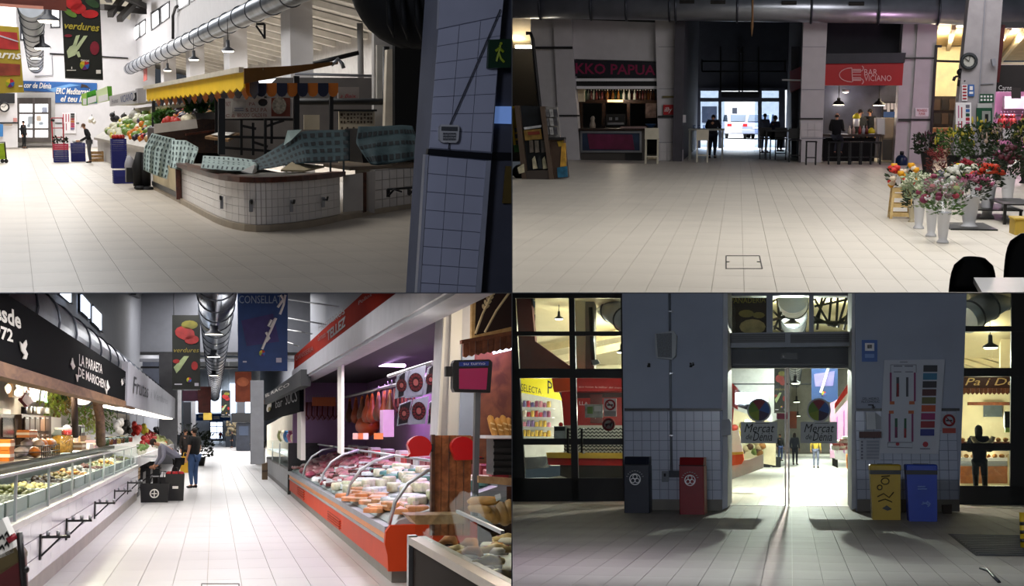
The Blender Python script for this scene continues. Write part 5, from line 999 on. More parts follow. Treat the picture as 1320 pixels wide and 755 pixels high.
def pend(px,pyd,z,label,r=.26):
    d=R.ray(px,pyd); t=(z-R.h)/d.z; p=V3((d.x*t,d.y*t,z)); o=thing('pendant_lamp',label,'lamp',p); ob('lamp_shade',MB().lathe([(r,0),(r*1.0,.03),(r*.45,.12),(r*.42,.42),(r*.2,.45)],16,cap=False),mat('lamp_grey','3c3e44',.4),o); ob('diffuser',MB().lathe([(r*.92,.02),(r*.9,0)],16),mat('lamp_glow'),o); ob('cable',MB().tube([(0,0,.45),(0,0,z*0+1.2)],.015,5),blackm,o); return p
for i,(py,z) in enumerate(((431,4.25),(460,4.25),(484,4.25))): pend(275.5,py,z,['nearest','second','third'][i]+' round pendant lamp hanging under the middle duct')
# far end of the aisle
yE=205
ob('wall_back',sl([(150,440),(420,440),(420,568),(150,568)],yE,.4),mat('far_white_wall','c8c8c6',.6),kind=ST)
o=thing('door_1',None,None,R.Y(279,567,yE-.2),kind=ST); ob('door_frame',sl(rc(270,540,288,567),yE-.3,.1),fr,o,w=1)
for a in (271.5,279.7):
    for b,c_ in ((544,549),(550,557),(558,565)): ob('pane',sl(rc(a,b,a+7,c_),yE-.36,.05),day,o,w=1)
panel('far_sign','long blue sign with white lettering across the far wall','sign',rc(253,533,297,542),yE-1,mat('far_blue','2a5aa0',.5,var=.3,scale=.5),[('white_lettering',rc(256,535,262,538),ivory),('white_lettering',rc(275,536,283,540),ivory),('white_lettering',rc(287,534.5,295,538),ivory)])
for i,(x0,x1,y0,y1,c,yy) in enumerate(((229,233.5,498,560,'c8c8ca',88),(236,246,518,590,'3a3c42',92),(247,252,516,560,'b8b8bc',95),(306,316,517,556,'4a4c52',120),(323,340,490,598,'8d8e94',62),(205,228,455,600,'9b9ca2',70))):
    ob('pillar',sl(rc(x0,y0,x1,y1),yy,.5),mat('pillar_'+c,c,.6),kind=ST)
ob('wall_lit_bay',sl(rc(243,497,300,534),130,.3),mat('lit_bay','e8ecf4',.6,emit=.35),kind=ST) if False else None
for i,(x0,x1,y0,y1) in enumerate(((228,236,499,541),(250,256,515,533),(296,304,494,533),(315,324,516,532),(270,286,502,531))):
    t=thing('window_%d'%(i+4),None,None,R.Y(x0,y1,yE-.6),kind=ST); ob('pane',sl(rc(x0,y0,x1,y1),yE-.8,.05),day,t,w=1)
kk=thing('kiosk','dark kiosk with a black canopy at the far right of the aisle','kiosk',R.fl(313,581)); yk=R.fl(313,581).y; ob('body',sl(rc(305,545,323,580.5),yk,3),mat('kiosk_dark','2a2e38',.5,var=.3),kk,w=1); ob('canopy',sl(rc(299,532,324,544),yk-.3,4),blackm,kk,w=1); ob('display',sl(rc(308,549,320,561),yk-.05,.1),mat('kiosk_blue','3c4658',.3),kk,w=1)
yk2=R.fl(296,576).y
t=thing('far_stall','small far stall with flowers and produce left of the kiosk','stall',R.fl(296,576)); ob('counter',sl(rc(291,562,304,576),yk2,3),mat('stall_navy','1c2430',.5),t,w=1); mb=MB()
for k in range(40): mb.ball(R.Y(random.uniform(291,305),random.uniform(543,562),yk2+random.uniform(0,2)),random.uniform(.08,.18),6,4,.1)
ob('produce',mb,mat('far_produce','b8a888',.6,var=.6,scale=1),t,w=1,kind='stuff')
person('far shopper in a red top near the white door',R.fl(284,572),1.5,.3,top='8a2a3a',legs='20284a'); person('far shopper in dark clothes bending at the small far stall',R.fl(299,577),1.5,-1.2,top='141820',legs='141820')
# ---- right: delicatessen beyond the butcher
ds=thing('shop_sign','black angled shop sign with white lettering beyond the butcher','sign',V3((xr,60,2.3))); xd=xr-.02
y1_=R.X(341,530,xd).y; y0_=R.X(386,520,xd).y
ob('board',slx([(340,521),(386,497),(386,530),(340,542)],xd,.1),charc,ds,w=1); ob('upper_canopy',slx([(341,510),(388,476),(388,497),(341,521)],xd-.15,.2),mat('canopy_black','1a1b1e',.6),ds,w=1)
write(ds,'EL RACO',[(343,512),(374,497),(374,492.5),(343,508)],ivory,x=xd-.15,off=.02); write(ds,'SUCS',[(369,522),(384,517),(384,501),(369,508)],mat('dim_print'),x=xd,off=.02); write(ds,'bar',[(356,526),(365,523),(365,512),(356,516)],mat('dim_print'),x=xd,off=.02)
ob('logo',slx(el(346.5,524,2.5,7,12,.25),xd-.02,.02),ivory,ds,w=1); ob('logo_inner',slx(el(346.8,527,1.5,3,10,.25),xd-.04,.02),gold,ds,w=1)
panel('wall_blind','rust coloured blind left of the black shop sign','blind',[(327,519),(341,515),(341,535),(327,537)],64,mat('blind_rust','54302a',.6))
dc=thing('deli_counter','glass topped deli counter with a grey base beyond the orange one','counter',V3((xr,45,0))); ya=R.fl(371,638).y+.5; ybb=R.fl(341,612).y
ob('plinth',box(xr+.02,xr+.7,ya,ybb,0,.14),blackm,dc,w=1); ob('front_panel',box(xr,xr+.7,ya,ybb,.14,.6),mat('deli_grey','84868a',.5,var=.1),dc,w=1); ob('case_floor',box(xr,xr+.7,ya,ybb,.6,.66),blackm,dc,w=1); ob('front_pane',box(xr,xr+.012,ya,ybb,.66,1.22),gl2,dc,w=1); ob('mid_shelf',box(xr+.02,xr+.6,ya,ybb,.93,.95),whitep,dc,w=1); ob('top',box(xr,xr+.7,ya,ybb,1.22,1.25),gl2,dc,w=1); ob('end_cheek',box(xr-.02,xr+.75,ya-.15,ya,.0,1.3),blackm,dc,w=1)
for k in range(3): ob('post',box(xr-.01,xr+.02,ya+(ybb-ya)*k/3-.05,ya+(ybb-ya)*k/3+.05,.6,1.24),alum,dc,w=1)
ob('lit_back',slx([(344,548),(388,524),(388,590),(344,590)],xr+1.6,.1),mat('lit_cream','e0d6c0',.6),label='lit cream back panel of the deli shop',cat='panel')
lamp((xr+.8,(ya+ybb)/2,2.1),320,(1,.9,.7),.2)
cc3=['b8803a','c8b89a','9a4a6a','3a6aa0','d8d0c0','8a8a5a']; cn3=['brown','beige','pink','blue','white','olive']
for i in range(6):
    p=V3((xr+.35,ya+1.2+i*(ybb-ya-2)/6,1.25)); t=thing('snack_bag','%s snack bag on top of the deli counter'%cn3[i],'bag',p); ob('bag',MB().ball((0,0,.16),(.13,.3,.17),8,5,.12),mat('snack_'+cc3[i],cc3[i],.35,var=.3),t); ob('seal',box(-.08,.08,-.2,.2,.3,.36),mat('snack_'+cc3[i]),t)
ob('black_scales',MB().bbox(xr+.3,xr+.6,ya+1.5,ya+4,1.6,1.85,.03),blackm,label='black scales head above the deli counter bags',cat='scales')
yq=R.fl(334,598).y; yqa=R.fl(340,608).y
o=thing('low_counter','white low counter with a dark slanted lid by the grey pillar','counter',R.fl(336,600)); ob('body',sl(rc(330,577,342,601),yq,1),mat('counter_white','b9b9bc',.5),o,w=1); ob('lid',sl([(322,572),(342,568),(342,577),(324,577)],yq-.3,1.2),mat('lid_dark','2e2420',.5),o,w=1)
o=thing('paper_sack','brown paper sack at the near end of the deli counter','sack',R.fl(341,618)); yz=R.fl(341,618).y; ob('sack',sl([(338,598),(345,596),(345,618),(338,620)],yz,.4),mat('sack_brown','5e4d3a',.7),o,w=1); ob('fold',sl([(337.7,606),(345.3,605),(345.3,607.5),(337.7,608.5)],yz-.03,.05),mat('sack_fold','42352a',.7),o,w=1)
# ---- butcher: orange refrigerated counter
yF0=R.fl(501,750.7).y; yF1=R.fl(371.6,638.3).y
bc3=thing('meat_counter','long orange refrigerated meat counter with curved glass on the right','counter',V3((xr+.5,22,0)))
def run(name,prof,m,a=yF0,b=yF1): return ob(name,MB().extr([(xr+x,a,z) for x,z in prof],(0,b-a,0)),m,bc3,w=1)
run('plinth',[(.03,0),(.9,0),(.9,.13),(.03,.13)],mat('plinth_grey','7a7872',.5)); run('lower_panel',[(.0,.13),(.9,.13),(.9,.40),(.0,.40)],orange); run('grey_strip',[(-.02,.40),(.4,.40),(.4,.44),(-.02,.44)],greyb); run('amber_band',[(-.01,.44),(.4,.44),(.4,.53),(-.01,.53)],amber); run('bumper',[(-.05,.53),(.5,.53),(.5,.61),(-.05,.60)],greyb)
run('case_bed',[(.05,.61),(1.3,.61),(1.3,1.02),(1.2,1.02),(.1,.66)],mat('steel_bed','b9bcc0',.35,metal=.3)); run('back_ledge',[(1.2,1.02),(1.5,1.02),(1.5,1.08),(1.2,1.08)],alum)
ob('end_panel',MB().extr([(xr+x,yF0-.12,z) for x,z in ((-.02,.13),(.95,.13),(.95,.64),(.0,.62),(-.05,.55),(-.06,.42),(-.03,.3))],(0,.12,0)),orange,bc3,w=1)
mb=MB(); k=[(.0,.62),(.06,.86),(.2,1.06),(.42,1.2),(.7,1.27)]; 
nb=4
for i in range(nb):
    a=yF0+(yF1-yF0)*i/nb; b=yF0+(yF1-yF0)*(i+1)/nb; mb=MB()
    for j in range(4): (x0,z0),(x1,z1)=k[j],k[j+1]; mb.extr([(xr+x0,a+.05,z0),(xr+x1,a+.05,z1),(xr+x1+.008,a+.05,z1-.004),(xr+x0+.008,a+.05,z0-.004)],(0,b-a-.1,0))
    ob('curved_pane',mb,gl2,bc3,w=1); ob('glass_rib',MB().tube([(xr+x,a,z) for x,z in k],.022,6),alum,bc3,w=1)
ob('top_rail',MB().tube([(xr+.7,yF0,1.27),(xr+.7,yF1,1.27)],.02,6),alum,bc3,w=1)
for i,(a,b,cc_,d) in enumerate(((383,627,391,644),(422,658,437,682))):
    vg=ob('vent_grille',slx([(a,b),(cc_,b+7*(i+.6)),(cc_,d),(a,d-12*(i*.4+.6))],xr-.01,.02),mat('vent_dark','5a1f10',.6),bc3,w=1)
    for j in range(4): f=(j+.5)/4; ob('slat',slx([(a,b+(d-12*(i*.4+.6)-b)*f),(cc_,b+7*(i+.6)+(d-b-7*(i+.6))*f),(cc_,b+7*(i+.6)+(d-b-7*(i+.6))*f+1.2),(a,b+(d-12*(i*.4+.6)-b)*f+1)],xr-.03,.03),orange,vg,w=1)
# goods on the bed
def bed(u,v): x=.1+1.08*u; return V3((xr+x,yF0+.3+(yF1-yF0-.6)*v,.66+.36*(x-.1)/1.1))
import itertools
rg=random.Random(11)
kinds=[('meat_cut','c07a80','pink meat cut on the far half of the meat counter','meat','pink cuts in the meat counter'),('sausage_pack','8a3a3a','dark red sausage pack in the middle of the meat counter','sausages','sausage packs in the meat counter'),('cheese_piece','dcd6b8','pale cheese piece in the near half of the counter','cheese','cheeses in the meat counter'),('white_pack','d8dcdc','white wrapped pack in the near half of the counter','pack','white packs in the meat counter'),('sliced_tray','d08a5a','orange sliced meat tray along the near front edge','tray','sliced trays in the meat counter'),('teal_pack','5a8a82','blue green wrapped pack at the back of the counter','pack','teal packs in the meat counter'),('ham_piece','b8566a','rose ham piece in the far part of the counter','ham','ham pieces in the meat counter'),('dark_tray','4a1a1c','dark meat tray at the middle of the counter','tray','dark trays in the meat counter')]
def gm(nm,c):
    m=mat('goods_mat_'+c,c,.35,var=.35,scale=10)
    mb=MB()
    if nm in('meat_cut','ham_piece'): mb.ball((0,0,.05),(.11,.28,.075),9,6,.12)
    elif nm=='sausage_pack':
        for k in range(4): mb.tube([(-.1+.06*k,-.25,.03),(-.1+.06*k,0,.05),(-.1+.06*k,.25,.03)],[.02,.03,.02],6)
    elif nm=='cheese_piece': mb.lathe([(.09,0),(.1,.02),(.1,.1),(.09,.12)],12,sy=2.6)
    else: mb.bbox(-.12,.12,-.35,.35,0,.06,.015)
    return mb.mesh(nm,m)
GM={k[0]:gm(k[0],k[1]) for k in kinds}; tagm=box(-.03,.03,-.06,.06,.06,.1).mesh('price_tag',whitep)
for k in range(240):
    u,v=rg.random(),rg.random()
    nm='sliced_tray' if (v<.3 and u<.25) else rg.choice(['cheese_piece','white_pack','white_pack','cheese_piece','teal_pack'] if v<.4 else ['sausage_pack','dark_tray','meat_cut','white_pack'] if v<.65 else ['meat_cut','ham_piece','meat_cut','sausage_pack'])
    if nm=='teal_pack': u=.7+.3*u
    q=[x for x in kinds if x[0]==nm][0]; o=ob(nm,GM[nm],None,loc=bed(u,v),rot=rg.uniform(-.5,.5),label=q[2],cat=q[3],group=q[4])
    if k%3==0: ob('price_tag',tagm,None,o)
# upper shelf goods row on the back ledge
for k in range(26):
    v=(k+.5)/26; c=['8a1a20','7a2a30','b0b0b0','5a1418','c84a4a','d8d0d0'][k%6]; p=V3((xr+1.35,yF0+.5+(yF1-yF0-1)*v,1.08)); ob('ledge_pack',MB().bbox(-.1,.1,-.3,.3,0,.1+.05*(k%3),.015),mat('ledge_'+c,c,.4,var=.3),loc=p,label='packed meat standing in the row on the counter back ledge',cat='pack',group='packs on the back ledge')
# butcher shop shell
pur=mat('butcher_back','94749c',.5,var=.05)
xk=xr+2.0
ob('wall_side',box(xk,xk+.1,yF0-.3,yF1+1,0,3.6),pur,kind=ST); ob('ceiling',box(xr+.2,xk,yF0-.3,yF1+1,2.85,2.9),mat('butcher_ceiling','2b282f',.7),kind=ST); ob('wall_end',box(xr+.1,xk,yF1+.8,yF1+.9,0,3.0),pur,kind=ST)
fas=thing('shop_sign','long red butcher fascia sign with dark lettering over a white roller box','sign',V3((xr,22,3.05))); yG0=9.5; yG1=R.X(379,480,xr).y
ob('board',box(xr,xr+.15,yG0,yG1,3.06,3.43),mat('fascia_red','6e180c',.9,var=.06,spec=.03),fas,w=1); ob('roller_box',box(xr-.05,xr+.35,yG0,yG1,2.76,3.06),mat('roller_white','94949a',.45),fas,w=1); ob('bottom_rail',box(xr-.02,xr+.2,yG0,yG1,2.72,2.76),greyb,fas,w=1)
dkr=mat('print_darkbrown','160504',.5,var=0)
write(fas,'CARNISSERIA',[(382,465),(405,452),(405,445),(382,459)],dkr,x=xr,off=.02); write(fas,'Germans',[(411,440),(421,434),(421,426),(411,433)],dkr,x=xr,off=.02); write(fas,'TELLEZ',[(423,440),(447,420),(447,407),(423,427)],dkr,x=xr,off=.02,bold=.03); write(fas,'Hermanos',[(412,427),(446,404),(446,393),(412,418)],dkr,x=xr,off=.02); write(fas,'Pollos',[(464,393),(481,381),(481,376),(464,388)],dkr,x=xr,off=.02)
mtube=mat('violet_tube','e8b8ff',emit=7,var=0)
for i,(a,b,x,l) in enumerate((((475,470),(521,471),xr+1.2,'long violet light tube in the middle of the butcher shop'),((445,469),(463,469),xr+1.6,'short violet light tube at the far end of the butcher shop'),((559,407),(575,410),xr+1.0,'violet light tube at the near end of the butcher shop'))):
    p,q=R.X(*a,x),R.X(*b,x); ob('light_tube',MB().tube([p,q],.03,8),mtube,label=l,cat='lamp')
for y_ in (17.5,22,27): area((xr+1.6,y_,2.7),1.6,75,(.85,.45,1),sy=2,name='violet_tube_light')
area((xr+.7,21,2.7),.5,130,(1,.9,.95),sy=9,name='counter_light')
# posts
ob('post',slx([(383,490),(388,488),(388,593),(383,590)],xr+.05,.1),ivory,label='white post at the far end of the butcher shop',cat='post'); ob('post',slx([(435,464),(440,461),(440,585),(435,583)],xr+.25,.05),ivory,label='slim white post in the butcher shop window',cat='post')
# hanging goods
xh=xr+1.2; railz=2.42
ob('rail',MB().tube([(xh,yF0+3,railz),(xh,yF1,railz)],.03,6),steel,label='steel hanging rail in the butcher shop',cat='rail'); ob('rail',MB().tube([(xr+.7,yF0+1.5,2.45),(xr+.7,yF0+6,2.45)],.03,6),steel,label='front steel rail carrying the foil packs',cat='rail')
hamM=MB().lathe([(.03,0),(.05,-.12),(.05,-.16),(.10,-.3),(.115,-.4),(.08,-.5),(.02,-.53)],12,sy=1.5).mesh('ham',mat('cured_ham','8a3e1c',.4,var=.3,scale=5)); hamD=MB().lathe([(.03,0),(.045,-.12),(.05,-.16),(.09,-.28),(.105,-.38),(.07,-.47),(.02,-.5)],12,sy=1.5).mesh('ham',mat('dark_ham','54301c',.4,var=.3,scale=5)); hoof=MB().lathe([(.02,.06),(.035,0),(.045,-.12)],8).mesh('hoof',mat('ham_hoof','c86a2a',.4)); hook=MB().tube([(0,0,.06),(.02,0,.1),(0,0,.14),(0,0,.18)],.008,5).mesh('hook',steel)
def hang(name,me,x,y,z,label,cat,group,extra=()):
    o=ob(name,me,None,loc=(x,y,z),rot=random.uniform(-.5,.5),label=label,cat=cat,group=group); ob('hook',hook,None,o)
    for nm,m in extra: ob(nm,m,None,o)
for i,(px,d) in enumerate(((451,1),(459,0),(467,1),(474,0),(480,0),(488,1),(496,0),(503,1))): hang('ham',hamD if d else hamM,xh,R.X(px,500,xh).y,railz-.12,('dark' if d else 'orange brown')+' cured ham hanging on the rail','ham','dark cured hams' if d else 'orange brown cured hams',[('hoof',hoof)])
big=ob('ham',MB().ball((0,0,-.3),(.25,.7,.22),12,8,.05).tube([(0,0,-.15),(0,0,.1)],[.08,.05],8),mat('glazed_ham','b84a1c',.3,var=.2),loc=(xr+1.3,R.X(474,520,xr+1.3).y,2.02),label='large glossy orange ham in the middle of the shop',cat='ham'); ob('hook',hook,None,big,loc=(0,0,.08))
saus=MB().tube([(-.08,0,0),(-.09,0,-.3),(-.03,0,-.42),(.05,0,-.3),(.06,0,0)],.024,6).mesh('sausage_string',mat('sausage_dark','5a1a1c',.45,var=.3)); saus2=MB().tube([(-.05,0,0),(-.06,0,-.35),(0,0,-.45),(.05,0,-.35),(.04,0,0)],.022,6).mesh('sausage_string',mat('sausage_pale','8a5a6a',.45,var=.3))
for i in range(14): hang('sausage_string',[saus,saus2][i%2],R.Y(393+i*3.4,500,yF1-.5).x,yF1-.5,railz-.1,['dark sausage string hanging at the far end','pale sausage string hanging at the far end'][i%2],'sausage',['dark sausage strings','pale sausage strings'][i%2])
for i in range(7): hang('sausage_string',saus,xh+.1,R.X(500+i*5,470,xh+.1).y,railz-.05,'dark sausage string hanging behind the foil packs','sausage','strings behind the foil packs')
card=box(-.05,.05,-.02,.02,-.22,0).mesh('price_card',mat('orange_card','c86a3a',.5))
for i in range(6): ob('price_card',card,None,loc=(R.Y(405+i*5.0,512,yF1-.8).x,yF1-.8,railz+.02),label='orange card hanging in the row at the far end of the shop',cat='card',group='orange cards in the butcher shop')
# foil packs with round meat plates
foil=mat('silver_foil','aab2bf',.25,metal=.5,var=.2); blkp=mat('pack_black','16141a',.3); plate=mat('plate_meat','5a1a1e',.4,var=.5,scale=6)
yP=17.2
packs=[((512,484),(527,477),(523,511),(509,514),'1'),((528,477),(549,470),(545,511),(522,513),'2'),((552,474),(566,466),(560,506),(543,510),'3'),((515,521),(531,515),(526,546),(512,549),'4'),((533,515),(553,510),(548,546),(526,547),'5'),((554,518),(566,512),(562,545),(551,547),'6')]
nmz=['left in the upper row','in the middle of the upper row','right in the upper row','left in the lower row','in the middle of the lower row','right in the lower row']
for i,(a,b,c_,d,_) in enumerate(packs):
    pp=[a,b,c_,d]; cx=sum(p[0] for p in pp)/4; cyy=sum(p[1] for p in pp)/4; o=thing('foil_pack','silver foil pack of sliced meat, '+nmz[i],'pack',R.Y(cx,pp[3][1],yP))
    ob('foil',sl(pp,yP,.04),foil,o,w=1); ob('black_tray',sl([(cx+(x-cx)*.86,cyy+(y-cyy)*.88) for x,y in pp],yP-.012,.012) if i%2 else sl([(cx+(x-cx)*.5,cyy+(y-cyy)*.9) for x,y in pp],yP-.012,.012),foil if i in(1,4) else blkp,o,w=1)
    rx=abs(b[0]-a[0])*.36; ob('plate',sl(el(cx,cyy,rx*1.25,rx*1.65,16),yP-.02,.008),mat('plate_dark','2a0c10',.4),o,w=1)
    mb=MB(); 
    for k in range(14): t_=2*math.pi*k/14; mb.slab(el(cx+rx*.9*math.cos(t_),cyy+rx*1.2*math.sin(t_),rx*.3,rx*.2,6,t_),yP-.03,.018)
    ob('slices',mb,plate,o,w=1); ob('centre_slice',sl(el(cx,cyy,rx*.45,rx*.6,10),yP-.03,.018),mat('slice_pink','8a4a44',.4),o,w=1)
ob('white_machine',sl(rc(494,528,508,563),yF0+9,.5),mat('mauve_white','c8a0c8',.4),label='pale slicing machine cabinet at the back of the butcher shop',cat='machine')
for i,(px,c) in enumerate(((455,'d8b0a0'),(461,'c86a3a'),(468,'d8c8c0'),(482,'c8783a'))): ob('price_card',sl(rc(px,558,px+(7 if i!=3 else 12),566),yF0+8,.04),mat('tag_'+c,c,.5),label=['pale pink','orange','cream','wide orange'][i]+' price card standing behind the meat counter',cat='card')
# ---- pillar, timber panel, ticket dispensers, bakery
yQ=14.9
pq=thing('pillar','white boxed pillar with mouldings between butcher and bakery',None,R.fl(588,740),kind=ST)
ob('shaft',sl([(572,370),(612,370),(606,562),(563,562)],yQ+.25,.5),mat('pillar_white','c4c2c6',.5),pq,w=1); ob('moulding',sl([(583,370),(597,370),(592,562),(577,562)],yQ+.2,.1),ivory,pq,w=1); ob('edge_trim',sl([(574,370),(577,370),(568,562),(564.5,562)],yQ+.2,.1),ivory,pq,w=1); ob('blue_face',sl([(597,440),(612,440),(610,562),(592,562)],yQ+.15,.12),mat('cold_white','a8b4cc',.5),pq,w=1)
wp=thing('ticket_board','brown timber board panel carrying the red ticket dispensers','panel',R.Y(580,690,yQ)); 
for i in range(5): a=560+i*9.6; ob('board',sl([(a+.3,561),(a+9.1,561),(a+8.1-.5,690),(a-1.2,690)],yQ-.02*(i%2),.08),brownw,wp,w=1)
ob('left_edge',sl([(557,560),(561,560),(560,690),(555.5,690)],yQ-.06,.12),wood('dark_edge','3a1c0c','5a3016'),wp,w=1)
ticket=mat('ticket_red','c00c14',.3,var=0)
for (cx,cyy,s,l) in ((543,576,-1,'round red ticket dispenser left of the timber panel'),(600,578,1,'round red ticket dispenser on the timber panel')):
    y_=yQ-.3; o=thing('ticket_dispenser',l,'dispenser',R.Y(cx,cyy+16,y_)); pts=[(cx+15*math.cos(math.radians(a)),cyy+15.5*math.sin(math.radians(a))) for a in range(150,391,20)]
    if s<0: pts=[(cx-18,cyy+13),(cx-14,cyy+8)]+[(cx-2+15.5*math.cos(math.radians(a)),cyy+14.5*math.sin(math.radians(a))) for a in range(190,400,15)]+[(cx+10,cyy+11)]
    else: pts=[(cx-17,cyy+2)]+[(cx-3+15.5*math.cos(math.radians(a)),cyy-1+14.5*math.sin(math.radians(a))) for a in range(190,350,15)]+[(cx+12,cyy+8),(cx+22,cyy+11),(cx+22,cyy+14),(cx-12,cyy+15)]
    ob('housing',sl(pts,y_,.14),ticket,o,w=1); ob('bracket',sl(rc(cx-19 if s>0 else cx+8,cyy-4,cx-14 if s>0 else cx+16,cyy+6),y_+.14,.14),blackm,o,w=1); ob('paper_slot',sl(rc(cx+17,cyy+11.5,cx+24,cyy+13.5) if s>0 else rc(cx-21,cyy+12,cx-15,cyy+13.5),y_-.005,.1),blackm,o,w=1)
# screen on its pole
yT=14.2
o=thing('queue_screen','black queue screen with a dark magenta display on a grey pole','screen',R.Y(617,640,yT)); ob('pole',sl([(613,505),(620,505),(616,665),(610,665)],yT+.06,.1),mat('pole_grey','5a5c60',.4),o,w=1)
ob('casing',sl([(586,464),(631,463),(635,467),(632,506),(586,505),(584,500),(584,468)],yT,.16),blackm,o,w=1); ob('display',sl([(592,475),(629,474),(627,502),(592,501)],yT-.01,.02),mat('display_magenta','8a2048',.3,emit=.22,var=0),o,w=1); ob('header',sl([(592,466.5),(630,465.5),(630,471),(592,472)],yT-.01,.02),mat('display_navy','1a2a6a',.3,emit=.3,var=0),o,w=1); write(o,'su turno',[(597,470.5),(625,470),(625,467),(597,467.5)],mat('pale_print'),y=yT,off=.02); ob('side_arm',sl(rc(575,472,587,485),yT+.05,.1),blackm,o,w=1)
# bakery sign and valance (frontage runs along the aisle)
xs2=R.fl(531,693,.9).x+.25
wg=thing('bakery_sign','dark brown bakery sign board with a pale wheat ear drawing','sign',R.Y(630,440,13.2)); yS=13.2
ob('board',sl([(614,366),(672,366),(672,420),(612,434)],yS,.08),mat('sign_brown','2a0f0c',.5),wg,w=1); ob('frame',sl([(609,366),(614,366),(612,432),(672,418),(672,423),(608,438)],yS-.02,.1),wood('frame_oak','b08a54','d0ae78'),wg,w=1)
strokes(wg,[[(613,430),(622,405),(632,384),(640,372)],[(625,428),(640,400),(660,372)]],yS-.03,.012,mat('wheat_print','d8c49a',.5,var=0),'wheat_stalk')
mb=MB()
for i in range(5):
    cx,cyy=626+i*2.6,396-i*5.5
    for s in(-1,1): mb.slab(el(cx+s*2.6,cyy-1,1.6,3.4,8,.5*s+.3),yS-.03,.02)
ob('wheat_grains',mb,mat('wheat_print'),wg,w=1)
vl=thing('timber_valance','brown valance of vertical boards with a scalloped lower edge','valance',R.Y(630,462,13.0))
for i in range(9): a=597+i*8; t0=441-1.5*i; ob('board',sl([(a+.3,t0),(a+7.7,t0-1.5),(a+7.7,t0+16.5),(a+4,t0+19.5),(a+.3,t0+18)],13.0-.02*(i%2),.05),wood('valance_wood','5a2c18','7c4426'),vl,w=1)
ob('top_rail',sl([(595,438),(672,424),(672,429),(595,443)],12.96,.1),wood('valance_wood'),vl,w=1)
ob('strip_lamp',sl([(636,453),(672,444),(672,448),(637,456)],13.3,.05),mat('lamp_cold','dfe6ff',emit=5,var=0),label='bright strip lamp under the brown valance',cat='lamp')
ob('wall_side',sl([(600,455),(680,450),(680,770),(596,770)],17.5,.1),wood('bakery_back','4a2e14','6e4a24',scale=1.5),kind=ST)
for i,(a,b,l) in enumerate(((634,1,'leaning left'),(643,2,'leaning second'),(650,1,'standing third'),(657,2,'standing last'))):
    p,q=R.Y(a-3,535+ (i%2)*3,15.0),R.Y(a+5,563,15.0); o=ob('baguette',MB().tube([p,p.lerp(q,.1),p.lerp(q,.5),p.lerp(q,.9),q],[.012,.035,.042,.036,.014],8),mat('bread_crust','c8924a',.6,var=.25,scale=12),label='baguette '+l+' on the bakery shelf',cat='bread')
    for k in range(2): ob('score_mark',MB().bar(p.lerp(q,.35+.25*k)+V3((-.02,-.04,0)),p.lerp(q,.42+.25*k)+V3((.02,-.04,0)),.014),mat('score_pale','e8c890',.6),o,w=1)
ob('shelf_board',sl(rc(626,561,675,565),14.8,.5),whitep,label='white shelf board under the baguettes',cat='shelf')
dkc=thing('bread_crate','black plastic bread crate below the white shelf','crate',R.Y(650,612,14.9)); ob('crate_body',sl(rc(636,566,675,612),14.95,.4),blackm,dkc,w=1)
for i in range(5): ob('slat',sl(rc(637,569+i*8.5,675,574+i*8.5),14.9,.05),mat('crate_slat','1f1d1d',.5),dkc,w=1)
o=thing('glass_shelf_case','glass case with long loaves on an upper glass shelf','display case',R.Y(625,665,12.4)); ob('glass_shelf',MB().extr([R.fl(590,658,1.1),R.fl(640,685,1.1),R.fl(700,685,1.1),R.fl(660,640,1.1)],(0,0,.015)),gl2,o,w=1); ob('shelf_edge',MB().bar(R.fl(590,659,1.1),R.fl(648,686,1.1),.02),alum,o,w=1); ob('timber_rail',sl([(617,613),(675,617),(675,627),(617,622)],14.0,.08),paleW,o,w=1)
lm=mat('loaf_crust','b8803c',.55,var=.3,scale=8)
for i,(a,b,c_,d,r) in enumerate(((603,646,643,645,.045),(604,654,632,657,.04),(618,651,636,668,.055),(632,655,640,671,.06),(645,650,652,674,.065),(656,646,662,672,.06))):
    p,q=R.Y(a,b,12.2),R.Y(c_,d,11.9); o2=ob('loaf',MB().tube([p,p.lerp(q,.12),p.lerp(q,.5),p.lerp(q,.88),q],[.012,r*.8,r,r*.8,.012],9),lm,label=['long pale loaf on top of the glass shelf','thin loaf under the long pale one','rounded loaf at the middle of the glass shelf','loaf tilted right on the glass shelf','thick loaf near the picture edge','last thick loaf at the picture edge'][i],cat='bread')
ob('price_tag',sl([(638,638),(645,636),(646,643),(640,646)],11.8,.01),whitep,label='white price tag stuck among the loaves',cat='tag')
# pastry case in the near corner
cs=thing('pastry_case','dark brown pastry display case with metal edges in the near right corner','display case',R.fl(531,693,.9)); A=R.fl(531,693,.9); xe=A.x; yn=A.y
ob('front',box(xe,xe+.05,5,yn,.55,.88),mat('case_brown','1c0f0a',.7,spec=.1),cs,w=1); ob('metal_edge',box(xe-.03,xe+.1,5,yn+.02,.86,.91),mat('edge_champagne','a39a86',.3,metal=.6),cs,w=1); ob('end_panel',box(xe,xe+.9,yn-.05,yn,.4,.86),mat('case_brown'),cs,w=1); ob('corner_post',box(xe-.03,xe+.03,yn-.06,yn+.03,.55,.92),alum,cs,w=1); ob('leg',box(xe+.2,xe+.27,yn-.5,yn-.42,0,.5),alum,cs,w=1); ob('bed',box(xe+.1,xe+1.2,5,yn,.78,.82),mat('tray_paper','d8d4cc',.5),cs,w=1)
ob('timber_top',sl([(526,664),(600,663),(600,675),(537,676)],13.6,.5),paleW,cs,w=1); ob('end_pane',box(xe+.02,xe+1.2,yn-.02,yn-.01,.9,1.22),gl2,cs,w=1); ob('front_pane',MB().extr([(xe+.05,5,.91),(xe+.06,5,.91),(xe+.36,5,1.22),(xe+.35,5,1.22)],(0,yn-5,0)),gl2,cs,w=1)
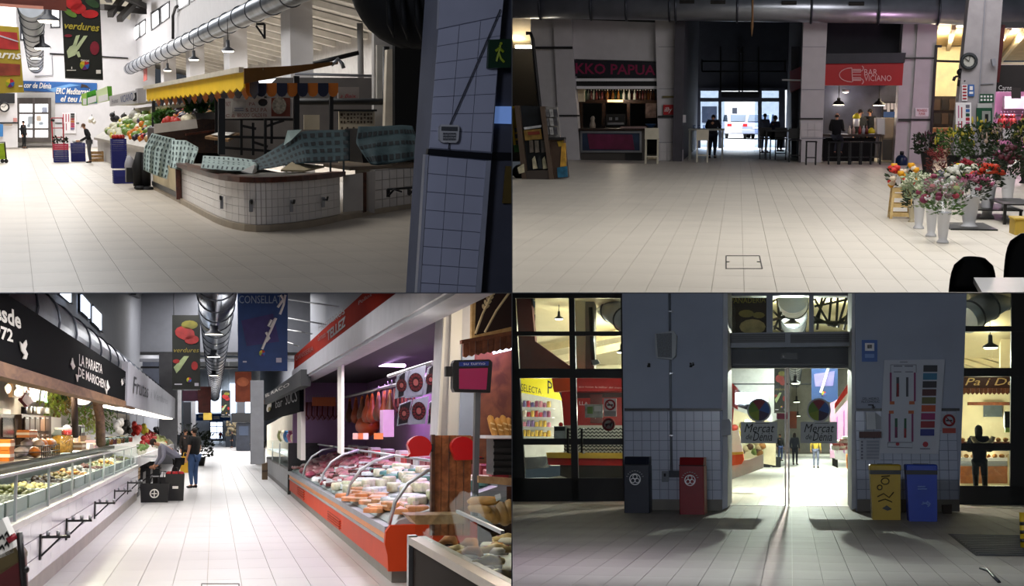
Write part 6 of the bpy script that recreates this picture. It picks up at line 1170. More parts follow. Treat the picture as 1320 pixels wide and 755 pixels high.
rg=random.Random(3); past=[MB().tube([(-.07,0,.0),(-.03,.03,.03),(.03,.03,.03),(.07,0,0)],[.012,.03,.03,.012],7).mesh('croissant',mat('pastry_gold','b8743a',.5,var=.35,scale=18)),MB().tube([(-.11,0,.02),(0,0,.035),(.11,0,.02)],[.02,.033,.02],7).mesh('filled_roll',mat('roll_pale','d0ae74',.5,var=.35,scale=18)),MB().lathe([(.015,.01),(.05,0),(.06,.02),(.04,.04),(.015,.03)],12).mesh('ring_pastry',mat('sugar_pastry','dcd0c0',.6,var=.15))]
fill=box(-.08,.08,-.012,.012,.03,.05).mesh('filling',mat('filling_pink','b0606a',.5)); nmp=['croissant','filled_roll','ring_pastry']
for k in range(46):
    px=rg.uniform(565,655); py=rg.uniform(693,750); p=R.fl(px,py,.82)
    if p.x<xe+.14 or p.y>yn-.1: continue
    j=1 if py<712 and rg.random()<.8 else rg.choice([0,2,1]); o=ob(nmp[j],past[j],None,loc=p+V3((0,0,.0+.03*(k%3))),rot=rg.uniform(-.9,.9),label=['golden croissant in the pastry case','filled sandwich roll in the pastry case','sugared ring pastry in the pastry case'][j],cat=['croissant','roll','pastry'][j],group=['croissants in the pastry case','rolls in the pastry case','ring pastries in the pastry case'][j])
    if j==1: ob('filling',fill,None,o)
lamp((xe+.6,9.0,2.0),150,(1,.88,.72),.2).data.specular_factor=0; lamp((xs2+1.2,14.4,2.6),16,(1,.85,.65),.2); lamp((xe+.35,13.0,2.2),18,(1,.9,.8),.2)
ha=thing('floor_hatch','thin outlined hatch cover in the floor at the bottom edge of the aisle','hatch',R.fl(284,752)); mb=MB(); a,b=R.fl(260,752,.004),R.fl(308,752,.004)
mb.bar(a,b,.012,.006); mb.bar(a,R.fl(259,775,.004),.012,.006); mb.bar(b,R.fl(309,775,.004),.012,.006); ob('edge',mb,mat('hatch_edge'),ha,w=1)
# roof wires at the right
for i,(a,b) in enumerate((((372,386),(436,395)),((372,410),(420,418)),((371,425),(402,430)),((371,441),(385,446)))): ob('wire',MB().tube([R.Y(*a,40),R.Y(*b,36)],.02,5),mat('wire_grey','9a9ca0',.4),label=['highest','second','third','lowest'][i]+' thin wire stretched between blue banner and red sign',cat='wire')

# ================================================================ lower right hall: dim vestibule in front of the glass doors of the market
R=BR
wallp=mat('blue_grey_paint','9ba3b4',.6,var=.06,scale=1.2); tileb=mat('pale_blue_grey_tile','aab1c2',.25,var=.06,scale=1.5); flr=mat('worn_beige_tile','938c80',.62,var=.12,scale=.8,spec=.2); blk2=mat('black_frame','0a0a0b',.35,spec=.4)
yB=R.fl(930,658).y; yG=R.fl(1015,652).y; yWn=R.fl(735,646).y
fl2=ob('floor',box(-9,14,9,150,-.2,-.013),groutm,kind=ST,label='worn beige floor of the dim entrance hall and the market behind it')
tiles(fl2,(-5.3,12,-.013),(.33,0,0),(0,1.1,0),46,26,.006,.013,flr,(0,0,1),order=lambda p:(p-V3((1.5,13,0))).length,near=250,keep=lambda p:(R.R@(p-V3((0,0,R.h)))).x>-.35 and p.y<yG)
tiles(fl2,(-5.3,yG+.05,-.013),(.45,0,0),(0,1.5,0),34,60,.006,.013,mat('market_floor_tile','cfc9be',.35,var=.05),(0,0,1),near=0)
def wseg(nm,x0,x1,y,z0px,z1px,label):
    w_=ob(nm,sl([(x0[0],z0px),(x1[0],z0px),(x1[1],z1px),(x0[1],z1px)],y,.6),wallp,kind=ST,label=label); return w_
wL=wseg('wall_left',(801,805),(932,931),yB,300,659,'blue grey wall left of the glass doors, tiled below a black stripe')
wR=wseg('wall_right',(1102,1104),(1249,1236),yB,300,659,'blue grey wall right of the glass doors, tiled below a black stripe')
mb=MB(); mb.slab([(640,300),(805,300),(805,380),(640,380)],yWn,.5); ob('wall_front',mb,wallp,kind=ST); ob('wall_front',sl([(1240,300),(1345,300),(1345,366),(1240,366)],yWn,.5),wallp,kind=ST); ob('wall_front',sl([(925,300),(1110,300),(1110,381),(925,381)],yG,.5),wallp,kind=ST)
a=R.fl(640,646); ob('wall_end',box(-7.2,-7,9,yWn,0,5),wallp,kind=ST) 
for wl_,x0,x1,nc in ((wL,806,930,11),(wR,1105,1236,11)):
    ob('stripe',rec(x0-1,526,x1+1,529.5,yB-.02,.03),blk2,wl_,w=1)
    p0=R.Y(x0,643,yB); p1=R.Y(x1,643,yB); pz=R.Y(x0,530,yB).z; nr=9; hz=(pz-p0.z)/nr
    ob('tile_bed',box(p0.x,p1.x,yB-.012,yB,p0.z,pz),mat('tile_joint_dark','6e7482',.7),wl_,w=1)
    tiles(wl_,(p0.x,yB-.012,p0.z),((p1.x-p0.x)/nc,0,0),(0,0,hz),nc,nr,.012,.012,tileb,(0,-1,0))
    ob('skirting',rec(x0,643.5,x1+1,659,yB-.03,.05),mat('stone_skirting','6f6a60',.5),wl_,w=1)
    mb=MB()
    for k in range(3): mb.rect(x0+(x1-x0)*k/3,482,x0+(x1-x0)*k/3+.5,483,yB-.01,.02)
# reveals of the entrance
for x0,x1,l in ((929,938,'left reveal of the doorway'),(1098,1105,'right reveal of the doorway')): ob('wall_reveal',sl([(x0,300),(x1,300),(x1,654),(x0,657)],yB+.15,yG-yB),mat('reveal_paint','b8bac0',.6),kind=ST,label=l)
# conduit, speaker, anchors, box
cn=thing('conduit','grey conduit pipe running down the left wall behind the speaker','pipe',R.Y(864,607,yB)); ob('pipe',MB().tube([R.Y(862.5,300,yB-.05),R.Y(865.5,607,yB-.05)],.028,8),mat('conduit_grey','70767f',.5),cn,w=1)
for py in (400,480,560): ob('clip',rec(862,py,867.5,py+2,yB-.09,.09),steel,cn,w=1)
sp2=thing('wall_speaker','grey loudspeaker box mounted high on the left wall','speaker',R.Y(858,463,yB-.1)); ob('cabinet',sl([(844,430),(868,426),(872,432),(871,458),(866,463),(847,461),(845,455)],yB-.38,.28),mat('speaker_case','a8acb0',.5),sp2,w=1); ob('grille',sl([(846,430),(866,429),(866,461),(848,460)],yB-.40,.03),mat('speaker_grille','6c7076',.6,var=.3,scale=40),sp2,w=1); ob('bracket',rec(860,440,868,450,yB-.12,.14),steel,sp2,w=1)
for px,l in ((836,'left'),(892,'right')):
    t=thing('wall_anchor','bare %s wall anchor below the speaker'%l,'anchor',R.Y(px,470,yB)); mb=MB()
    for k in range(5): mb.cbox(R.Y(px+random.uniform(-2.5,2.5),470+random.uniform(-2.5,2.5),yB-.015),(.04,.04,.04),k)
    ob('screws',mb,blackm,t,w=1,kind='stuff')
jb=thing('junction_box','grey junction box at the bottom of the conduit','box',R.Y(858,622,yB)); ob('box',rec(853,607,862,621,yB-.12,.12),mat('conduit_grey'),jb,w=1); ob('socket',rec(855.5,610,858.5,614,yB-.13,.02),blackm,jb,w=1); ob('trunking',rec(862,606.5,877,615,yB-.08,.08),mat('dark_trunking','43474e',.6),jb,w=1)
# bins
def bin_(label,px,py,w,h,d,m,style,rot=0):
    p=R.fl(px,py); s=R.m(p); W=w*s/2; Hh=h*s; t=thing('recycling_bin',label,'bin',p,rot)
    if style=='house':
        b=Hh*.86; ob('body',MB().bbox(-W,W,0,d,0,b,.015),m,t); ob('hood',MB().extr([(-W*.97,0,b),(-W*.97,d*.15,Hh),(-W*.97,d,Hh),(-W*.97,d,b)],(W*1.94,0,0)),m,t); ob('flap',MB().extr([(-W*.8,-.012,b+.02),(W*.8,-.012,b+.02),(W*.8,d*.13-.012,Hh-.02),(-W*.8,d*.13-.012,Hh-.02)],(0,-.01,0)),m,t); ob('seam',box(-W-.004,W+.004,-.006,d*.5,b-.01,b+.006),mat('bin_seam','050507',.6),t)
        e=ob('recycling_emblem',MB().ring((-W*.12,-.012,Hh*.6),W*.42,.009,18),whitep,t)
        mb=MB(); c=V3((-W*.12,-.012,Hh*.6))
        for k in range(3):
            u=math.radians(90+120*k); mb.ring(c+V3((math.cos(u),0,math.sin(u)))*W*.2,W*.17,.008,10)
        ob('recycling_arrows',mb,whitep,t)
        mb=MB()
        for k in range(9): u=math.radians(20+17.5*k); c2=c+V3((math.cos(u),0,math.sin(u)))*W*.66; mb.cbox(c2,(.03,.01,.014),0)
        ob('circular_print',mb,mat('dim_print'),t)
    else:
        b=Hh*.84; mb=MB(); mb.add([(-W*.92,0,0),(W*.92,0,0),(W*.92,d,0),(-W*.92,d,0),(-W,0,b),(W,0,b),(W,d,b),(-W,d,b)],[(3,2,1,0),(4,5,6,7),(0,1,5,4),(1,2,6,5),(2,3,7,6),(3,0,4,7)]); ob('body',mb,m,t)
        ob('rim',MB().bbox(-W*1.04,W*1.04,-.03,d+.02,Hh*.9,Hh,.02),m,t); ob('bag_edge',box(-W*1.02,W*1.02,-.02,d+.01,b*.98,Hh*.9),mat('bin_liner','0d0d10',.4),t); ob('lid_slot',box(-W*.5,W*.5,d*.3,d*.6,Hh,Hh+.012),blackm,t)
    return t
bin_('dark navy recycling bin with a white emblem left of the doors',821,661,33,72,.55,mat('bin_navy','101626',.45),'house'); bin_('dark red recycling bin with a white emblem left of the doors',892,663,32,73,.55,mat('bin_red','7a1218',.45),'house',-.05)
yb4=bin_('yellow recycling bin with a black liner edge right of the doors',1143,670,38,71,.5,mat('bin_yellow','a88a14',.45),'open'); bb4=bin_('blue recycling bin with a pale arrow print right of the doors',1190,672,38,73,.5,mat('bin_blue','1c3a9a',.45),'open')
yv=R.fl(1143,670).y-.012; prn=mat('bin_print','4a3e10',.6,var=0)
strokes(yb4,[arc(1141,620,5,4,0,360),arc(1134,628,3,3,0,360),[(1131,640),(1139,636),(1146,641),(1152,634)],[(1132,646),(1141,643),(1150,647)],[(1136,614),(1147,613)]],yv,.012,prn,'print'); ob('dark_print',sl([(1137,655),(1143,651),(1150,656),(1144,658)],yv-.005,.012),blackm,yb4,w=1)
yv=R.fl(1190,672).y-.012; strokes(bb4,[[(1183,627),(1193,627)],[(1183,630),(1195,630)],[(1188,650),(1196,647),(1199,649)],[(1189,647),(1199,651)],[(1195,646),(1199,649),(1196,653)]],yv,.014,mat('bin_print_pale','7a90c8',.6,var=0),'print')
# entrance: glazing, air curtain, stickers
dr=thing('door_1','glass sliding doors of the market with two round emblem stickers',None,R.fl(1017,652),kind=ST); fgr=mat('door_frame_grey','70747c',.4,metal=.3)
mb=MB()
for x0,x1 in ((936,941),(988,996),(1043,1049),(1097,1101)): mb.rect(x0,378,x1,430,yG-.02,.2)
mb.rect(936,376,1101,381,yG-.02,.2); ob('transom_frame',mb,fgr,dr,w=1)
for x0,x1 in ((941,988),(996,1043),(1049,1097)): ob('transom_pane',rec(x0,381,x1,430,yG+.05,.02),gl,dr,w=1)
ob('header',rec(936,446,1101,474,yG-.1,.3),mat('header_grey','4c4e52',.5),dr,w=1); ob('header_line',rec(936,468.5,1101,470.5,yG-.12,.03),blk2,dr,w=1)
ob('leaf_pane',rec(938.5,474,1012.5,652,yG,.02),gl,dr,w=1); ob('leaf_pane',rec(1017,474,1097,652,yG,.02),gl,dr,w=1)
mb=MB(); 
for x0,x1 in ((1011.5,1013.6),(1015.8,1017.8),(937,939.5),(1096,1098.5)): mb.rect(x0,474,x1,652.5,yG-.02,.05)
ob('leaf_edge',mb,mat('leaf_edge','b0aca4',.4,metal=.4),dr,w=1); ob('floor_track',box(R.fl(939,652).x,R.fl(1098,652).x,yG-.03,yG+.03,0,.008),steel,dr,w=1)
ac=thing('air_curtain','long black grilled air curtain above the doors','air curtain',R.Y(1017,448,yG-.3)); ob('casing',sl([(930,429),(1106,427),(1104,446),(934,448)],yG-.75,.7),mat('casing_grey','63666c',.4,metal=.3),ac,w=1)
for x0,x1 in ((933,1012),(1019,1102)):
    g=ob('grille',sl([(x0,430.5),(x1,429.5),(x1,441),(x0,442)],yG-.77,.03),blk2,ac,w=1)
    for j in range(4): ob('bar',sl([(x0+1,432.3+j*2.6),(x1-1,431.5+j*2.6),(x1-1,432.1+j*2.6),(x0+1,432.9+j*2.6)],yG-.79,.02),mat('grille_bar','2c2d30',.4),g,w=1)
sn=thing('door_sensor','small black door sensor under the air curtain','sensor',R.Y(1017,463,yG-.2)); ob('housing',rec(1007,455,1028,463,yG-.2,.12),blk2,sn,w=1); ob('eye',rec(1009,458,1011,460.5,yG-.21,.02),whitep,sn,w=1)
stick=mat('sticker_grey','b6bac0',.6,var=0); ink=mat('sticker_ink','14141a',.6,var=0)
for cx,l in ((978.5,'left'),(1055.5,'right')):
    st_=thing('door_sticker','round five coloured emblem over a grey name plate on the %s door leaf'%l,'sticker',R.Y(cx,571,yG-.03)); ob('rim_disc',sl(el(cx,528.5,15.5,15.5,24),yG-.025,.012),stick,st_,w=1)
    cs=['7a1420','2a4a8a','2a123a','6a7a10','8a7a10']; cs=['7a1420','2a4f92','2a1038','7a8a14','5a7a14']
    for k in range(5):
        a0=-125+72*k; pts=[(cx,528.5)]+[(cx+13.5*math.cos(math.radians(a0+12*j)),528.5+13.5*math.sin(math.radians(a0+12*j))) for j in range(7)]; ob('emblem_petal',sl(pts,yG-.035,.01),mat('sticker_'+cs[k],cs[k],.5,var=.1),st_,w=1)
    ob('name_plate',rec(cx-23.5,543.5,cx+23.5,571,yG-.025,.012),stick,st_,w=1)
    for t_,b in (('Mercat',(cx-19,546,cx+20,557)),('de',(cx-17,559,cx-9,566)),('Dénia',(cx-8,557,cx+17,568))): write(st_,t_,b,ink,y=yG-.025,off=.008,shear=.3)
    ob('small_print',rec(cx-5,545,cx+13,545.6,yG-.033,.006),ink,st_,w=1)
ob('door_box',sl([(930,541),(940,540),(942,544),(942,560),(930,562)],yB-.3,.3),mat('pale_box','9a9da2',.5),label='grey box on the left reveal of the doorway',cat='box')
ob('notice_strip',rec(930.5,506,936,528,yB-.02,.02),mat('pale_print'),label='narrow pale notice on the left reveal of the doorway',cat='notice')
# right wall notices
yv=yB-.03
notice('notice','blue notice with a white hand pictogram on the right wall','sign',(1111,438,1131,466),yv,mat('notice_blue','3f63a8',.5,var=.05),[(1115,442,1127,452,whitep),(1118,444,1124,449,blackm),(1115,456,1127,461,mat('notice_paleblue','7a9ad0',.5))])
tx=thing('wall_text','small black lettering and arrow printed above the stripe','lettering',R.Y(1123,525,yv)); write(tx,'GEL HIDRO\nALCOHOLIC',(1110,512,1134,519),ink,y=yv,off=.0); ob('arrow',sl([(1119,521),(1126,521),(1127,524),(1129,524),(1126,527),(1123,524),(1125,524),(1124,522.5),(1119,522.5)],yv,.01),ink,tx,w=1)
dsn=thing('gel_dispenser','white hand gel dispenser with a brown tray on the right wall','dispenser',R.Y(1123,565,yv)); ob('housing',sl([(1116,531),(1128,531),(1129,553),(1117,553)],yv-.15,.18),mat('dispenser_white','b4b8bc',.4),dsn,w=1); ob('side',sl([(1128,531),(1136,537),(1136,553),(1129,553)],yv-.08,.1),mat('dispenser_grey','7c8086',.4),dsn,w=1); ob('tray',rec(1108,556,1136,564,yv-.16,.18),mat('tray_brown','4a2420',.5),dsn,w=1)
n2=notice('notice','white rules notice with small pictograms below the gel dispenser','notice',(1108,566,1135,593),yv,mat('notice_white','a8acb6',.6),[(1110,568+k*4.2,1112.5,570.5+k*4.2,gp) for k in range(6)]+[(1117,567.5+k*4.2,1133,570.5+k*4.2,mat('notice_line','8e929c',.6)) for k in range(6)])
pb=thing('plan_board','large white market plan board with coloured legend panels','board',R.Y(1178,586,yv)); ob('board',sl([(1140,464),(1218,463),(1210,585),(1134,584)],yv-.05,.08),mat('board_white','b6bac4',.5,var=.03),pb,w=1)
def bp(pix,m,nm='print'): ob(nm,sl(pix,yv-.062,.012),m,pb,w=1)
leg=['2a2a30','2a6a8a','26222a','4a1a20','5a5a2a','b0481e','8a1a5a','8a1a24','1c2a7a']; legm=[mat('legend_'+c,c,.5,var=.1) for c in leg]
for k in range(9):
    y0_=470.5+k*10.3; bp([(1190.5-k*.5,y0_),(1208.5-k*.5,y0_),(1208.3-k*.5,y0_+8.5),(1190.2-k*.5,y0_+8.5)],legm[k],'legend_panel')
pink2=mat('plan_magenta','7a2a5a',.5); orr=mat('plan_orange','b0582a',.5); pgr=mat('plan_dark','3a3a44',.5)
for (x0,y0,x1,y1,m) in ((1147,480,1149.5,517,pink2),(1178,480,1180.5,517,pink2),(1155.5,486,1159,511,pgr),(1168,486,1171,511,pgr),(1155.8,494,1158.5,511,mat('print_red')),(1147,517,1153,521,orr),(1172,517,1179,521,orr),(1146,529,1152,533,orr),(1171,529,1178,533,orr),(1145.5,533,1148,569,pink2),(1175,533,1177.5,569,pink2),(1153.5,539,1157,564,gr),(1165.5,539,1168.5,564,gr),(1153.5,550,1156.5,564,pink2),(1165.5,552,1168,564,mat('print_red')),(1152,471,1163,472.5,gp),(1166,471,1177,472.5,gp),(1152,478.5,1162,479.7,gp),(1167,478.5,1177,479.7,gp),(1160,466,1170,467,gp),(1186,577.5,1199,578.8,gp)): bp(rc(x0,y0,x1,y1),m)
bp(el(1193,572.5,3.6,3.6),mat('print_red'),'red_dot'); bp(el(1157,572,2.4,2.4),mat('print_red'),'red_dot'); strokes(pb,[[(1144.5,570),(1176.5,570),(1176,577),(1144,576),(1144.5,570)],[(1148,470),(1181,470)],[(1148,470),(1148,480)],[(1181,470),(1181,480)]],yv-.07,.006,gp,'outline')
def nosmoke(par,cx,cy,r,y,m):
    mb=MB(); mb.ring(R.Y(cx,cy,y),r*R.m(R.Y(cx,cy,y)),.022,20); q=r*.7; mb.bar(R.Y(cx-q,cy-q,y),R.Y(cx+q,cy+q,y),.035,.02); ob('prohibition_ring',mb,m,par,w=1); ob('cigarette',rec(cx-r*.6,cy-r*.1,cx+r*.6,cy+r*.2,y+.005,.012),ink,par,w=1)
n3=notice('no_smoking_sign','white no smoking sign right of the plan board','sign',(1214,533,1233,559),yv,mat('notice_white'),[(1215,551.5,1232,558,mat('sign_red_dim','a0382c',.5))]); nosmoke(n3,1223.5,541.5,6.5,yv-.02,mat('ring_red','8a1a20',.5))
# left black glazed door
def glazed(label,nm,verts,hors,x0,x1,y0,y1,y,kick=None,panes=()):
    o=thing(nm,label,None,R.fl((x0+x1)/2,646),kind=ST); 
    for (a,b,c_,d) in verts: ob('upright',sl([(a,y0),(b,y0),(d,y1),(c_,y1)],y,.14),blk2,o,w=1)
    for (a,b) in hors: ob('crossbar',sl([(x0,a),(x1,a),(x1,b),(x0,b)],y-.01,.14),blk2,o,w=1)
    if kick: ob('kick_panel',sl([(x0,kick[0]),(x1,kick[0]),(x1,kick[1]),(x0,kick[1])],y,.12),blk2,o,w=1)
    for p in panes: ob('pane',rec(*p,y+.06,.02),gl,o,w=1)
    return o
gd=glazed('black framed glazed door at the left of the vestibule','door_2',[(655,664,655,678),(733,740,737,746),(800,812,803,812)],[(376,384),(427,432.5),(475,487),(565,573)],655,806,378,646,yWn,(616,646),[(664,384,733,427),(740,384,801,427),(664,433,733,475),(740,433,801,475),(670,487,736,565),(743,487,803,565),(675,573,738,617),(745,573,804,617)])
mb=MB()
for px in (732,750): mb.tube([R.Y(px+2.5,553,yWn-.02),R.Y(px,553,yWn-.14),R.Y(px,583,yWn-.14),R.Y(px+2.5,583,yWn-.02)],.03,8)
ob('handle',mb,blk2,gd,w=1)
gr2=glazed('black framed glazed door at the right of the vestibule','door_3',[(1304,1330,1302,1330),(1236,1240,1230,1234)],[(366,376),(420,427),(474,485),(571,580)],1232,1330,366,657,yWn+.2,(626,660),[(1240,376,1305,420),(1238,427,1304,474),(1236,485,1303,571),(1234,580,1302,626)])
yv=yWn-.03
n4=notice('no_smoking_sign','white no smoking sheet on the left glazed door','sign',(778.5,513.5,794.5,536.5),yv,mat('sheet_white','c8c4c0',.6),[(779,529.5,794,536,mat('sheet_grey','8c8884',.6))]); nosmoke(n4,786.5,521.5,6,yv-.02,mat('ring_red'))
n5=notice('paper_sheet','landscape photo sheet taped to the left glazed door','sheet',(754,521,777,538),yv,mat('sheet_photo','9ea59a',.6,var=.3,scale=8),[(757,524,764,533,mat('sheet_green','6a8a4a',.6)),(766,523,775,530,mat('sheet_pale','c8ccc8',.6))])
n6=thing('no_dogs_sign','round no dogs sign on the left glazed door','sign',R.Y(785,556,yv)); ob('disc',sl(el(784.5,547,7.5,8,20),yv,.02),mat('disc_grey','77706c',.6),n6,w=1); mb=MB(); c=R.Y(784.5,547,yv-.02); mb.ring(c,7*R.m(c),.03,20); mb.bar(R.Y(779.5,551.5,yv-.02),R.Y(789.5,542.5,yv-.02),.04,.02); ob('prohibition_ring',mb,mat('ring_darkred','5a1418',.5),n6,w=1); ob('dog_figure',sl([(780,546),(787,545),(788,543),(790,544),(788,547),(787,551),(786,548),(782,548),(781,551)],yv-.015,.012),ink,n6,w=1)
# behind the left door: shop with yellow sign, red kiosk
y2=yWn+5
o=thing('shop_sign','yellow shop sign with black capitals behind the left glazed door','sign',R.Y(695,512,y2+3)); ob('board',sl([(668,484),(712,487),(724,516),(668,505)],y2+3,.15),mat('sign_yellow','d8c81a',.5,var=.03),o,w=1); write(o,'SELECTA',[(672,504),(698,508),(698,501),(672,494)],ink,y=y2+3,off=.02); write(o,'A',[(672,488),(676,489),(676,485.5),(672,485)],ink,y=y2+3,off=.02); write(o,'P',[(706,507),(712,509),(712,493),(706,490)],ink,y=y2+3,off=.02)
ob('wall_side',sl([(664,505),(722,512),(735,600),(664,600)],y2+5,.2),mat('lit_shop_white','efeae0',.6),kind=ST); sh_=thing('goods_shelf','bright white shelving of colourful goods behind the left glazed door','shelf',R.Y(690,566,y2+4.6))
for j in range(4): ob('shelf_board',sl([(668,524+j*13),(712,526+j*11.5),(712,527.3+j*11.5),(668,525.5+j*13)],y2+4.4,.5),whitep,sh_,w=1)
rg=random.Random(4); gcs=['7a5a8a','b02a3a','c87a8a','8a3a5a','c8a03a','a02a24','5a4a7a','c8b8a8']; nn=['violet','red','pink','plum','golden','dark red','lilac','beige']
for k in range(32):
    j=k%4; px=671+(k//4)*5.2; py=524+j*12.6+(px-668)*.02; c=rg.randrange(8) if j<3 else 4; p=R.Y(px,py,y2+4.3); s=R.m(p); mb=MB(); mb.bbox(-2.1*s,2.1*s,-.05,.12,0,(8 if k%3 else 6)*s,.02); ob('packet',mb,mat('pkt_'+gcs[c],gcs[c],.4,var=.4,scale=8),loc=p,label=nn[c]+' packet on the bright shelves behind the left door',cat='packet',group=nn[c]+' packets behind the left door')
y3=yWn+2.5
kq=thing('kiosk','red kiosk with white lettering behind the left glazed door','kiosk',R.Y(765,548,y3)); ob('red_back',sl([(722,486),(812,486),(812,549),(727,549)],y3,.3),mat('kiosk_red','a81c1a',.5),kq,w=1); ob('orange_canopy',sl([(711,487),(736,484),(737,503),(714,505)],y3-.6,.5),mat('kiosk_orange','c8481e',.5),kq,w=1); ob('red_canopy',sl([(737,485),(812,484),(812,503),(741,504)],y3-.6,.5),mat('kiosk_red'),kq,w=1)
write(kq,'que tenim la millor del mercat',[(746,500),(806,501.5),(806,498.5),(746,497)],pinkp,y=y3-.6); write(kq,'LLA',[(747,522),(758,522),(758,518),(747,517)],whitep,y=y3)
ob('window_dark',sl([(744,506),(806,506),(806,512),(744,513)],y3-.05,.1),mat('window_maroon','3a1214',.3),kq,w=1); ob('dark_panel',rec(761,508,776,545,y3-.08,.1),mat('panel_maroon','5a1416',.4),kq,w=1)
zz=ob('zigzag_band',rec(727,548,812,590,y3-.1,.1),mat('zigzag_white','d0ccc4',.5,var=.03),kq,w=1); zm=MB()
for j in range(9):
    pts=[(727+i*2.6,551+j*4.4+(2.2 if i%2 else 0)) for i in range(33)]
    for (a,b),(c_,d) in zip(pts,pts[1:]): zm.extr([R.Y(a,b,y3-.12),R.Y(c_,d,y3-.12),R.Y(c_,d+1.6,y3-.12),R.Y(a,b+1.6,y3-.12)],(0,.02,0))
ob('zigzag_print',zm,ink,kq,w=1,kind='stuff')
ob('counter_top',sl([(704,583),(812,584),(812,591),(705,590)],y3-.7,.6),mat('counter_mustard','c8a03a',.45),kq,w=1); ob('counter_red',sl([(705,590),(812,591),(812,600),(707,599)],y3-.65,.5),mat('kiosk_red'),kq,w=1); ob('counter_base',sl([(722,599),(812,600),(812,640),(722,613)],y3-.4,.5),mat('base_dark','4a4540',.6),kq,w=1)
o=thing('till','grey till on the counter behind the left glazed door','till',R.Y(722,565,y3-.3)); ob('till_body',rec(714,549,729,566,y3-.5,.3),steel,o,w=1); ob('screen',rec(715,550,728,555,y3-.52,.03),blk2,o,w=1); ob('red_light',MB().ball(R.Y(723,547,y3-.4),.06,8,5),redp,o,w=1)
ob('black_bench',sl([(664,590),(712,588),(700,603),(664,606)],y2+3,1),mat('bench_dark','1a1a1c',.5),label='dark low counter front seen through the left glazed door',cat='counter')
ob('wall_upper',sl([(690,380),(812,380),(812,486),(690,486)],y2+6,.2),cream,kind=ST)
ob('ceiling',MB().extr([R.Y(690,360,yWn+1),R.Y(812,360,yWn+1),R.Y(812,470,y2+5.5),R.Y(690,470,y2+5.5)],(0,0,.1)),cream,kind=ST)
for i in range(6): ob('beam',MB().bar(R.Y(690,384+i*17,y2+4-.3*i),R.Y(806,360+i*17,y2+2-.3*i),.14,.2),mat('cream_beam','e6d6b0',.7),kind=ST)
ob('maroon_panel',sl([(660,380),(684,380),(690,440),(738,474),(738,486),(660,486)],yWn+3.5,.3),mat('maroon_wall','4a1c1a',.6),label='maroon shop panel seen through the upper left panes',cat='panel')
ob('pillar',sl(rc(741,380,754,486),yWn+3,.4),cream,kind=ST); ob('pillar',sl(rc(754,380,766,486),yWn+3.1,.4),mat('pillar_shade','8a8074',.6),kind=ST)
ob('drain_pipe',MB().tube([R.Y(761,396,yWn+2.8),R.Y(765,470,yWn+2.8)],.06,8),blk2,label='dark pipe on the pillar behind the upper left panes',cat='pipe')
duct('round duct crossing behind the upper left panes',R.Y(752,372,y2+1),R.Y(815,418,yWn+2),.32,4)
fl_=thing('floodlight','small floodlight low on the pillar behind the left panes','lamp',R.Y(768,470,yWn+2.6)); ob('housing',sl([(762,464),(770,463),(773,468),(764,471)],yWn+2.6,.2),steel,fl_,w=1)
def bell(px,py,y,r,label,cab=.8,energy=0,col=(1,.85,.6)):
    p=R.Y(px,py,y); o=thing('pendant_lamp',label,'lamp',p); ob('lamp_shade',MB().lathe([(r,0),(r*.9,r*.25),(r*.3,r*.6),(r*.25,r*1.6)],14,cap=False),mat('lamp_grey'),o); ob('diffuser',MB().lathe([(r*.9,.01),(r*.7,-r*.15)],14),mat('lamp_glow'),o); ob('cable',MB().tube([(0,0,r*1.5),(0,0,cab+r)],.012,5),blackm,o)
    if energy: lamp(p+V3((0,-.0,-.25)),energy,col,.12)
bell(720.5,411,yWn+3.4,.13,'bell lamp behind the upper left pane',energy=35); bell(801,454,yWn+3.6,.14,'bell lamp at the right of the left glazed door',energy=35)
lamp(R.Y(700,520,y2+1.5),120,(1,.9,.85),.25); lamp(R.Y(770,440,y2),95,(1,.82,.55),.3); lamp(R.Y(770,530,y3-1.6),40,(1,.85,.7),.2); lamp(R.Y(700,590,y2+1),60,(1,.92,.8),.3)
ob('wall_block',sl([(600,380),(668,380),(668,650),(600,650)],y2+6,.2),mat('bay_dark'),kind=ST)
# behind the right door: bakery
y5=yWn+4
o=thing('bakery_sign','maroon bakery sign with gold script behind the right glazed door','sign',R.Y(1278,502,y5)); ob('board',rec(1238,485,1318,500,y5,.2),mat('sign_maroon','3a100c',.5),o,w=1); write(o,'Pa i Delicies',[(1244,496.5),(1352,496.5),(1352,487),(1244,487)],mat('gold_script','d8b478',.5,var=0),y=y5,shear=.3)
vl2=thing('timber_valance','scalloped timber valance under the maroon bakery sign','valance',R.Y(1278,509,y5))
for i in range(13): a=1240+i*5.6; ob('board',sl([(a+.2,500),(a+5.4,500),(a+5.4,506),(a+2.8,508.5),(a+.2,506)],y5-.05-.02*(i%2),.06),wood('valance_wood'),vl2,w=1)
ob('wall_side',sl([(1225,505),(1325,505),(1325,580),(1225,580)],y5+3,.2),mat('bakery_lit','f2e2bc',.6),kind=ST); ob('photo_panel',rec(1268,518,1292,537,y5+2.8,.1),mat('photo_grey','4a545c',.4,var=.5,scale=3),label='grey photo panel on the bakery back wall',cat='picture'); ob('wood_rail',rec(1248,518,1304,522,y5+2,.2),wood('valance_wood'),label='timber rail above the bakery photo panel',cat='rail')
ob('screen_dark',rec(1295,530,1304,551,y5+.3,.15),blk2,label='small dark screen at the right side of the bakery',cat='screen'); ob('green_sign',rec(1296,551,1304,557,y5+.3,.1),mat('green_glow','7a9a3a',.5),label='green card under the small dark bakery screen',cat='card')
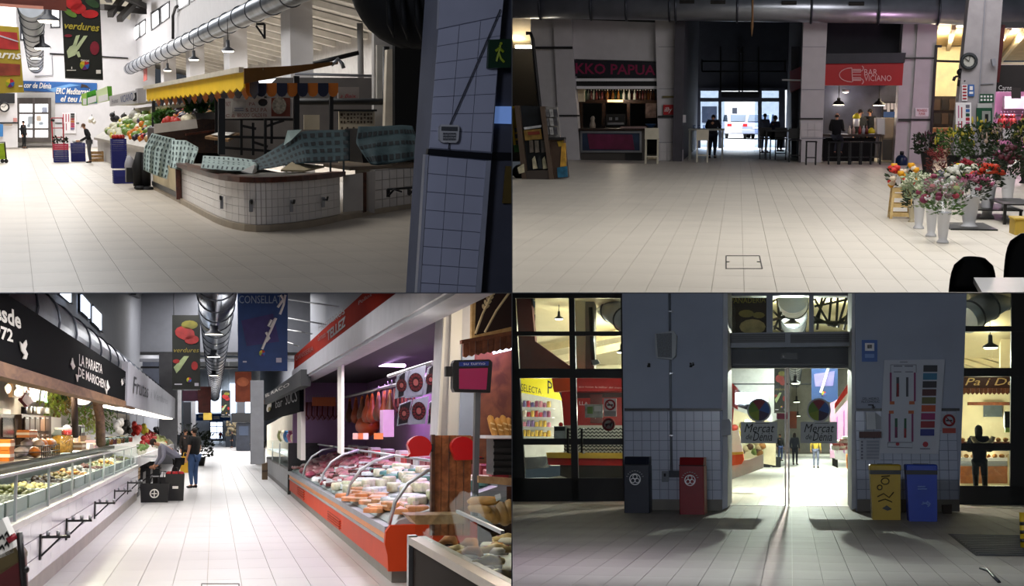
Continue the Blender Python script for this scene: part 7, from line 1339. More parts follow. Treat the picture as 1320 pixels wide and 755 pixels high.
bkc=thing('bakery_counter','lit bakery display counter behind the right glazed door','counter',R.Y(1272,626,y5)); ob('front',rec(1238,601,1302,626,y5-.3,.8),wood('bakery_front','8a4a1e','a8622a'),bkc,w=1); ob('lower_edge',rec(1238,623,1302,626.5,y5-.34,.06),mat('edge_pale','d8c8a0',.5),bkc,w=1); ob('shelf',rec(1236,590,1304,594,y5-.3,.8),whitep,bkc,w=1); ob('lit_case',rec(1238,581,1302,590,y5+.4,.1),mat('bakery_lit'),bkc,w=1); ob('middle_shelf',rec(1236,569,1304,573,y5-.3,.8),wood('valance_wood'),bkc,w=1); ob('end_post',rec(1299,585,1302,626,y5-.34,.1),mat('edge_pale'),bkc,w=1)
for i in range(14): px=1241+i*4.6; p=R.Y(px,590 if i%2 else 569,y5); ob('bread_roll',MB().ball((0,0,.05),(.07,.07,.055),8,5,.08),mat('bread_crust'),loc=p,label='bread roll in the lit counter behind the right door',cat='bread',group='rolls in the bakery behind the right door')
person('person in black hooded coat with fur trim seen through the right door',V3((R.Y(1263,600,yWn+1.6).x,yWn+1.6,0)),1.88,math.pi*.95,dict(elL=(.15,-.04,.65),wrL=(.06,-.12,.66),haL=(.03,-.14,.67),elR=(-.15,-.04,.65),wrR=(-.06,-.12,.66),haR=(-.03,-.14,.67)),top='0d0d10',legs='101014',hair='0c0a0a',longhair=True,wide=1.05)
fu=ob('fur_hood',MB().ring(R.Y(1267,560,yWn+1.4),.24,.055,16,a0=190,a1=350),mat('fur_beige','a89478',.9,var=.4,scale=30),label='beige fur trim of the hood on the black coated person',cat='fur trim')
ob('ceiling',MB().extr([R.Y(1236,370,yWn+1.5),R.Y(1330,370,yWn+1.5),R.Y(1330,486,y5+4),R.Y(1236,486,y5+4)],(0,0,.1)),cream,kind=ST); ob('wall_upper',sl(rc(1230,460,1330,486),y5+4.2,.2),cream,kind=ST)
for i in range(6): ob('beam',MB().bar(R.Y(1238,432+i*8,y5+2.5),R.Y(1312,456+i*8,y5+2.5),.1,.12),mat('cream_beam'),kind=ST)
ob('pillar',sl(rc(1290,400,1304,486),y5+1,.3),cream,kind=ST)
duct('round duct crossing behind the upper right pane',R.Y(1244,412,yWn+1.6),R.Y(1318,364,yWn+3),.36,4); bell(1277,448,yWn+2.6,.2,'bell lamp behind the upper right pane',energy=45)
lamp(R.Y(1275,545,y5+1.5),95,(1,.88,.62),.25); lamp(R.Y(1270,430,y5),75,(1,.82,.55),.3); lamp(R.Y(1290,610,y5-1.8),30,(1,.8,.5),.2); lamp(R.Y(1270,583,y5),14,(1,.9,.7),.05)
ob('wall_block',sl(rc(1318,376,1400,650),y5+2,.2),mat('bay_dark'),kind=ST)
# ---- market aisle behind the doors
yk0=yG+4
ob('wall_left_far',sl([(941,474),(1003,474),(1003,540),(960,560),(941,560)],120,.4),mat('far_white_wall'),kind=ST); ob('wall_back',sl(rc(930,366,1110,600),135,.4),mat('far_cream_wall','d0ccc0',.6),kind=ST)
ob('ceiling',MB().extr([R.Y(930,376,yG+2),R.Y(1110,376,yG+2),R.Y(1110,428,134),R.Y(930,428,134)],(0,0,.2)),mat('market_roof','c8b88a',.7),kind=ST)
o=thing('roof_truss','black steel roof truss seen through the upper right transom','truss',R.Y(1072,425,yG+6)); yt=yG+6
ob('chords',MB().tube([R.Y(1046,415,yt),R.Y(1100,416,yt)],.05,6).tube([R.Y(1046,408,yt),R.Y(1075,420,yt),R.Y(1102,400,yt)],.05,6),blk2,o,w=1)
for a,b in (((1050,385),(1070,420)),((1060,380),(1053,425)),((1080,380),(1078,420)),((1098,382),(1088,425)),((1050,395),(1100,384)),((1072,380),(1068,420)),((1048,418),(1066,380)),((1092,380),(1080,422))): ob('web',MB().tube([R.Y(*a,yt),R.Y(*b,yt)],.035,6),blk2,o,w=1)
o=thing('roof_truss','black steel roof truss behind the middle transom','truss',R.Y(1005,425,yG+6.5)); yt=yG+6.5; ob('chord',MB().tube([R.Y(996,412,yt),R.Y(1012,408,yt)],.05,6),blk2,o,w=1)
for a,b in (((996,388),(1012,382)),((998,425),(1010,395)),((1002,385),(1006,425)),((996,400),(1008,412)),((997,420),(1010,428))): ob('web',MB().tube([R.Y(*a,yt),R.Y(*b,yt)],.035,6),blk2,o,w=1)
A=R.Y(1022,384,yG+5); duct('large round duct running away behind the middle of the doors',(A.x,yG+5,A.z),(A.x+.35,130,A.z+1.0),.40,22)
for i,(py,yy) in enumerate(((412,yG+7),(488,62),(512,85),(530,110))): bell(1021+i*1.5+(0 if i==0 else 3),py+6,yy,.22,['nearest','second','third','farthest'][i]+' bell lamp under the duct behind the doors')
pan=panel('hanging_banner','brown bread banner with pale lettering behind the left transom','banner',rc(941,378,988,440),yG+3,mat('banner_choco','2a1a14',.6,var=.2),[('bread_print',el(970,421,17,10,12),mat('bread_print','a08a62',.6,var=.3,scale=5)),('bread_print',el(962,404,10,5,10),mat('bread_print2','7a6a3a',.6,var=.3)),('bread_print',el(978,406,8,4,10),mat('bread_print2'))]); write(pan,'PANADERIA',[(942,391),(987,390),(987,383),(942,384)],gold,y=yG+3,off=.04)
vegbanner('vegetable banner seen through the glass doors',998,474,1014,532,56,True); o=panel('hanging_banner','blue banner with a purple sheet seen through the glass doors','banner',rc(1046,474,1080,518),52,bbl,[('purple_sheet',[(1049,482),(1076,478),(1074,497),(1051,498)],mat('banner_lilac','7a70a8',.6,var=.2))]); emblem(o,1062,507,3,52); strokes(o,[[(1058,506),(1062,494),(1066,480),(1068,474)]],51.95,.05,ivory,'fish_drawing'); panel('hanging_banner','plum banner below the vegetable one behind the doors','banner',rc(1001,531,1015,540),85,mat('banner_plum2','7a1c4a',.6)); panel('hanging_banner','orange brown banner by the door edge behind the doors','banner',rc(1018,530,1027,552),80,mat('banner_brown'))
ob('beam',sl(rc(941,494,1046,495.5),118,.3),blk2,kind=ST)
# left stalls behind the doors
xa=R.fl(939,618).x
lc=thing('market_counter','white counter with an orange top rail behind the left door leaf','counter',V3((xa,45,0))); y0_=yG+6; y1_=R.fl(979,602).y
ob('body',sl([(937,596),(966,592),(984,585),(984,603),(968,609),(937,620)],yG+7,.4),mat('counter_white'),lc,w=1); ob('orange_rail',sl([(937,587),(958,585),(959,592),(956,598),(937,601)],yG+6.6,.3),mat('kiosk_orange'),lc,w=1); ob('mustard_top',sl([(937,583),(958,582),(958,585),(937,587)],yG+6.55,.3),mat('counter_mustard'),lc,w=1)
ob('till_sheet',sl([(939,556),(952,554),(958,582),(938,584)],yG+7.5,.1),whitep,label='white slanted sheet on the counter behind the left door leaf',cat='sheet')
ob('glass_case',sl([(955,572),(985,566),(985,588),(957,592)],yG+9,.05),gl2,label='glass case front behind the left door leaf',cat='case')
rs2=thing('shop_sign','red shop fascia at the left behind the doors','sign',R.Y(944,530,yG+5)); ob('fascia',sl([(937,488),(951,500),(951,528),(937,520)],yG+5,.2),mat('fascia_bright','b8281e',.5),rs2,w=1); ob('red_post',sl([(937,520),(946,526),(944,548),(937,550)],yG+5.2,.15),mat('kiosk_red'),rs2,w=1)
ob('dark_fascia',sl([(951,501),(972,521),(972,531),(951,524)],yG+8,.2),charc,label='black shop fascia beyond the red one behind the doors',cat='fascia'); ob('white_fascia',sl([(972,521),(996,535),(996,545),(972,533)],yG+14,.2),mat('white_sign'),label='white shop fascia beyond the black one behind the doors',cat='fascia')
sh2=thing('goods_wall','cream stall back wall with goods behind the left door leaf','stall',R.Y(965,585,yG+13)); ob('back',sl([(940,526),(1000,545),(1000,600),(940,590)],yG+22,.2),mat('bakery_lit'),sh2,w=1)
rg=random.Random(9); pcs=['b0a040','8a5a2a','a83a2a','6a7a3a','c8b08a','5a3a2a']; pn=['yellow green','brown','red','green','straw','dark brown']
for k in range(34): px=rg.uniform(946,1000); py=rg.uniform(548,585); c=k%6; p=R.Y(px,py,yG+18); ob('produce',MB().ball((0,0,0),(.14,.14,.12),7,5,.1),mat('skin_of_'+pcs[c],pcs[c],.5,var=.2),loc=p,label=pn[c]+' produce heaped on the stall behind the left door leaf',cat='produce',group=pn[c]+' produce behind the doors')
for i,(px,py,w,h) in enumerate(((984,602,.7,.5),(992,601,.6,.7),(1001,602,.45,.5))): bag(['wide','middle','narrow'][i]+' black bag on the market floor behind the left door leaf',px,py,w,h,blkbag)
person('shopper in blue jeans half hidden by the door edge',R.fl(1006,594),1.7,.5,top='1a1a1c',legs='4a5a8a')
person('shopper in a long dark coat walking in the market behind the doors',R.fl(1025,599),1.75,math.pi*.9,top='2a2c36',legs='22242c',coat=True,longhair=True)
person('shopper with yellow top and grey trousers behind the right sticker',R.fl(1052,603),1.72,math.pi*.95,top='b89a3a',legs='6d6f84')
# right stalls behind the doors
rs3=thing('shop_sign','long red fascia of the stall at the right behind the doors','sign',R.Y(1090,520,yG+8)); ob('fascia',sl([(1076,520),(1104,478),(1104,492),(1076,527)],yG+8,.2),mat('fascia_bright'),rs3,w=1); ob('white_band',sl([(1076,527),(1104,492),(1104,502),(1076,534)],yG+8,.2),whitep,rs3,w=1)
ob('wall_right_far',sl([(1070,520),(1104,500),(1104,590),(1070,590)],yG+16,.2),mat('pink_lit','d8a8c8',.6),kind=ST); 
for i in range(3): ob('post',sl([(1078+i*9,538-i*8),(1080+i*9,536-i*8),(1080+i*9,585),(1078+i*9,583)],yG+9,.06),mat('violet_post','9a5a9a',.5),label=['first','second','third'][i]+' violet post of the right stall behind the doors',cat='post')
mc=thing('market_counter','white and amber counter at the right behind the doors','counter',R.fl(1090,608)); ob('case',sl([(1075,577),(1104,572),(1104,596),(1077,592)],yG+9,.4),mat('counter_white'),mc,w=1); ob('amber_end',sl([(1091,585),(1104,583),(1104,608),(1092,604)],yG+7,.4),amber,mc,w=1); ob('dark_base',sl([(1073,590),(1080,592),(1080,603),(1073,600)],yG+9.2,.3),blk2,mc,w=1)
for k in range(26): px=rg.uniform(1076,1102); py=rg.uniform(566,580); p=R.Y(px,py,yG+8.6); ob('meat_pack',MB().bbox(-.12,.12,-.1,.1,0,.09,.02),mat(['goods_mat_c07a80','goods_mat_d8dcdc','goods_mat_8a3a3a'][k%3],['c07a80','d8dcdc','8a3a3a'][k%3],.4),loc=p,label=['pink','white','dark red'][k%3]+' pack on the right counter behind the doors',cat='pack',group=['pink','white','dark red'][k%3]+' packs behind the doors')
# floor grate, yellow object at the edge
fg=thing('floor_grate','dark ribbed entrance mat set in the floor at the right','mat',R.fl(1275,702)); q=[R.fl(1222,688,.004),R.fl(1330,690,.004),R.fl(1345,717,.004),R.fl(1258,716,.004)]; ob('base',MB().extr(q,(0,0,.004)),mat('mat_rubber','26262a',.7),fg,w=1)
for i in range(12): f=(i+.5)/12; ob('rib',MB().bar(q[0].lerp(q[3],f)+V3((.05,0,.008)),q[1].lerp(q[2],f)+V3((0,0,.008)),.10,.008),mat('mat_rib','3a3a40',.5),fg,w=1)
o=thing('yellow_bollard','yellow and black striped post at the right picture edge','post',R.fl(1321,706)); ob('post',MB().lathe([(.06,0),(.06,.5)],12),mat('bin_yellow'),o)
for z in (.08,.2,.32): ob('band',MB().lathe([(.062,z),(.062,z+.05)],12),blackm,o)
ob('fallen_strap',MB().tube([R.fl(1264,732,.01),R.fl(1274,735,.012),R.fl(1281,743,.01),R.fl(1288,750,.01)],.02,6),blackm,label='thin black strap lying on the floor at the lower right',cat='strap')
ob('floor_box',sl([(1215,651),(1227,650),(1227,662),(1216,663)],yB-.3,.15),mat('brown_box','4a4038',.7),label='small brown box on the floor below the right wall',cat='box')

# ================================================================ upper left hall: wide aisle with the rounded white tiled stall
R=TL
hallw=mat('hall_white','dcdadc',.6,var=.03); flt=mat('warm_beige_floor','c2b7a8',.42,var=.1,scale=1.1,spec=.35)
yW1=95; xW=7.5
f1=ob('floor',box(-9,14,9,130,-.2,-.013),groutm,kind=ST,label='warm beige tiled floor of the hall with the rounded stall')
tiles(f1,(-3.5,12,-.013),(.45,0,0),(0,1.3,0),26,70,.003,.013,flt,(0,0,1),order=lambda p:(p-V3((2.5,14,0))).length,near=250,keep=lambda p:(R.R@(p-V3((0,0,R.h)))).x<.4 and (R.R@(p-V3((0,0,R.h)))).z>-.4)
# far wall with entrance
ob('wall_back',sl([(-60,-200),(200,-200),(200,190),(-60,188)],yW1,.4),hallw,kind=ST,label='white end wall of the hall with the blue banner')
e1=thing('door_1','glazed entrance with grey frame at the far end of the hall',None,R.Y(43,185,yW1),kind=ST); y_=yW1-.3
ob('recess',sl(rc(19,119,71,187),y_+.1,.15),mat('recess_grey','b4b2b0',.6),e1,w=1); ob('header',rec(21,126,63,134,y_,.12),mat('header_brown','4a4340',.5),e1,w=1)
mb=MB()
for x0,x1 in ((21,25),(42,45),(62,66)): mb.rect(x0,126,x1,183,y_-.05,.12)
for y0,y1 in ((144.5,147),(165,167.5),(177,183)): mb.rect(22,y0,65,y1,y_-.06,.12)
ob('door_frame',mb,mat('bronze_frame','5a5350',.4),e1,w=1)
for x0,x1 in ((25,42),(45,62)):
    for y0,y1 in ((134,144.5),(147,165),(167.5,177)): ob('pane',rec(x0,y0,x1,y1,y_,.03),mat('bright_pane','ffffff',emit=1.3,var=0),e1,w=1)
for (a,b,c_,d,m) in ((36,150,42,160,'b8c0c8'),(47,149,53,156,'d8c8b8'),(54,138,61,145,'b0b8cc'),(50,157,56,161,'b8c4d0'),(35,160,39,164,'a8b0b8')): ob('paper',rec(a,b,c_,d,y_-.03,.02),mat('paper_'+m,m,.6),e1,w=1)
bb=panel('blue_banner','long blue banner with white lettering over the far entrance','banner',[(29,104),(125,107),(125,133),(71,132.5),(71,119),(30,117)],yW1-.1,mat('sea_blue','2a62a8',.5,var=.5,scale=.35))
write(bb,'cor de Dénia',[(31,113),(66,114.5),(66,107),(31,106)],ivory,y=yW1-.1,off=.08,shear=.3,bold=.02); write(bb,'ERC Mediterrani',[(72,121),(116,122.5),(116,114),(72,113)],ivory,y=yW1-.1,off=.08,shear=.3,bold=.02); write(bb,'el teu lloc',[(78,131),(116,132),(116,124),(78,123)],ivory,y=yW1-.1,off=.08,shear=.3,bold=.02)
ob('dark_diver',sl([(105,108),(112,110),(117,115),(113,113),(108,112),(104,113)],yW1-.16,.03),mat('diver_dark','3a2a24',.6),bb,w=1); ob('pale_wave',sl([(60,115),(90,108),(104,110),(88,112),(70,119)],yW1-.13,.03),mat('sea_pale','6a9acc',.5,var=.4,scale=.6),bb,w=1)
panel('black_sign','black sign board at the left end of the far wall','sign',rc(-8,120,19,133),yW1-6,mat('black_board','17181c',.5))
ck=thing('wall_clock','round black rimmed wall clock below the black sign','clock',R.Y(5,142,yW1-6)); c=R.Y(5.5,138,yW1-6.1); ob('rim',MB().ring(c,5.6*R.m(c),.045,20),blackm,ck,w=1); ob('dial',MB().tube([c+V3((0,.02,0)),c+V3((0,.08,0))],5.4*R.m(c),20),ivory,ck,w=1); ob('hands',MB().bar(c,c+V3((.1,0,.14)),.03).bar(c,c+V3((-.16,0,.03)),.03),blackm,ck,w=1)
wl1=ob('wall_left',sl([(-60,-100),(19,-100),(23,190),(-60,191)],yW1-5.8,.3),hallw,kind=ST); ob('stripe',rec(-10,157.5,24,159,yW1-5.85,.06),blackm,wl1,w=1); ob('stripe',rec(71,158,102,159.2,yW1-.05,.06),blackm,wl1,w=1)
for i,(a,b,c_,d,m,l) in enumerate(((4,159.5,16,162,'a89888','small beige label strip on the far left wall'),(17,152,22,157,'c88a84','small pink notice on the far left wall'),(-4,160,4,176,'3a7ab8','blue poster at the left picture edge'))): panel('notice',l,'notice',rc(a,b,c_,d),yW1-6,mat('notice_'+m,m,.6))
pbd=panel('plan_board','white market plan with red and coloured bars on the far wall','board',rc(80,145,98,172),yW1-.1,whitep); 
for (a,b,c_,d,m) in ((81,147,82.2,157,'b04050'),(84.5,147,85.7,157,'b04050'),(88,147,89,157,'b04050'),(81.5,159,82.6,168,'b04050'),(85,159,86,168,'b04050')): ob('print',rec(a,b,c_,d,yW1-.14,.03),mat('bar_'+m,m,.6),pbd,w=1)
for k in range(7): ob('print',rec(91,146+k*3.1,96,148.6+k*3.1,yW1-.14,.03),mat('bar%d'%k,['3a3a3a','4a4a4a','8a3a3a','b06a3a','a84a6a','b03a5a','7a6a8a'][k],.6),pbd,w=1)
for i,(a,b,c_,d) in enumerate(((-8,6,9,33),(26,15,47,52),(65,6,78,36))):
    o=thing('window_%d'%(i+1),None,None,R.Y((a+c_)/2,d,yW1-.1),kind=ST); ob('window_frame',rec(a,b,c_,d,yW1-.12,.1),mat('navy_frame'),o,w=1); ob('pane',rec(a+2,b+2,c_-2,d-2,yW1-.18,.06),mat('bright_pane'),o,w=1)
ob('cable_run',MB().tube([R.Y(64,69,yW1-.1),R.Y(165,75,yW1-.1)],.05,6),blackm,label='dark cable run along the far white wall',cat='cable'); ob('cable_run',MB().tube([R.Y(67,70,yW1-.1),R.Y(68,97,yW1-.1),R.Y(45,98,yW1-.1)],.03,5),greyp,label='thin grey cable drop on the far white wall',cat='cable')
person('dark dressed person standing in front of the far entrance',V3((R.Y(30.5,170,91).x,91,0)),1.72,math.pi*.3,top='1c1c20',legs='161618')
# left foreground hangings
b_=panel('hanging_banner','tall black vegetable banner with a market emblem','banner',[(77,-40),(127,-40),(133,102.5),(84,100)],40,bk_,[('red_peppers',el(95,4,11,9,12,.3),mat('pepper_red','b81a1c',.4,var=.3,scale=3)),('red_peppers',el(101,11,10,7,12),mat('pepper_red')),('red_pepper_long',el(116,18,11,5.5,12),mat('pepper_red')),('olive_cucumber',el(91,17,9,4,12,.5),mat('cucumber','5a7a2a',.5,var=.3)),('dark_cucumber',el(119,4,10,5,12,.5),mat('cucumber_dark','22401c',.5,var=.3)),('fennel_bulb',[(86,66),(90,60),(96,57),(101,63),(97,71),(88,75)],mat('fennel','b8c49a',.5,var=.2)),('fennel_stalk',[(94,58),(98,46),(103,45),(98,60)],mat('fennel')),('fennel_stalk',[(98,60),(108,46),(113,46),(101,64)],mat('fennel')),('fennel_stalk',[(97,67),(102,66),(104,73),(101,74)],mat('fennel')),('red_radish',el(122,62,6,9,12),mat('radish','7a1428',.5,var=.3)),('dark_chilli',el(88,46,5,2,10),mat('radish'))])
write(b_,'verdures',[(83,37),(128,41),(128,31),(83,28)],mat('gold_bright','b0a032',.5,var=0),y=40,off=.04,shear=.3,bold=.02); emblem(b_,109,84,6.2,40); write(b_,'mercat',[(104,79),(115,80),(115,77),(104,76)],ivory,y=40,off=.05); ob('small_print',sl(rc(86,90,98,91),39.95,.02),ivory,b_,w=1); ob('small_print',sl(rc(124,90,130,95),39.95,.02),ivory,b_,w=1); ob('hem_bar',sl([(84,99.5),(133,102),(133,103.4),(84,101)],39.95,.1),mat('hem_grey'),b_,w=1); ob('small_print',sl([(92,86),(93,86),(93,89),(92,89)],39.95,.02),ivory,b_,w=1)
b_=panel('hanging_banner','olive yellow banner with red meat pictures at the left edge','banner',[(-20,31),(24,35),(31,119),(-20,121)],38,mat('banner_mustard','a8922a',.5,var=.06),[('meat_picture',[(-20,39),(22,42),(24,64),(-20,62)],mat('meat_red','a82a28',.4,var=.45,scale=2.5)),('meat_picture',[(-20,80),(26,83),(26,97),(-20,98)],mat('meat_brown','8a3a28',.4,var=.45,scale=2.5))])
write(b_,'carns',[(-14,74),(28,77),(28,69),(-14,67)],ivory,y=38,off=.04,shear=.3,bold=.02); emblem(b_,13,107,5.6,38); ob('gloss_streak',sl([(-10,42),(24,53),(24,54.5),(-10,44)],37.95,.02),mat('pale_print'),b_,w=1); ob('small_print',sl(rc(24,110,29,112),37.95,.02),ivory,b_,w=1)
panel('hanging_banner','dark red brown banner hem across the top left corner','banner',[(-20,-30),(84,-30),(86,14),(-20,6)],33,mat('banner_redbrown','5a2418',.5,var=.3,scale=2),[('pale_hem',[(-20,3),(56,8),(56,12),(-20,7)],mat('hem_rose','c88a78',.5))])
duct('silver duct running away at the upper left with lamps below it',R.Y(40,6,50),R.Y(46,86,93),.42,12)
for i,(px,py,yy,r) in enumerate(((62,27,36,.27),(54.5,62,60,.34),(46,75,75,.3),(44,88,86,.3))): bell(px,py,yy,r,['nearest large','second','third','farthest'][i]+' bell lamp under the upper left duct')
# roof, clerestory wall, ducts, side aisle
ob('wall_right',box(xW,xW+.25,20,yW1,5.0,14),hallw,kind=ST,label='white clerestory wall with high windows above the long duct')
def wpane(pix):
    global wn_; wn_+=1; o=thing('window_%d'%wn_,None,None,R.X(pix[3][0],pix[3][1],xW),kind=ST); cx=sum(p[0] for p in pix)/4; cyy=sum(p[1] for p in pix)/4
    ob('window_frame',slx([(cx+(a-cx)*1.45,cyy+(b-cyy)*1.25) for a,b in pix],xW-.04,.08),mat('navy_frame'),o,w=1); ob('pane',slx([(cx+(a-cx)*.92,cyy+(b-cyy)*.95) for a,b in pix],xW-.1,.06),mat('bright_pane'),o,w=1)
wn_=3
for p in ([(171.5,36.5),(178,32),(178,47),(172,53)],[(180.5,30.5),(186,26.5),(186,42),(181,46.5)],[(195.5,18),(203,13),(203.5,31),(196,37)],[(207.5,10.5),(216,4),(216,22),(208,28.5)],[(229,-8),(241,-16),(241,4),(230,12)],[(246,-20),(256,-26),(256,-6),(247,0)]): wpane(p)
duct('long spiral duct running along the clerestory wall',(6.85,30,4.88),(6.85,93,4.88),.33,22)
ob('bracket_pipe',MB().tube([R.X(223,50,7.3),R.X(223,20,7.3),R.X(226,10,7.3),R.X(229,8,7.3)],.07,8),blackm,label='black pipe rising from the duct up the clerestory wall',cat='pipe')
for a,b in (((131,9),(186,15)),((136,-6),(141,0)),((142,19),(160,-6)),((154,25),(182,-6)),((161,-4),(186,8))): ob('beam',MB().bar(R.Y(*a,80),R.Y(*b,84),.3,.3),mat('truss_dark','33302e',.7),kind=ST)
ob('ceiling',MB().extr([R.Y(126,-30,79),R.Y(172,-30,79),R.Y(168,26,94),R.Y(128,6,94)],(0,0,.1)),mat('roof_pale','c4bfae',.7),kind=ST)
xS=11.5
ob('wall_side',box(xS,xS+.2,24,100,0,4.65),mat('side_wall_grey','b9b6b4',.6),kind=ST)
ob('ceiling',MB().extr([(xW,20,5.55),(xS+.1,20,4.62),(xS+.1,100,4.62),(xW,100,5.55)],(0,0,.08)),mat('aisle_ceiling','dad7d0',.6),kind=ST)
for i in range(24): y_=30+i*2.6; ob('rafter',MB().extr([(xW,y_,5.53),(xS,y_,4.6),(xS,y_,4.4),(xW,y_,5.33)],(0,.5,0)),mat('rafter_white','e6e3dc',.6),kind=ST)
for i,(px,y_) in enumerate(((195,78),(229,66),(276,53.5),(350,41.3))):
    ob('pillar',box(xW-.05,xW+.6,y_-.6,y_+.9,0,5.2),hallw,kind=ST)
ob('red_banner_strip',slx([(185,86),(189,84),(189,103),(185,105)],xW-.4,.03),mat('strip_red','b85a50',.6),label='small red and white hanging strip beyond the awning',cat='banner')
for i,(px,py,yy) in enumerate(((216,91,70),(250,77,56),(294,66,46))): bell(px,py,yy,.22,['small','middle','largest'][i]+' black bell lamp hanging in the side aisle')
brk=thing('wall_bracket','black triangular bracket on the pillar above the awning','bracket',R.X(340,50,xW-.1)); mb=MB(); mb.bar(R.Y(330,31,40.2),R.Y(341,31,40.2),.06); mb.bar(R.Y(341,31,40.2),R.Y(341,50,40.2),.06); mb.bar(R.Y(330,33,40.2),R.Y(341,49,40.2),.05); ob('iron',mb,blackm,brk,w=1)
# wall details at the right
ob('pipe_run',MB().tube([R.Y(341,131,29.5),R.Y(493,131,29.5),R.Y(497,126,29.5),R.Y(498,60,29.5)],.07,8),blackm,label='black pipe running along the back of the stall and up',cat='pipe')
ob('conduit_run',MB().tube([R.Y(380,95,35),R.Y(482,98,35)],.04,6),greyp,label='thin grey conduit high on the side wall',cat='conduit')
ob('drain_pipe',MB().tube([R.Y(464,30,36),R.Y(466,150,36)],.08,8),mat('pipe_grey','9a9896',.6),label='grey downpipe on the side wall',cat='pipe')
ob('ledge_strip',MB().tube([R.Y(404,82,33),R.Y(462,68,33)],.06,6),blackm,label='black sloping strip at the awning end',cat='strip')
ob('wall_end',sl([(482,-20),(520,-20),(520,170),(482,170)],29.9,.2),mat('end_wall','b4b0ac',.6),kind=ST); ob('trim_1',sl(rc(486,58,496,128),29.8,.1),mat('pale_strip2','c9c4ba',.6),kind=ST)
ob('wall_recess',sl([(509,40),(580,40),(572,250),(509,250)],29.0,.2),mat('recess_shade','08080a',.9),kind=ST); ob('trim_2',sl([(499,64),(511,62),(508,162),(496,163)],29.2,.2),mat('cream_jamb','d8ccb8',.6),kind=ST)  # flat black slab paints the shade of a dark opening
ob('wall_low',sl([(530,240),(560,235),(560,300),(530,300)],28.5,.2),mat('low_white','c9c4bc',.6),kind=ST)
# ---- rounded stall
plan=[(197,244),(214,252.5),(232,262),(253,274),(275,286),(288,291.5),(300,295),(315,298),(330,299),(348,298.6),(367,297),(386,294.8),(405,292),(424,288.3),(442,284)]
P=[R.fl(a,b) for a,b in plan]
stl=thing('market_stall','rounded white tiled stall counter with a dark wooden rail','stall',R.fl(330,299))
def off(Pts,d):                                # move the plan line inward
    out=[]
    for i,p in enumerate(Pts):
        t=(Pts[min(i+1,len(Pts)-1)]-Pts[max(i-1,0)]); t.normalize(); n=V3((-t.y,t.x,0)); out.append(p+n*d)
    return out
cen=V3((5.6,29,0)); sgn=1 if (off(P,.1)[7]-cen).length<(P[7]-cen).length else -1
def strip(Pts,d0,d1,z0,z1):
    a=off(Pts,sgn*d0); b=off(Pts,sgn*d1); mb=MB(); n=len(a)
    vs=[p+V3((0,0,z0)) for p in a]+[p+V3((0,0,z0)) for p in b]+[p+V3((0,0,z1)) for p in a]+[p+V3((0,0,z1)) for p in b]; fs=[]
    for i in range(n-1): fs+=[(i,i+1,2*n+i+1,2*n+i),(n+i+1,n+i,3*n+i,3*n+i+1),(2*n+i,2*n+i+1,3*n+i+1,3*n+i),(i+1,i,n+i,n+i+1)]
    fs+=[(0,2*n,3*n,n),(n-1,2*n-1,4*n-1,3*n-1)]
    return mb.add(vs,fs)
ob('plinth',strip(P,0,.5,0,.10),mat('plinth_beige','a89a86',.5),stl,w=1); ob('body',strip(P,.055,.5,.10,.72),mat('joint_white','a39c96',.7),stl,w=1); ob('worktop',strip(P[2:],-.02,1.1,.74,.78),mat('worktop_grey','8f8a82',.4),stl,w=1); ob('wooden_rail',strip(P[2:],-.06,.16,.72,.80),wood('dark_rail','3a1a0e','5e2f1c',.35),stl,w=1)
# tiles follow the curve
def curve(Pts,n):
    L=[0]
    for a,b in zip(Pts,Pts[1:]): L.append(L[-1]+((R.R@a).xz*100).length*0+(b-a).length)
    out=[]
    for k in range(n+1):
        s=L[-1]*k/n
        for i in range(len(L)-1):
            if s<=L[i+1]+1e-6: out.append(Pts[i].lerp(Pts[i+1],(s-L[i])/(L[i+1]-L[i]))); break
    return out
mt=mat('white_stall_tile','e0dbd8',.22,var=.04)
front=off(P[2:],sgn*.055)
segs=[]
pxs=[232+i*(442-232)/26 for i in range(27)]
import bisect
def atpx(Pts,px):
    q=[(plan[2+i][0]) for i in range(len(Pts))]; i=min(max(bisect.bisect(q,px)-1,0),len(q)-2); return Pts[i].lerp(Pts[i+1],(px-q[i])/(q[i+1]-q[i]))
for i in range(26):
    a,b=atpx(front,pxs[i]),atpx(front,pxs[i+1]); t=(b-a).normalized(); n=V3((-t.y,t.x,0))*-sgn
    for j in range(5):
        z0=.105+j*.123; ob('tile',MB().extr([a+t*.006+V3((0,0,z0+.003)),b-t*.006+V3((0,0,z0+.003)),b-t*.006+V3((0,0,z0+.12)),a+t*.006+V3((0,0,z0+.12))],n*.014),mt,stl,w=1)
sideP=off(P[:3],sgn*.03)
ob('cream_panel',MB().extr([sideP[0]+V3((0,0,.14)),sideP[2]+V3((0,0,.14)),sideP[2]+V3((0,0,.68)),sideP[0]+V3((0,0,.68))],(-.02,0,0)),mat('cream_flap','c9b894',.5),stl,w=1); ob('dark_slot',MB().extr([sideP[0]+V3((-.03,0,.10)),sideP[2]+V3((-.03,0,.10)),sideP[2]+V3((-.03,0,.2)),sideP[0]+V3((-.03,0,.2))],(-.02,0,0)),blackm,stl,w=1); ob('wood_post',MB().bar(P[2]+V3((-.02,0,.08)),P[2]+V3((-.02,0,.75)),.1),wood('dark_rail'),stl,w=1)
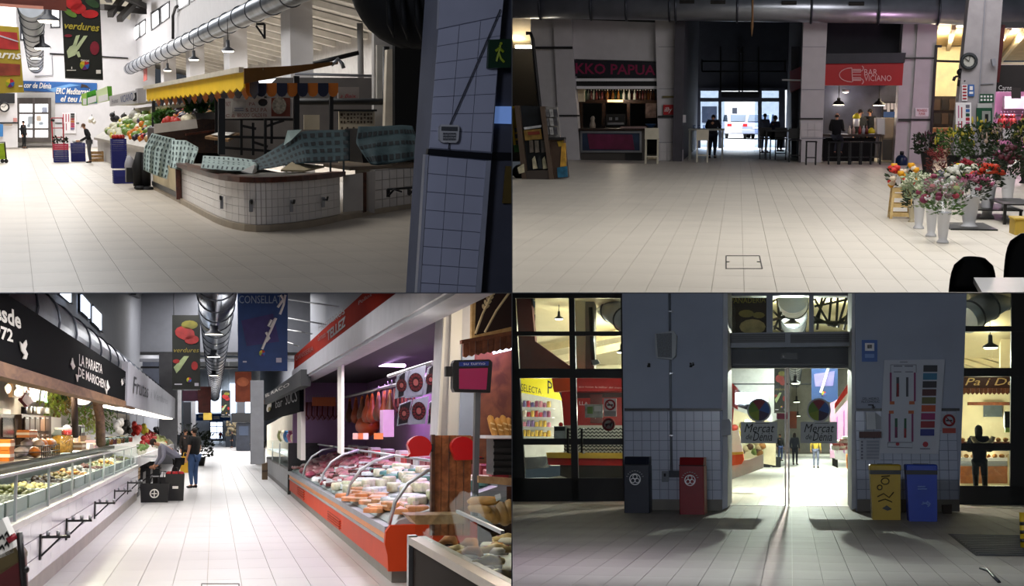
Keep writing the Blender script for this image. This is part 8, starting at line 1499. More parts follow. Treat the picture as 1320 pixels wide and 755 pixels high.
for i,(a,b,c_,d) in enumerate(((284,253,288,269),(321,258,326,273),(374,258,378,273),(415,254,419,267))):
    p=atpx(front,(a+c_)/2); n=V3((-.3+.2*i,-1,0)).normalized(); y_=p.y-.06; mb=MB(); mb.rect(a,b,c_,d,y_,.03); pl_=ob('hook_plate',mb,steel,stl,w=1); mb=MB(); mb.tube([R.Y((a+c_)/2,b+3,y_),R.Y((a+c_)/2,b+3,y_)+n*.12,R.Y((a+c_)/2,b-1,y_)+n*.14],.018,6); ob('hook',mb,blackm,pl_,w=1)
# right hand part: flap door, post and recessed block
Q=[R.fl(a,b) for a,b in ((442,284),(468,279.5),(480,276.5),(537,267))]
ob('plinth',MB().prism([(p.x,p.y) for p in Q]+[(Q[3].x,Q[3].y+.4),(Q[0].x,Q[0].y+.6)],0,.08),mat('plinth_beige'),stl,w=1)
ob('flap_door',MB().extr([R.Y(443,226,Q[0].y+.35),R.Y(468,223,Q[0].y+.35),R.Y(468,271,Q[0].y+.35),R.Y(443,273,Q[0].y+.35)],(0,.05,0)),mat('flap_grey','a8a29c',.5),stl,w=1); ob('wood_post',MB().extr([R.Y(468,222,Q[1].y),R.Y(472.5,222,Q[1].y),R.Y(472.5,273,Q[1].y),R.Y(468,274,Q[1].y)],(0,.1,0)),wood('dark_rail'),stl,w=1); ob('grey_cheek',MB().extr([R.Y(472.5,222,Q[1].y+.3),R.Y(484,220,Q[1].y+.3),R.Y(483,275,Q[1].y+.3),R.Y(472.5,272,Q[1].y+.3)],(0,.05,0)),mat('flap_grey'),stl,w=1)
yq0,yq1=Q[2].y,Q[3].y
blk=thing('counter_block','recessed white tiled counter block at the right of the stall','counter',R.fl(510,272)); 
A_,B_=R.fl(483,275),R.fl(538,266.5); ob('core',MB().prism([(A_.x,A_.y+.02),(B_.x,B_.y+.02),(B_.x,B_.y+1.5),(A_.x,A_.y+1.5)],0.05,.76),mat('joint_white'),blk,w=1); ob('worktop',MB().prism([(A_.x-.45,A_.y-.1),(B_.x+.1,B_.y-.1),(B_.x+.1,B_.y+2.2),(A_.x-.45,A_.y+2.2)],.76,.82),mat('worktop_wood','7a6a58',.5),blk,w=1)
t=(B_-A_)
for i in range(6):
    for j in range(4):
        a=A_+t*(i/6); b=A_+t*((i+1)/6); e=t.normalized()*.012; z0=.06+j*.172; ob('tile',MB().extr([a+e+V3((0,0,z0+.006)),b-e+V3((0,0,z0+.006)),b-e+V3((0,0,z0+.166)),a+e+V3((0,0,z0+.166))],(0,-.014,0)),mt,blk,w=1)
sb=thing('bag_rail','black folding bag rail on the right tiled block','rail',R.Y(518,252,A_.y-.2)); y_=A_.y-.25; mb=MB(); mb.tube([R.Y(500,244,y_),R.Y(531,242,y_+.2),R.Y(542,238,y_+.3)],.022,6); mb.tube([R.Y(501,252,y_),R.Y(508,244,y_-.1),R.Y(518,247,y_-.1)],.02,6); mb.tube([R.Y(527,251,y_+.2),R.Y(533,245,y_+.1)],.02,6); ob('rail',mb,blackm,sb,w=1); ob('plate',rec(499,244,503,254,y_+.05,.06),blackm,sb,w=1); ob('plate',rec(526,244,530,251,y_+.1,.06),blackm,sb,w=1)
# draped chequered covers
cov=mat('cover_blue_green','a9bab6',.8,var=.12,scale=4); covd=mat('cover_check_dark','3c4a4c',.8,var=.3,scale=12); covb=mat('cover_deep','34474c',.8,var=.2,scale=5); pch=mat('cover_check_black','161c20',.8); 
def cover(label,rows,y0,y1,m,pm,nu,nv,th=.02,pat=(.25,.6,.2,.75),extra=None,d=None):
    """rows: list of pixel polylines (top to bottom) with depth y0 -> y1; the checks are woven patches lying on the cloth"""
    def pt(u,v,lift=0):
        f=v*(len(rows)-1); i=min(int(f),len(rows)-2); fr_=f-i
        def row(r):
            g=u*(len(r)-1); k=min(int(g),len(r)-2); q=g-k; return (r[k][0]*(1-q)+r[k+1][0]*q, r[k][1]*(1-q)+r[k+1][1]*q)
        a,b=row(rows[i]),row(rows[i+1]); px=a[0]*(1-fr_)+b[0]*fr_; py=a[1]*(1-fr_)+b[1]*fr_
        dp=(y0*(1-v)+y1*v) if not callable(y0) else y0(u,v)
        return R.Y(px,py,dp+.06*math.sin(u*17)*v-lift)
    o=thing('stall_cover',label,'cover',pt(.5,1)); ob('cloth',MB().grid(pt,20,16,(0,th,0)),m,o,w=1); mb=MB()
    for i in range(nu):
        for j in range(nv):
            u0,u1=(i+pat[0])/nu,(i+pat[1])/nu; v0,v1=(j+pat[2])/nv,(j+pat[3])/nv
            mb.extr([pt(u0,v1,.02),pt(u1,v1,.02),pt(u1,v0,.02),pt(u0,v0,.02)],(0,.006,0))
    ob('woven_checks',mb,pm,o,w=1,kind='stuff'); return o
cover('pale blue green chequered cover hanging over the left stall end',[[(196,171.5),(210,175),(226,179)],[(186,190),(200,193),(222,198)],[(185,205),(199,209),(219,214)],[(185,219),(198,225),(215,231)]],31.5,31.0,cov,covd,8,8)
cover('second pale chequered cover beside the left one with a folded edge',[[(222,180),(240,181),(256,190)],[(221,192),(238,192),(256,193)],[(221,203),(236,205),(250,208)],[(219,216),(232,219),(246,223)]],30.0,28.5,cov,covd,7,5)
cover('flat chequered cover lying behind the rounded counter rail',[[(262,200.5),(295,202),(328,206)],[(261,207),(295,210),(333,212)],[(259,217),(292,220),(330,221)]],25.5,22.6,cov,covd,11,3)
cover('large dark chequered cover curving up over the middle display',[[(318,211),(338,201),(358,189),(376,177),(390,169),(420,167.5),(451,167)],[(322,214),(342,207),(362,199),(378,190),(392,184),(420,182),(451,181)],[(326,217),(346,213),(366,207),(382,200),(395,196),(422,195),(451,194)],[(330,219),(348,217),(368,213),(384,211),(396,210),(422,209),(451,207)]],25.0,23.2,covb,pch,17,4,pat=(.2,.8,.3,.8))
ob('pale_fold',MB().extr([R.Y(366,187,24.6),R.Y(371,168,24.9),R.Y(389,167,24.9),R.Y(376,180,24.6)],(0,.03,0)),cov,label='pale folded flap at the top of the dark chequered cover',cat='flap')
cover('dark chequered cover over the box on the right counter block',[[(462,163),(490,162.5),(518,161),(532,162)],[(459,184),(488,178),(520,175),(537,176)],[(466,196),(486,192),(522,189),(541,189)],[(478,212),(488,213),(522,208),(544,203)]],26.6,25.2,covb,pch,13,3,pat=(.15,.85,.4,.75))
ob('covered_box',sl([(462,166),(532,165),(540,203),(468,210)],26.8,1.2),blackm,label='black display box under the right chequered cover',cat='box')
ob('white_sheet',MB().extr([R.Y(311,222,21.6),R.Y(329,213,22.0),R.Y(331,221,22.0),R.Y(325,225,21.6)],(0,0,.02)),ivory,label='white sheet of paper lying on the curved counter',cat='paper')
ob('tan_board',MB().extr([R.Y(362,221,22.6),R.Y(376,211,23.4),R.Y(418,216,23.8),R.Y(392,222,22.8)],(0,0,.03)),mat('tan_board','b8a888',.5),label='tan board lying under the dark chequered cover',cat='board')
for i,px in enumerate((369,377,386,391,426,443)): ob('cover_leg',MB().bar(R.Y(px,205,24),R.Y(px,222,24),.03),mat('glass_leg','6a787c',.2),label=['first','second','third','fourth','fifth','last'][i]+' thin leg from the left under the dark chequered cover',cat='leg stand')
# inner fittings
wdk=wood('stall_dark_wood','1f0f08','38200f',.45)
bkc2=thing('stall_back_counter','dark brown wooden inner counter with pale produce trays','counter',R.Y(240,197,33)); ob('carcass',sl([(200,165),(262,153),(286,154),(286,197),(200,197)],33,2),wdk,bkc2,w=1); ob('tray_front',sl([(199,160),(253,153),(255,165),(199,172)],32.6,.1),mat('tray_cardboard','b8b0a8',.6,var=.15),bkc2,w=1); ob('open_shelf',sl([(240,172),(286,166),(286,168),(240,175)],32.8,.3),wood('dark_rail'),bkc2,w=1)
ob('tray_box',sl([(252,145),(278,144),(279,153),(253,154)],34,.8),mat('tray_grey','8f8a86',.6),label='grey produce box on the inner counter under the awning',cat='box')
o=thing('wooden_tray','flat wooden tray with a paper inside the stall','tray',R.Y(286,184,28)); ob('tray',MB().extr([R.Y(264,179,28),R.Y(284,173,30),R.Y(309,174,30),R.Y(294,183,28)],(0,0,.05)),paleW,o,w=1); ob('paper',MB().extr([R.Y(272,178,28.3)+V3((0,0,.06)),R.Y(284,174,29.6)+V3((0,0,.06)),R.Y(303,175,29.6)+V3((0,0,.06)),R.Y(292,180,28.3)+V3((0,0,.06))],(0,0,.01)),ivory,o,w=1)
for i,(px,y0,y1,yy,w_) in enumerate(((285.5,127,199,24.5,.11),(279,128,186,32,.07),(382,98,170,26.5,.1),(427,124,168,27,.07),(342,124,200,27.5,.05),(198,130,172,36.5,.08))):
    ob('black_post',MB().bar(R.Y(px,y0,yy),R.Y(px,y1,yy),w_),blackm,label=['front','slim rear','tall middle','right hand','thin inner','far left'][i]+' black post carrying the stall awning',cat='post')
fr_=thing('metal_frame','black metal shelving frame inside the stall','frame',R.Y(330,200,27.8)); mb=MB()
for (a,b) in (((286,153),(383,154)),((286,176),(372,178)),((286,190),(366,196)),((311,153),(311,200)),((326,158),(326,200)),((350,154),(350,185)),((342,163),(366,155)),((311,162),(330,166)),((326,183),(345,189))): mb.bar(R.Y(*a,27.8),R.Y(*b,27.8),.05)
ob('bars',mb,blackm,fr_,w=1); ob('wall_inner',sl([(284,100),(486,100),(486,215),(284,205)],31.5,.1),mat('inner_grey','6b6664',.7),kind=ST)
# menu boards
yM=26.8
mb_=thing('menu_board','white menu board with brown lettering under the striped valance','board',R.Y(335,153,yM)); ob('board',sl([(286,127),(383,126),(383,152),(286,153)],yM,.08),mat('menu_white','b4aea8',.6),mb_,w=1)
brn=mat('print_brick','7a3a30',.5,var=0)
for t_,b in (('PA',(321,132,329,136)),('& DU PA',(316,139,344,144)),('BROOO  CALDE PA',(306,146,344,151)),('NOT',(291,131,297,137)),('EC &',(287,147,303,151))): write(mb_,t_,b,brn,y=yM,off=.02)
ob('framed_notice',sl(rc(299,130,317,144),yM-.03,.03),mat('notice_pale','a8a49e',.6),mb_,w=1); ob('notice_lines',sl(rc(302,139,314,140),yM-.05,.02),gp,mb_,w=1); ob('notice_lines',sl(rc(302,142,314,143),yM-.05,.02),gp,mb_,w=1)
eb=ob('brick_panel',sl(rc(350,126,374,150),yM-.03,.03),mat('brick_red','6b3426',.6),mb_,w=1); mb=MB(); mb.slab(el(360,136,9,11,14),yM-.06,.03); ob('lace_emblem',mb,mat('lace_grey','8a8478',.6,var=.5,scale=25),mb_,w=1); ob('black_cap',sl(el(339,132,6,5,10),yM-.1,.06),blackm,mb_,w=1)
ob('small_sign',sl([(436,112),(463,112),(463,127),(436,127)],28.2,.06),mat('sign_taupe','9a8f88',.6),label='pale sign with red script at the right end of the valance',cat='sign'); write(bpy.data.objects[[o.name for o in COL.objects if o.name.startswith('small_sign')][-1]],'a Baix',[(438,126),(459,126),(459,121),(438,121)],rd_,y=28.2,shear=.3)
pp=thing('symbol_poster','cream poster panel printed with rows of dark symbols','poster',R.Y(460,205,28.6)); ob('sheet',sl([(437,143),(483,141),(483,212),(437,214)],28.6,.06),mat('poster_cream','cdbfa4',.6,var=.06),pp,w=1); ob('top_rail',sl(rc(430,141,486,143.5),28.5,.1),blackm,pp,w=1)
rg=random.Random(2); mb=MB()
for j in range(3):
    for i in range(10): a=439+i*4.3; b=146+j*4.8; mb.slab(rc(a,b,a+rg.uniform(1.2,3),b+rg.uniform(1.5,3.6)),28.58,.02)
for j in range(8):
    for a in (440,447,455): mb.slab(el(a+1,165+j*5.2,1.3,1.7,8),28.58,.02)
ob('printed_symbols',mb,mat('symbol_brown','5a4a3a',.6),pp,w=1,kind='stuff')
ob('cream_notice',sl(rc(392,148,412,167),28.9,.05),mat('notice_ivory','b0a590',.6),label='ivory notice behind the middle of the stall',cat='notice'); ob('valance_light',sl([(334,104),(356,101),(350,107),(332,108)],28,.05),mat('bright_pane'),label='bright gap lamp under the brown awning',cat='lamp')
# awnings
aw=thing('yellow_awning','yellow awning with a scalloped front edge over the stall','awning',R.Y(250,125,30)); A1=R.fl(314,116,2.15); A0=R.fl(189,130,2.15)
def onaw(t,z,o_=0): p=A0.lerp(A1,t); return V3((p.x-o_,p.y,z))
yel=mat('awning_yellow','f0c414',.6,var=.06,scale=2); n=20
mb=MB()
for i in range(n):
    t0,t1=i/n,(i+1)/n; tm=(t0+t1)/2; mb.extr([onaw(t0,2.2),onaw(tm,2.13),onaw(t1,2.2),onaw(t1,2.46),onaw(t0,2.46)],(.03,0,0))
ob('front_valance',mb,yel,aw,w=1); ob('roof_sheet',MB().extr([onaw(0,2.46),onaw(1,2.46),onaw(1,2.5)+V3((.35,0,0)),onaw(0,2.5)+V3((.35,0,0))],(0,0,.03)),mat('awning_back','e0d2b4',.7),aw,w=1); ob('head_rail',MB().bar(onaw(0,2.49,.03),onaw(1,2.5,.03),.09),mat('rail_cream','d0c8b8',.5),aw,w=1)
os_,ns_=mat('scallop_orange','b8641a',.6),mat('scallop_navy','151a34',.6)
for i in range(18):
    t0,t1=i/18,(i+1)/18; tm=(t0+t1)/2; ob('scallop',MB().extr([onaw(t0,2.12,-.25),onaw(tm,2.0,-.25),onaw(t1,2.12,-.25),onaw(t1,2.3,-.25),onaw(t0,2.3,-.25)],(.02,0,0)),[os_,ns_][i%2],aw,w=1)
sa=thing('side_awning','brown orange side awning sloping back beside the yellow one','awning',R.Y(360,105,27)); ob('sheet',MB().extr([R.Y(314.5,88,24.6),R.Y(372,85,26),R.Y(436,79,27.8),R.Y(436,82.5,27.8),R.Y(372,96,26),R.Y(315,108,24.6)],(0,.05,0)),mat('awning_brown','8a5a1e',.6,var=.08),sa,w=1); ob('clamp',MB().tube([R.Y(427,84,27.6),R.Y(436,76,27.6),R.Y(441,82,27.6),R.Y(443,88,27.6)],.04,6),steel,sa,w=1)
sv=thing('striped_valance','navy and orange scalloped valance across the stall','valance',R.Y(375,125,26))
for i in range(9):
    a=317+i*13.3; b=a+13.3
    if i==8: b=436
    ob('scallop',sl([(a,107),(b,107),(b,119),(a+(b-a)*.8,123.5),((a+b)/2,125),(a+(b-a)*.2,123.5),(a,119)],26-.02*(i%2),.02),[os_,ns_][i%2],sv,w=1)
# ---- produce stall further left
yp0,yp1=34.5,66; xp=3.4
ps=thing('produce_stall','long fruit and vegetable stall with a white front','stall',V3((xp+.8,48,0))); ob('front',box(xp,xp+.1,yp0,yp1,0,.85),mat('stall_front_white','d6d4d2',.5),ps,w=1); ob('slope',MB().extr([(xp-.15,yp0,.82),(xp-.15,yp0,.92),(xp+1.6,yp0,2.0),(xp+1.6,yp0,1.85)],(0,yp1-yp0,0)),mat('slope_pale','b8b0a4',.6),ps,w=1); ob('back',box(xp+1.65,xp+1.75,yp0,yp1,0,2.2),mat('slope_pale'),ps,w=1); ob('shelf_roof',box(xp+.9,xp+1.7,yp0,yp1,2.32,2.38),ivory,ps,w=1)
KP=[('tomato','b8281e',.11,(1,1,.85),'red tomato'),('orange','d0761e',.12,(1,1,1),'orange'),('lemon','d8c84a',.11,(1.2,1,.9),'yellow lemon'),('onion','c8a070',.12,(1,1,.9),'straw coloured onion'),('cauliflower','dcd8bc',.19,(1,1,.8),'white cauliflower'),('aubergine','2c1a2e',.13,(1,1.8,.9),'dark aubergine'),('lettuce','6a8a3a',.2,(1,1,.7),'green lettuce'),('potato','a8845a',.12,(1.1,1,.8),'brown potato')]
rg=random.Random(21)
for ki,(nm,c,r,shp,lb) in enumerate(KP):
    me,stm=fruit(nm,r,c,shp)
    for k in range(34):
        d=rg.uniform(0,1.5); zone={'tomato':(36,44),'orange':(38,50),'lemon':(44,64),'onion':(35,42),'cauliflower':(48,64),'aubergine':(37,46),'lettuce':(40,60),'potato':(35,40)}[nm]
        y_=rg.uniform(*zone); o=ob(nm,me,None,loc=(xp+d,y_,.95+.62*d+.08+rg.uniform(0,.12)),rot=rg.uniform(0,6),label=lb+' in the piles of the white fronted produce stall',cat=nm,group='pile of '+lb+' on the white fronted stall')
        if nm in('aubergine','tomato','lemon'): ob('stem',stm,None,o)
for i,(px,c,h_,l) in enumerate(((118,'d8d4c8',1.95,'white paper bundle hanging at the far end of the produce stall'),(147,'1d1c1e',2.0,'black bag hanging in the produce stall'),(160,'2a2620',1.9,'dark scale hanging in the produce stall'),(173,'b8b4ac',2.05,'pale bag roll hanging in the produce stall'),(182,'3a2a44',1.9,'purple net hanging at the near end of the produce stall'))):
    p=V3((xp+1.0,R.X(px,140,xp+1.0).y,h_)); t=thing('hanging_goods',l,'goods',p); mb=MB()
    for k in range(7): mb.ball((rg.uniform(-.1,.1),rg.uniform(-.5,.5),-rg.uniform(.05,.35)),(.13,.4,.14),6,4,.1)
    ob('bundle',mb,mat('goods_'+c,c,.6),t); ob('cord',MB().tube([(0,0,0),(0,0,.1)],.02,5),blackm,t)
yS1=R.X(122,130,xp+.5).y
for i,(q,m,l,wr) in enumerate((([(105,121),(113,119),(113,136),(106,136)],'a8d060','small pale green sign box at the far end of the produce stall',None),([(112,119),(124,115),(125,132),(112,135)],'4aa82a','bright green sign box with dark lettering',"fruites"),([(124,117),(138,111),(140,130),(126,133)],'d8e8b8','white and green sign box with a leaf',None))):
    o=panel('sign_box',l,'sign',q,[60,56,52][i],mat('signbox_'+m,m,.5,var=.05),t=.3)
    if wr: write(o,wr,[(113,128),(124,125),(124,118),(113,122)],mat('lettering_green','1c5a1a',.5,var=0),y=56)
    ob('white_foot',sl([(q[3][0]+1,q[3][1]-9),(q[2][0]-1,q[2][1]-9),(q[2][0]-1,q[2][1]-1),(q[3][0]+1,q[3][1]-1)],[60,56,52][i]-.05,.05),whitep,o,w=1)
ob('sign_end',sl([(138,111),(144,111),(145,128),(140,130)],52.2,.3),mat('signbox_green2','5a9a2a',.5),label='green side panel of the last sign box',cat='panel')
o=panel('shop_sign','white sign board with blue lettering over the produce stall','sign',[(141,124),(177,116),(178,133),(142,137)],46,mat('sign_offwhite','d8d6d8',.5,var=.04),t=.2); write(o,'VICIANO',[(155,133),(171,129),(171,119),(155,124)],mat('lettering_blue','4a5a8a',.5,var=0),y=46); write(o,'fruites',[(144,134),(152,132),(152,126),(144,128)],gp,y=46); strokes(o,[arc(173,124,2.5,5,-60,120)],45.97,.04,ink,'mark')
ob('grey_box',sl([(177,114),(188,113),(188,132),(178,133)],45.5,.8),mat('box_grey','a9a6a8',.6),label='grey box end beside the white sign board',cat='box')
# produce under the awning of the rounded stall
rg=random.Random(31)
def heap(label,px,py,yy,c,r,n,w_,cat):
    for k in range(n):
        p=R.Y(px+rg.uniform(-w_,w_),py-rg.uniform(0,3),yy+rg.uniform(-.4,.4)); ob(cat,MB().ball((0,0,0),r,7,5,.08),mat('skin_of_'+c,c,.5,var=.2),loc=p,label=label,cat=cat,group=label)
heap('red radish bunch in the tray under the awning',221,158,33.5,'b8342a',.11,9,7,'radish'); heap('pale turnip in the tray under the awning',241,156,33.5,'d8ceb0',.12,9,6,'turnip')
for i,(px,py,w_,l) in enumerate(((212,160,9,'leafy green bunch at the left under the awning'),(252,146,10,'large leafy green bunch under the middle of the awning'),(268,143,8,'dark green leafy bunch right of the large one'))):
    p=R.Y(px,py,33.8); t=thing('leafy_greens',l,'greens',p); m=mat('greens_%d'%i,['3f6a2a','2c5a20','24451c'][i],.6,var=.4,scale=6); ob('leaves',leafmesh('f',160,w_*R.m(p),.0,.32,.16,.05,m,40+i),m,t,kind='stuff')
# crates and trolley on the aisle
navyc=mat('crate_navy','1f2470',.5); pinkc=mat('crate_pink','c0284a',.5)
def stack(px,py,w_,h_,n,m,lab,y0=0,top=None,d=.6):
    p=R.fl(px,py); s=R.m(p)
    for k in range(n): crate(['lowest','second','third','fourth','fifth','sixth','topmost'][k if k<n-1 else 6]+' '+lab,p,w_*s,d,h_*s*.96,(top if (top and k==n-1) else m),slats=3,z=k*h_*s)
    return p,s
p,s=stack(159,236,24,8.5,2,navyc,'navy crate of the low pair at the foot of the tall stack'); 
p2=R.fl(157,233); s2=R.m(p2)
for k in range(5): crate(['lower','second','third','fourth','top'][k]+' navy crate in the tall stack beside the produce stall',p2+V3((-.06,0,2*8.5*s)),18*s2,.55,7.6*s2*.96,navyc,z=k*7.6*s2)
for k in range(7): ob('tomato',MB().ball((0,0,0),.07,7,5),mat('skin_of_b8281e','b8281e'),loc=p2+V3((-.06+rg.uniform(-.14,.14),rg.uniform(-.15,.15),2*8.5*s+5*7.6*s2+.04)),label='red tomato in the top navy crate of the tall stack',cat='tomato',group='tomatoes on the tall stack')
stack(79,209,18,8,3,navyc,'crate of the pink topped stack by the hand truck',top=pinkc); p=R.fl(79,209)
o=thing('leafy_greens','dark leafy goods in the pink topped crate stack','greens',p+V3((0,0,24*R.m(p)))); ob('leaves',leafmesh('f',80,.25,0,.22,.14,.05,mat('greens_dark','2a3426',.7,var=.4),3),mat('greens_dark'),o,kind='stuff')
stack(101,208,17,6,4,navyc,'navy crate of the second stack near the crouching person'); p=R.fl(101,208); ob('white_sack',MB().ball(p+V3((0,0,24*R.m(p)+.05)),(.22,.2,.08),9,5,.1),ivory,label='white sack on top of the second navy crate stack',cat='sack')
ht2=thing('hand_truck','red tubular hand truck standing behind the pink topped crates','hand truck',R.fl(75,205)); yh=R.fl(75,205).y; mb=MB(); mb.tube([R.Y(69,204,yh),R.Y(66.5,152,yh)],.03,6); mb.tube([R.Y(83,204,yh),R.Y(81,152,yh)],.03,6)
for py in (152,165,177): mb.tube([R.Y(66.5,py,yh),R.Y(81,py,yh)],.025,6)
ob('frame',mb,mat('truck_red','b8303a',.4),ht2,w=1); ob('handle_grip',MB().tube([R.Y(66,154,yh),R.Y(70,156,yh)],.06,6),blackm,ht2,w=1)
person('shop worker in a dark waistcoat leaning to the produce stall',R.fl(116,210),1.66,-math.pi*.55,dict(chest=(0,-.05,.70),neck=(0,-.08,.79),throat=(0,-.1,.82),head=(0,-.125,.855),crown=(0,-.14,.91),shL=(.1,-.06,.77),shR=(-.1,-.06,.77),wrL=(.1,-.2,.52),haL=(.09,-.25,.52),wrR=(-.1,-.2,.52),haR=(-.09,-.25,.52)),top='1f2026',legs='5a5a60',hair='6a4a34')
crate('brown wooden crate on the floor beside the worker',R.fl(125,208),.5,.5,.42,pw)
o=thing('black_bundle','black folded cloth bundle hanging to the floor beside the tall crate stack','bundle',R.fl(183,244)); y_=R.fl(183,244).y; ob('left_fold',MB().tube([R.Y(180,196,y_),R.Y(178,215,y_),R.Y(178,240,y_)],[.08,.14,.11],10),mat('bundle_black','0f0f11',.7),o,w=1); ob('right_fold',MB().tube([R.Y(186,197,y_),R.Y(186,215,y_),R.Y(188,240,y_)],[.09,.15,.12],10),mat('bundle_black'),o,w=1); ob('foot',MB().ball(R.Y(180,242,y_-.1),(.14,.3,.06),9,5),mat('bundle_black'),o,w=1); ob('foot',MB().ball(R.Y(189,243,y_-.1),(.2,.3,.06),9,5),mat('bundle_black'),o,w=1)
ob('grey_sack',MB().ball(R.Y(167,212,36),(.12,.2,.22),10,7,.1),mat('sack_pale','a4a2a6',.7),label='pale sack between the tall crate stack and the stall front',cat='sack')
ob('black_box',rec(163,216,178,235,35.2,.4),blackm,label='black box on the floor right of the navy crates',cat='box')
gt=thing('green_trolley','lime green wheeled trolley at the left picture edge','trolley',R.fl(3,210)); yg=R.fl(3,210).y; ob('tray',sl([(-8,186),(6,184),(9,205),(-8,206)],yg,.4),mat('lime_plastic','9ab81e',.5,var=.3,scale=6),gt,w=1); ob('rim',MB().tube([R.Y(-8,184,yg-.02),R.Y(6,183,yg-.02),R.Y(8,204,yg-.02)],.03,6),blackm,gt,w=1)
for px in (3,8): ob('wheel',MB().tube([R.Y(px,207.5,yg-.1),R.Y(px,207.5,yg)],.08,10),blackm,gt,w=1)
# ---- near column with keypad
yC=12.0
lav=mat('column_lavender','a3a6b8',.4,var=.05); tilel=mat('column_tile','aaadc0',.25,var=.05,scale=2); cj=mat('column_joint','6c7082',.8)
co=thing('pillar','pale blue grey tiled pillar with keypad in the near right corner',None,R.fl(600,401),kind=ST)
ob('core',sl([(568,-10),(649,-10),(634,200),(619,385),(542,385),(554,195)],yC+.012,.5),cj,co,w=1); ob('upper_plain',sl([(567,-10),(650,-10),(647,20),(565,37)],yC,.06),lav,co,w=1)
def bil(q,u,v): a,b,c_,d=q; return ((a[0]*(1-u)+b[0]*u)*(1-v)+(d[0]*(1-u)+c_[0]*u)*v,(a[1]*(1-u)+b[1]*u)*(1-v)+(d[1]*(1-u)+c_[1]*u)*v)
for q,nr in (([(565,38),(647,21),(633,196),(553,190.5)],7),([(553,200),(627,207),(612,392),(541,388)],8)):
    for i in range(3):
        for j in range(nr):
            g=.005; u0,u1=i/3+g,(i+1)/3-g; v0,v1=j/nr+.0025,(j+1)/nr-.0025; ob('tile',sl([bil(q,u0,v0),bil(q,u1,v0),bil(q,u1,v1),bil(q,u0,v1)],yC,.012),tilel,co,w=1)
ob('stripe',sl([(552,191.5),(634,197.5),(633,206),(551,199)],yC-.02,.06),mat('stripe_black','0c0d14',.4),co,w=1); ob('corner_strip',sl([(548.5,199),(552.5,199.5),(541,385),(537,385)],yC-.01,.08),mat('strip_silver','a3a6b4',.35,metal=.2),co,w=1); ob('corner_strip',sl([(627,207),(633,207),(619.5,385),(613,385)],yC-.01,.08),mat('strip_silver'),co,w=1)
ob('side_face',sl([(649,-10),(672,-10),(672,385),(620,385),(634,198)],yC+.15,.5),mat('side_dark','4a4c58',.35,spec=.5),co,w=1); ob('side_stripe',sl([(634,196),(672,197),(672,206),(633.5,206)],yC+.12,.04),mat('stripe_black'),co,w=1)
kp=thing('keypad','white alarm keypad fixed on the tiled pillar','keypad',R.Y(579,184,yC-.05)); ob('case',sl([(567,164),(570,160.5),(590,161),(592.5,164),(591,181),(588,184),(570,183.5),(567,180)],yC-.06,.07),mat('keypad_white','b6b6b8',.5),kp,w=1); ob('display',sl([(569,163),(590,163.5),(590,169),(569,168.5)],yC-.065,.01),mat('keypad_grey','4a4c50',.3),kp,w=1)
for j in range(3):
    for i in range(5): ob('key',sl(rc(571.5+i*3.4,171+j*3.6,574+i*3.4,173.4+j*3.6),yC-.07,.012),mat('key_grey','5e6064',.5),kp,w=1)
ob('cable',MB().tube([R.Y(580,160.5,yC-.03),R.Y(613,86,yC-.03),R.Y(645,12,yC-.03)],.006,5),mat('cable_dark','3a3c46',.6),label='thin cable running diagonally up the pillar from the keypad',cat='cable'); ob('cable_tail',MB().tube([R.Y(579,184,yC-.03),R.Y(578,192,yC-.03)],.005,5),mat('cable_dark'),label='short cable below the keypad',cat='cable')
ex=thing('exit_sign','dark green emergency exit sign with a yellow running figure','sign',R.Y(644,88,yC)); ob('plate',sl([(631,51),(660.5,50),(658,87),(629,88)],yC-.08,.05),mat('exit_green','14301e',.4),ex,w=1); strokes(ex,[[(645,58),(643,68),(646,76),(650,80)],[(643,68),(640,79)],[(644,62),(649,67)],[(644,62),(639,66)]],yC-.09,.012,mat('exit_figure','8a9a1e',.5,var=0),'running_figure'); ob('figure_head',sl(el(646,56,1.8,1.8),yC-.09,.01),mat('exit_figure'),ex,w=1)
ob('window_reflection',sl([(637,137),(672,137),(672,160),(635,159)],yC+.11,.02),mat('blue_pane','7a9ad8',.1,emit=.35,ecol='7aa0e8',var=.2),label='painted pale blue window reflection on the dark side of the pillar',cat='window'); ob('dim_poster',sl([(652,214),(672,214),(672,262),(648,262)],yC+.11,.02),mat('dim_mustard','5a4a20',.5,var=.3),label='dim mustard framed poster on the dark side of the pillar',cat='poster')  # window reflection painted as a faintly glowing blue patch
# black tarpaulin bundle hanging above
tp=thing('black_tarpaulin','big black gathered tarpaulin bundle hanging at the top beside the pillar','tarpaulin',R.Y(525,62,13.2)); c=R.Y(532,-22,13.6); m_=R.m(c); mb=MB(); mb.ball(c,(82*m_,.5,84*m_),28,16,.012); ob('sheet',mb,mat('tarp_black','0b0b0d',.7,var=.3,scale=6,bump=.4),tp,w=1)
for k in range(4): px=500+k*18; ob('fold',MB().tube([R.Y(px,-6,13.05),R.Y(px+3,30,13.05),R.Y(px+8,54-4*abs(k-1.5),13.2)],[.02,.035,.01],6),mat('tarp_black'),tp,w=1)
ob('cord',MB().tube([c+V3((0,0,.55)),c+V3((0,0,1.2))],.015,5),blackm,tp,w=1)

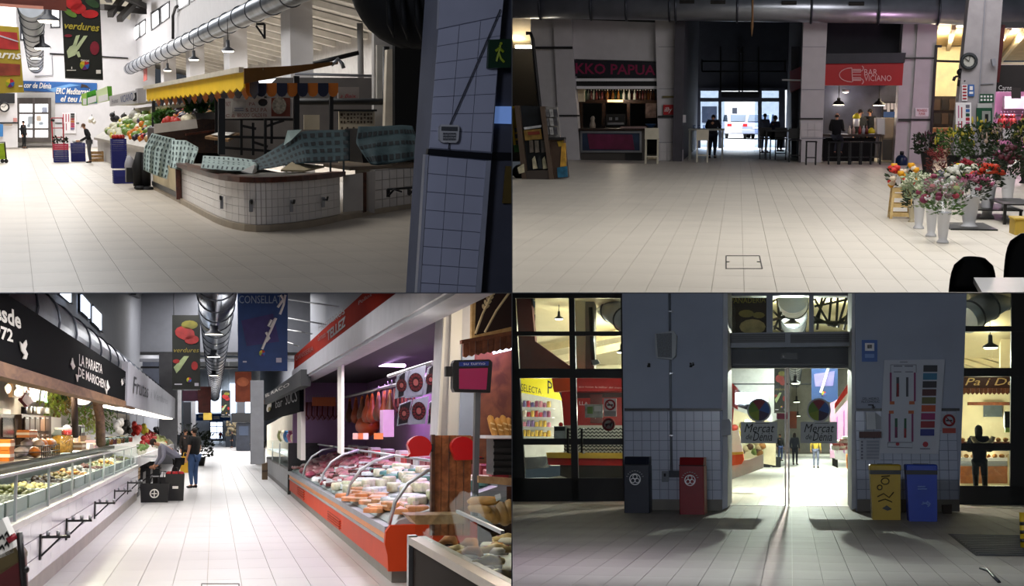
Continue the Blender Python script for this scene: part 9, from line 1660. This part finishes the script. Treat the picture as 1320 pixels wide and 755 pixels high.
# ================================================================ added unseen wall and slab keeping the halls' light apart, end trimming
dm=mat('divider_plaster','77777a',.8)
R=TL
def raw(name,mb,m):
    o=bpy.data.objects.new(name,mb.mesh(name,m)); COL.objects.link(o); o['kind']='structure'; return o
raw('added_divider',MB().box(-.002,.002,5.5,260,-32,32),dm)
raw('added_slab',MB().box(-60,60,5.5,260,-.002,.002),dm)
EPS=.004
def trim():
    for o in list(COL.objects):
        if o.type!='MESH' or '_r' not in o: continue
        r=ROOMS[o['_r']]
        # world matrix without a depsgraph pass
        Mw=o.matrix_basis.copy(); q=o.parent
        while q: Mw=q.matrix_basis@Mw; q=q.parent
        bb=[Mw@Vector(c) for c in o.bound_box]
        cut=[]; gone=False
        for ax,s in ((0,r.sx),(2,r.sz)):
            d=[c[ax]*s for c in bb]
            if max(d)<EPS: gone=True
            elif min(d)<EPS: cut.append((ax,s))
        if gone: bpy.data.objects.remove(o); continue
        if not cut: continue
        bm=bmesh.new(); bm.from_mesh(o.data); inv=Mw.inverted()
        for ax,s in cut:
            co=Vector((0,0,0)); co[ax]=EPS*s; no=Vector((0,0,0)); no[ax]=-s
            lc=inv@co; ln=(Mw.to_3x3().transposed()@no).normalized()
            g=bm.verts[:]+bm.edges[:]+bm.faces[:]
            e=bmesh.ops.bisect_plane(bm,geom=g,plane_co=lc,plane_no=ln,clear_outer=True,dist=1e-5)
            ed=[x for x in e['geom_cut'] if isinstance(x,bmesh.types.BMEdge) and x.is_boundary]
            if ed and not (o.get('kind')=='stuff'):
                try: bmesh.ops.edgenet_fill(bm,edges=ed,mat_nr=0)
                except Exception: pass
        if not bm.verts: bm.free(); bpy.data.objects.remove(o); continue
        me=bpy.data.meshes.new(o.name); 
        for m in o.data.materials: me.materials.append(m)
        bm.to_mesh(me); bm.free(); o.data=me
    used={o.parent for o in COL.objects if o.parent}
    for _ in range(2):
        for o in list(COL.objects):
            if o.type=='EMPTY' and not o.children: bpy.data.objects.remove(o)
trim()
for o in COL.objects:
    if '_r' in o: del o['_r']
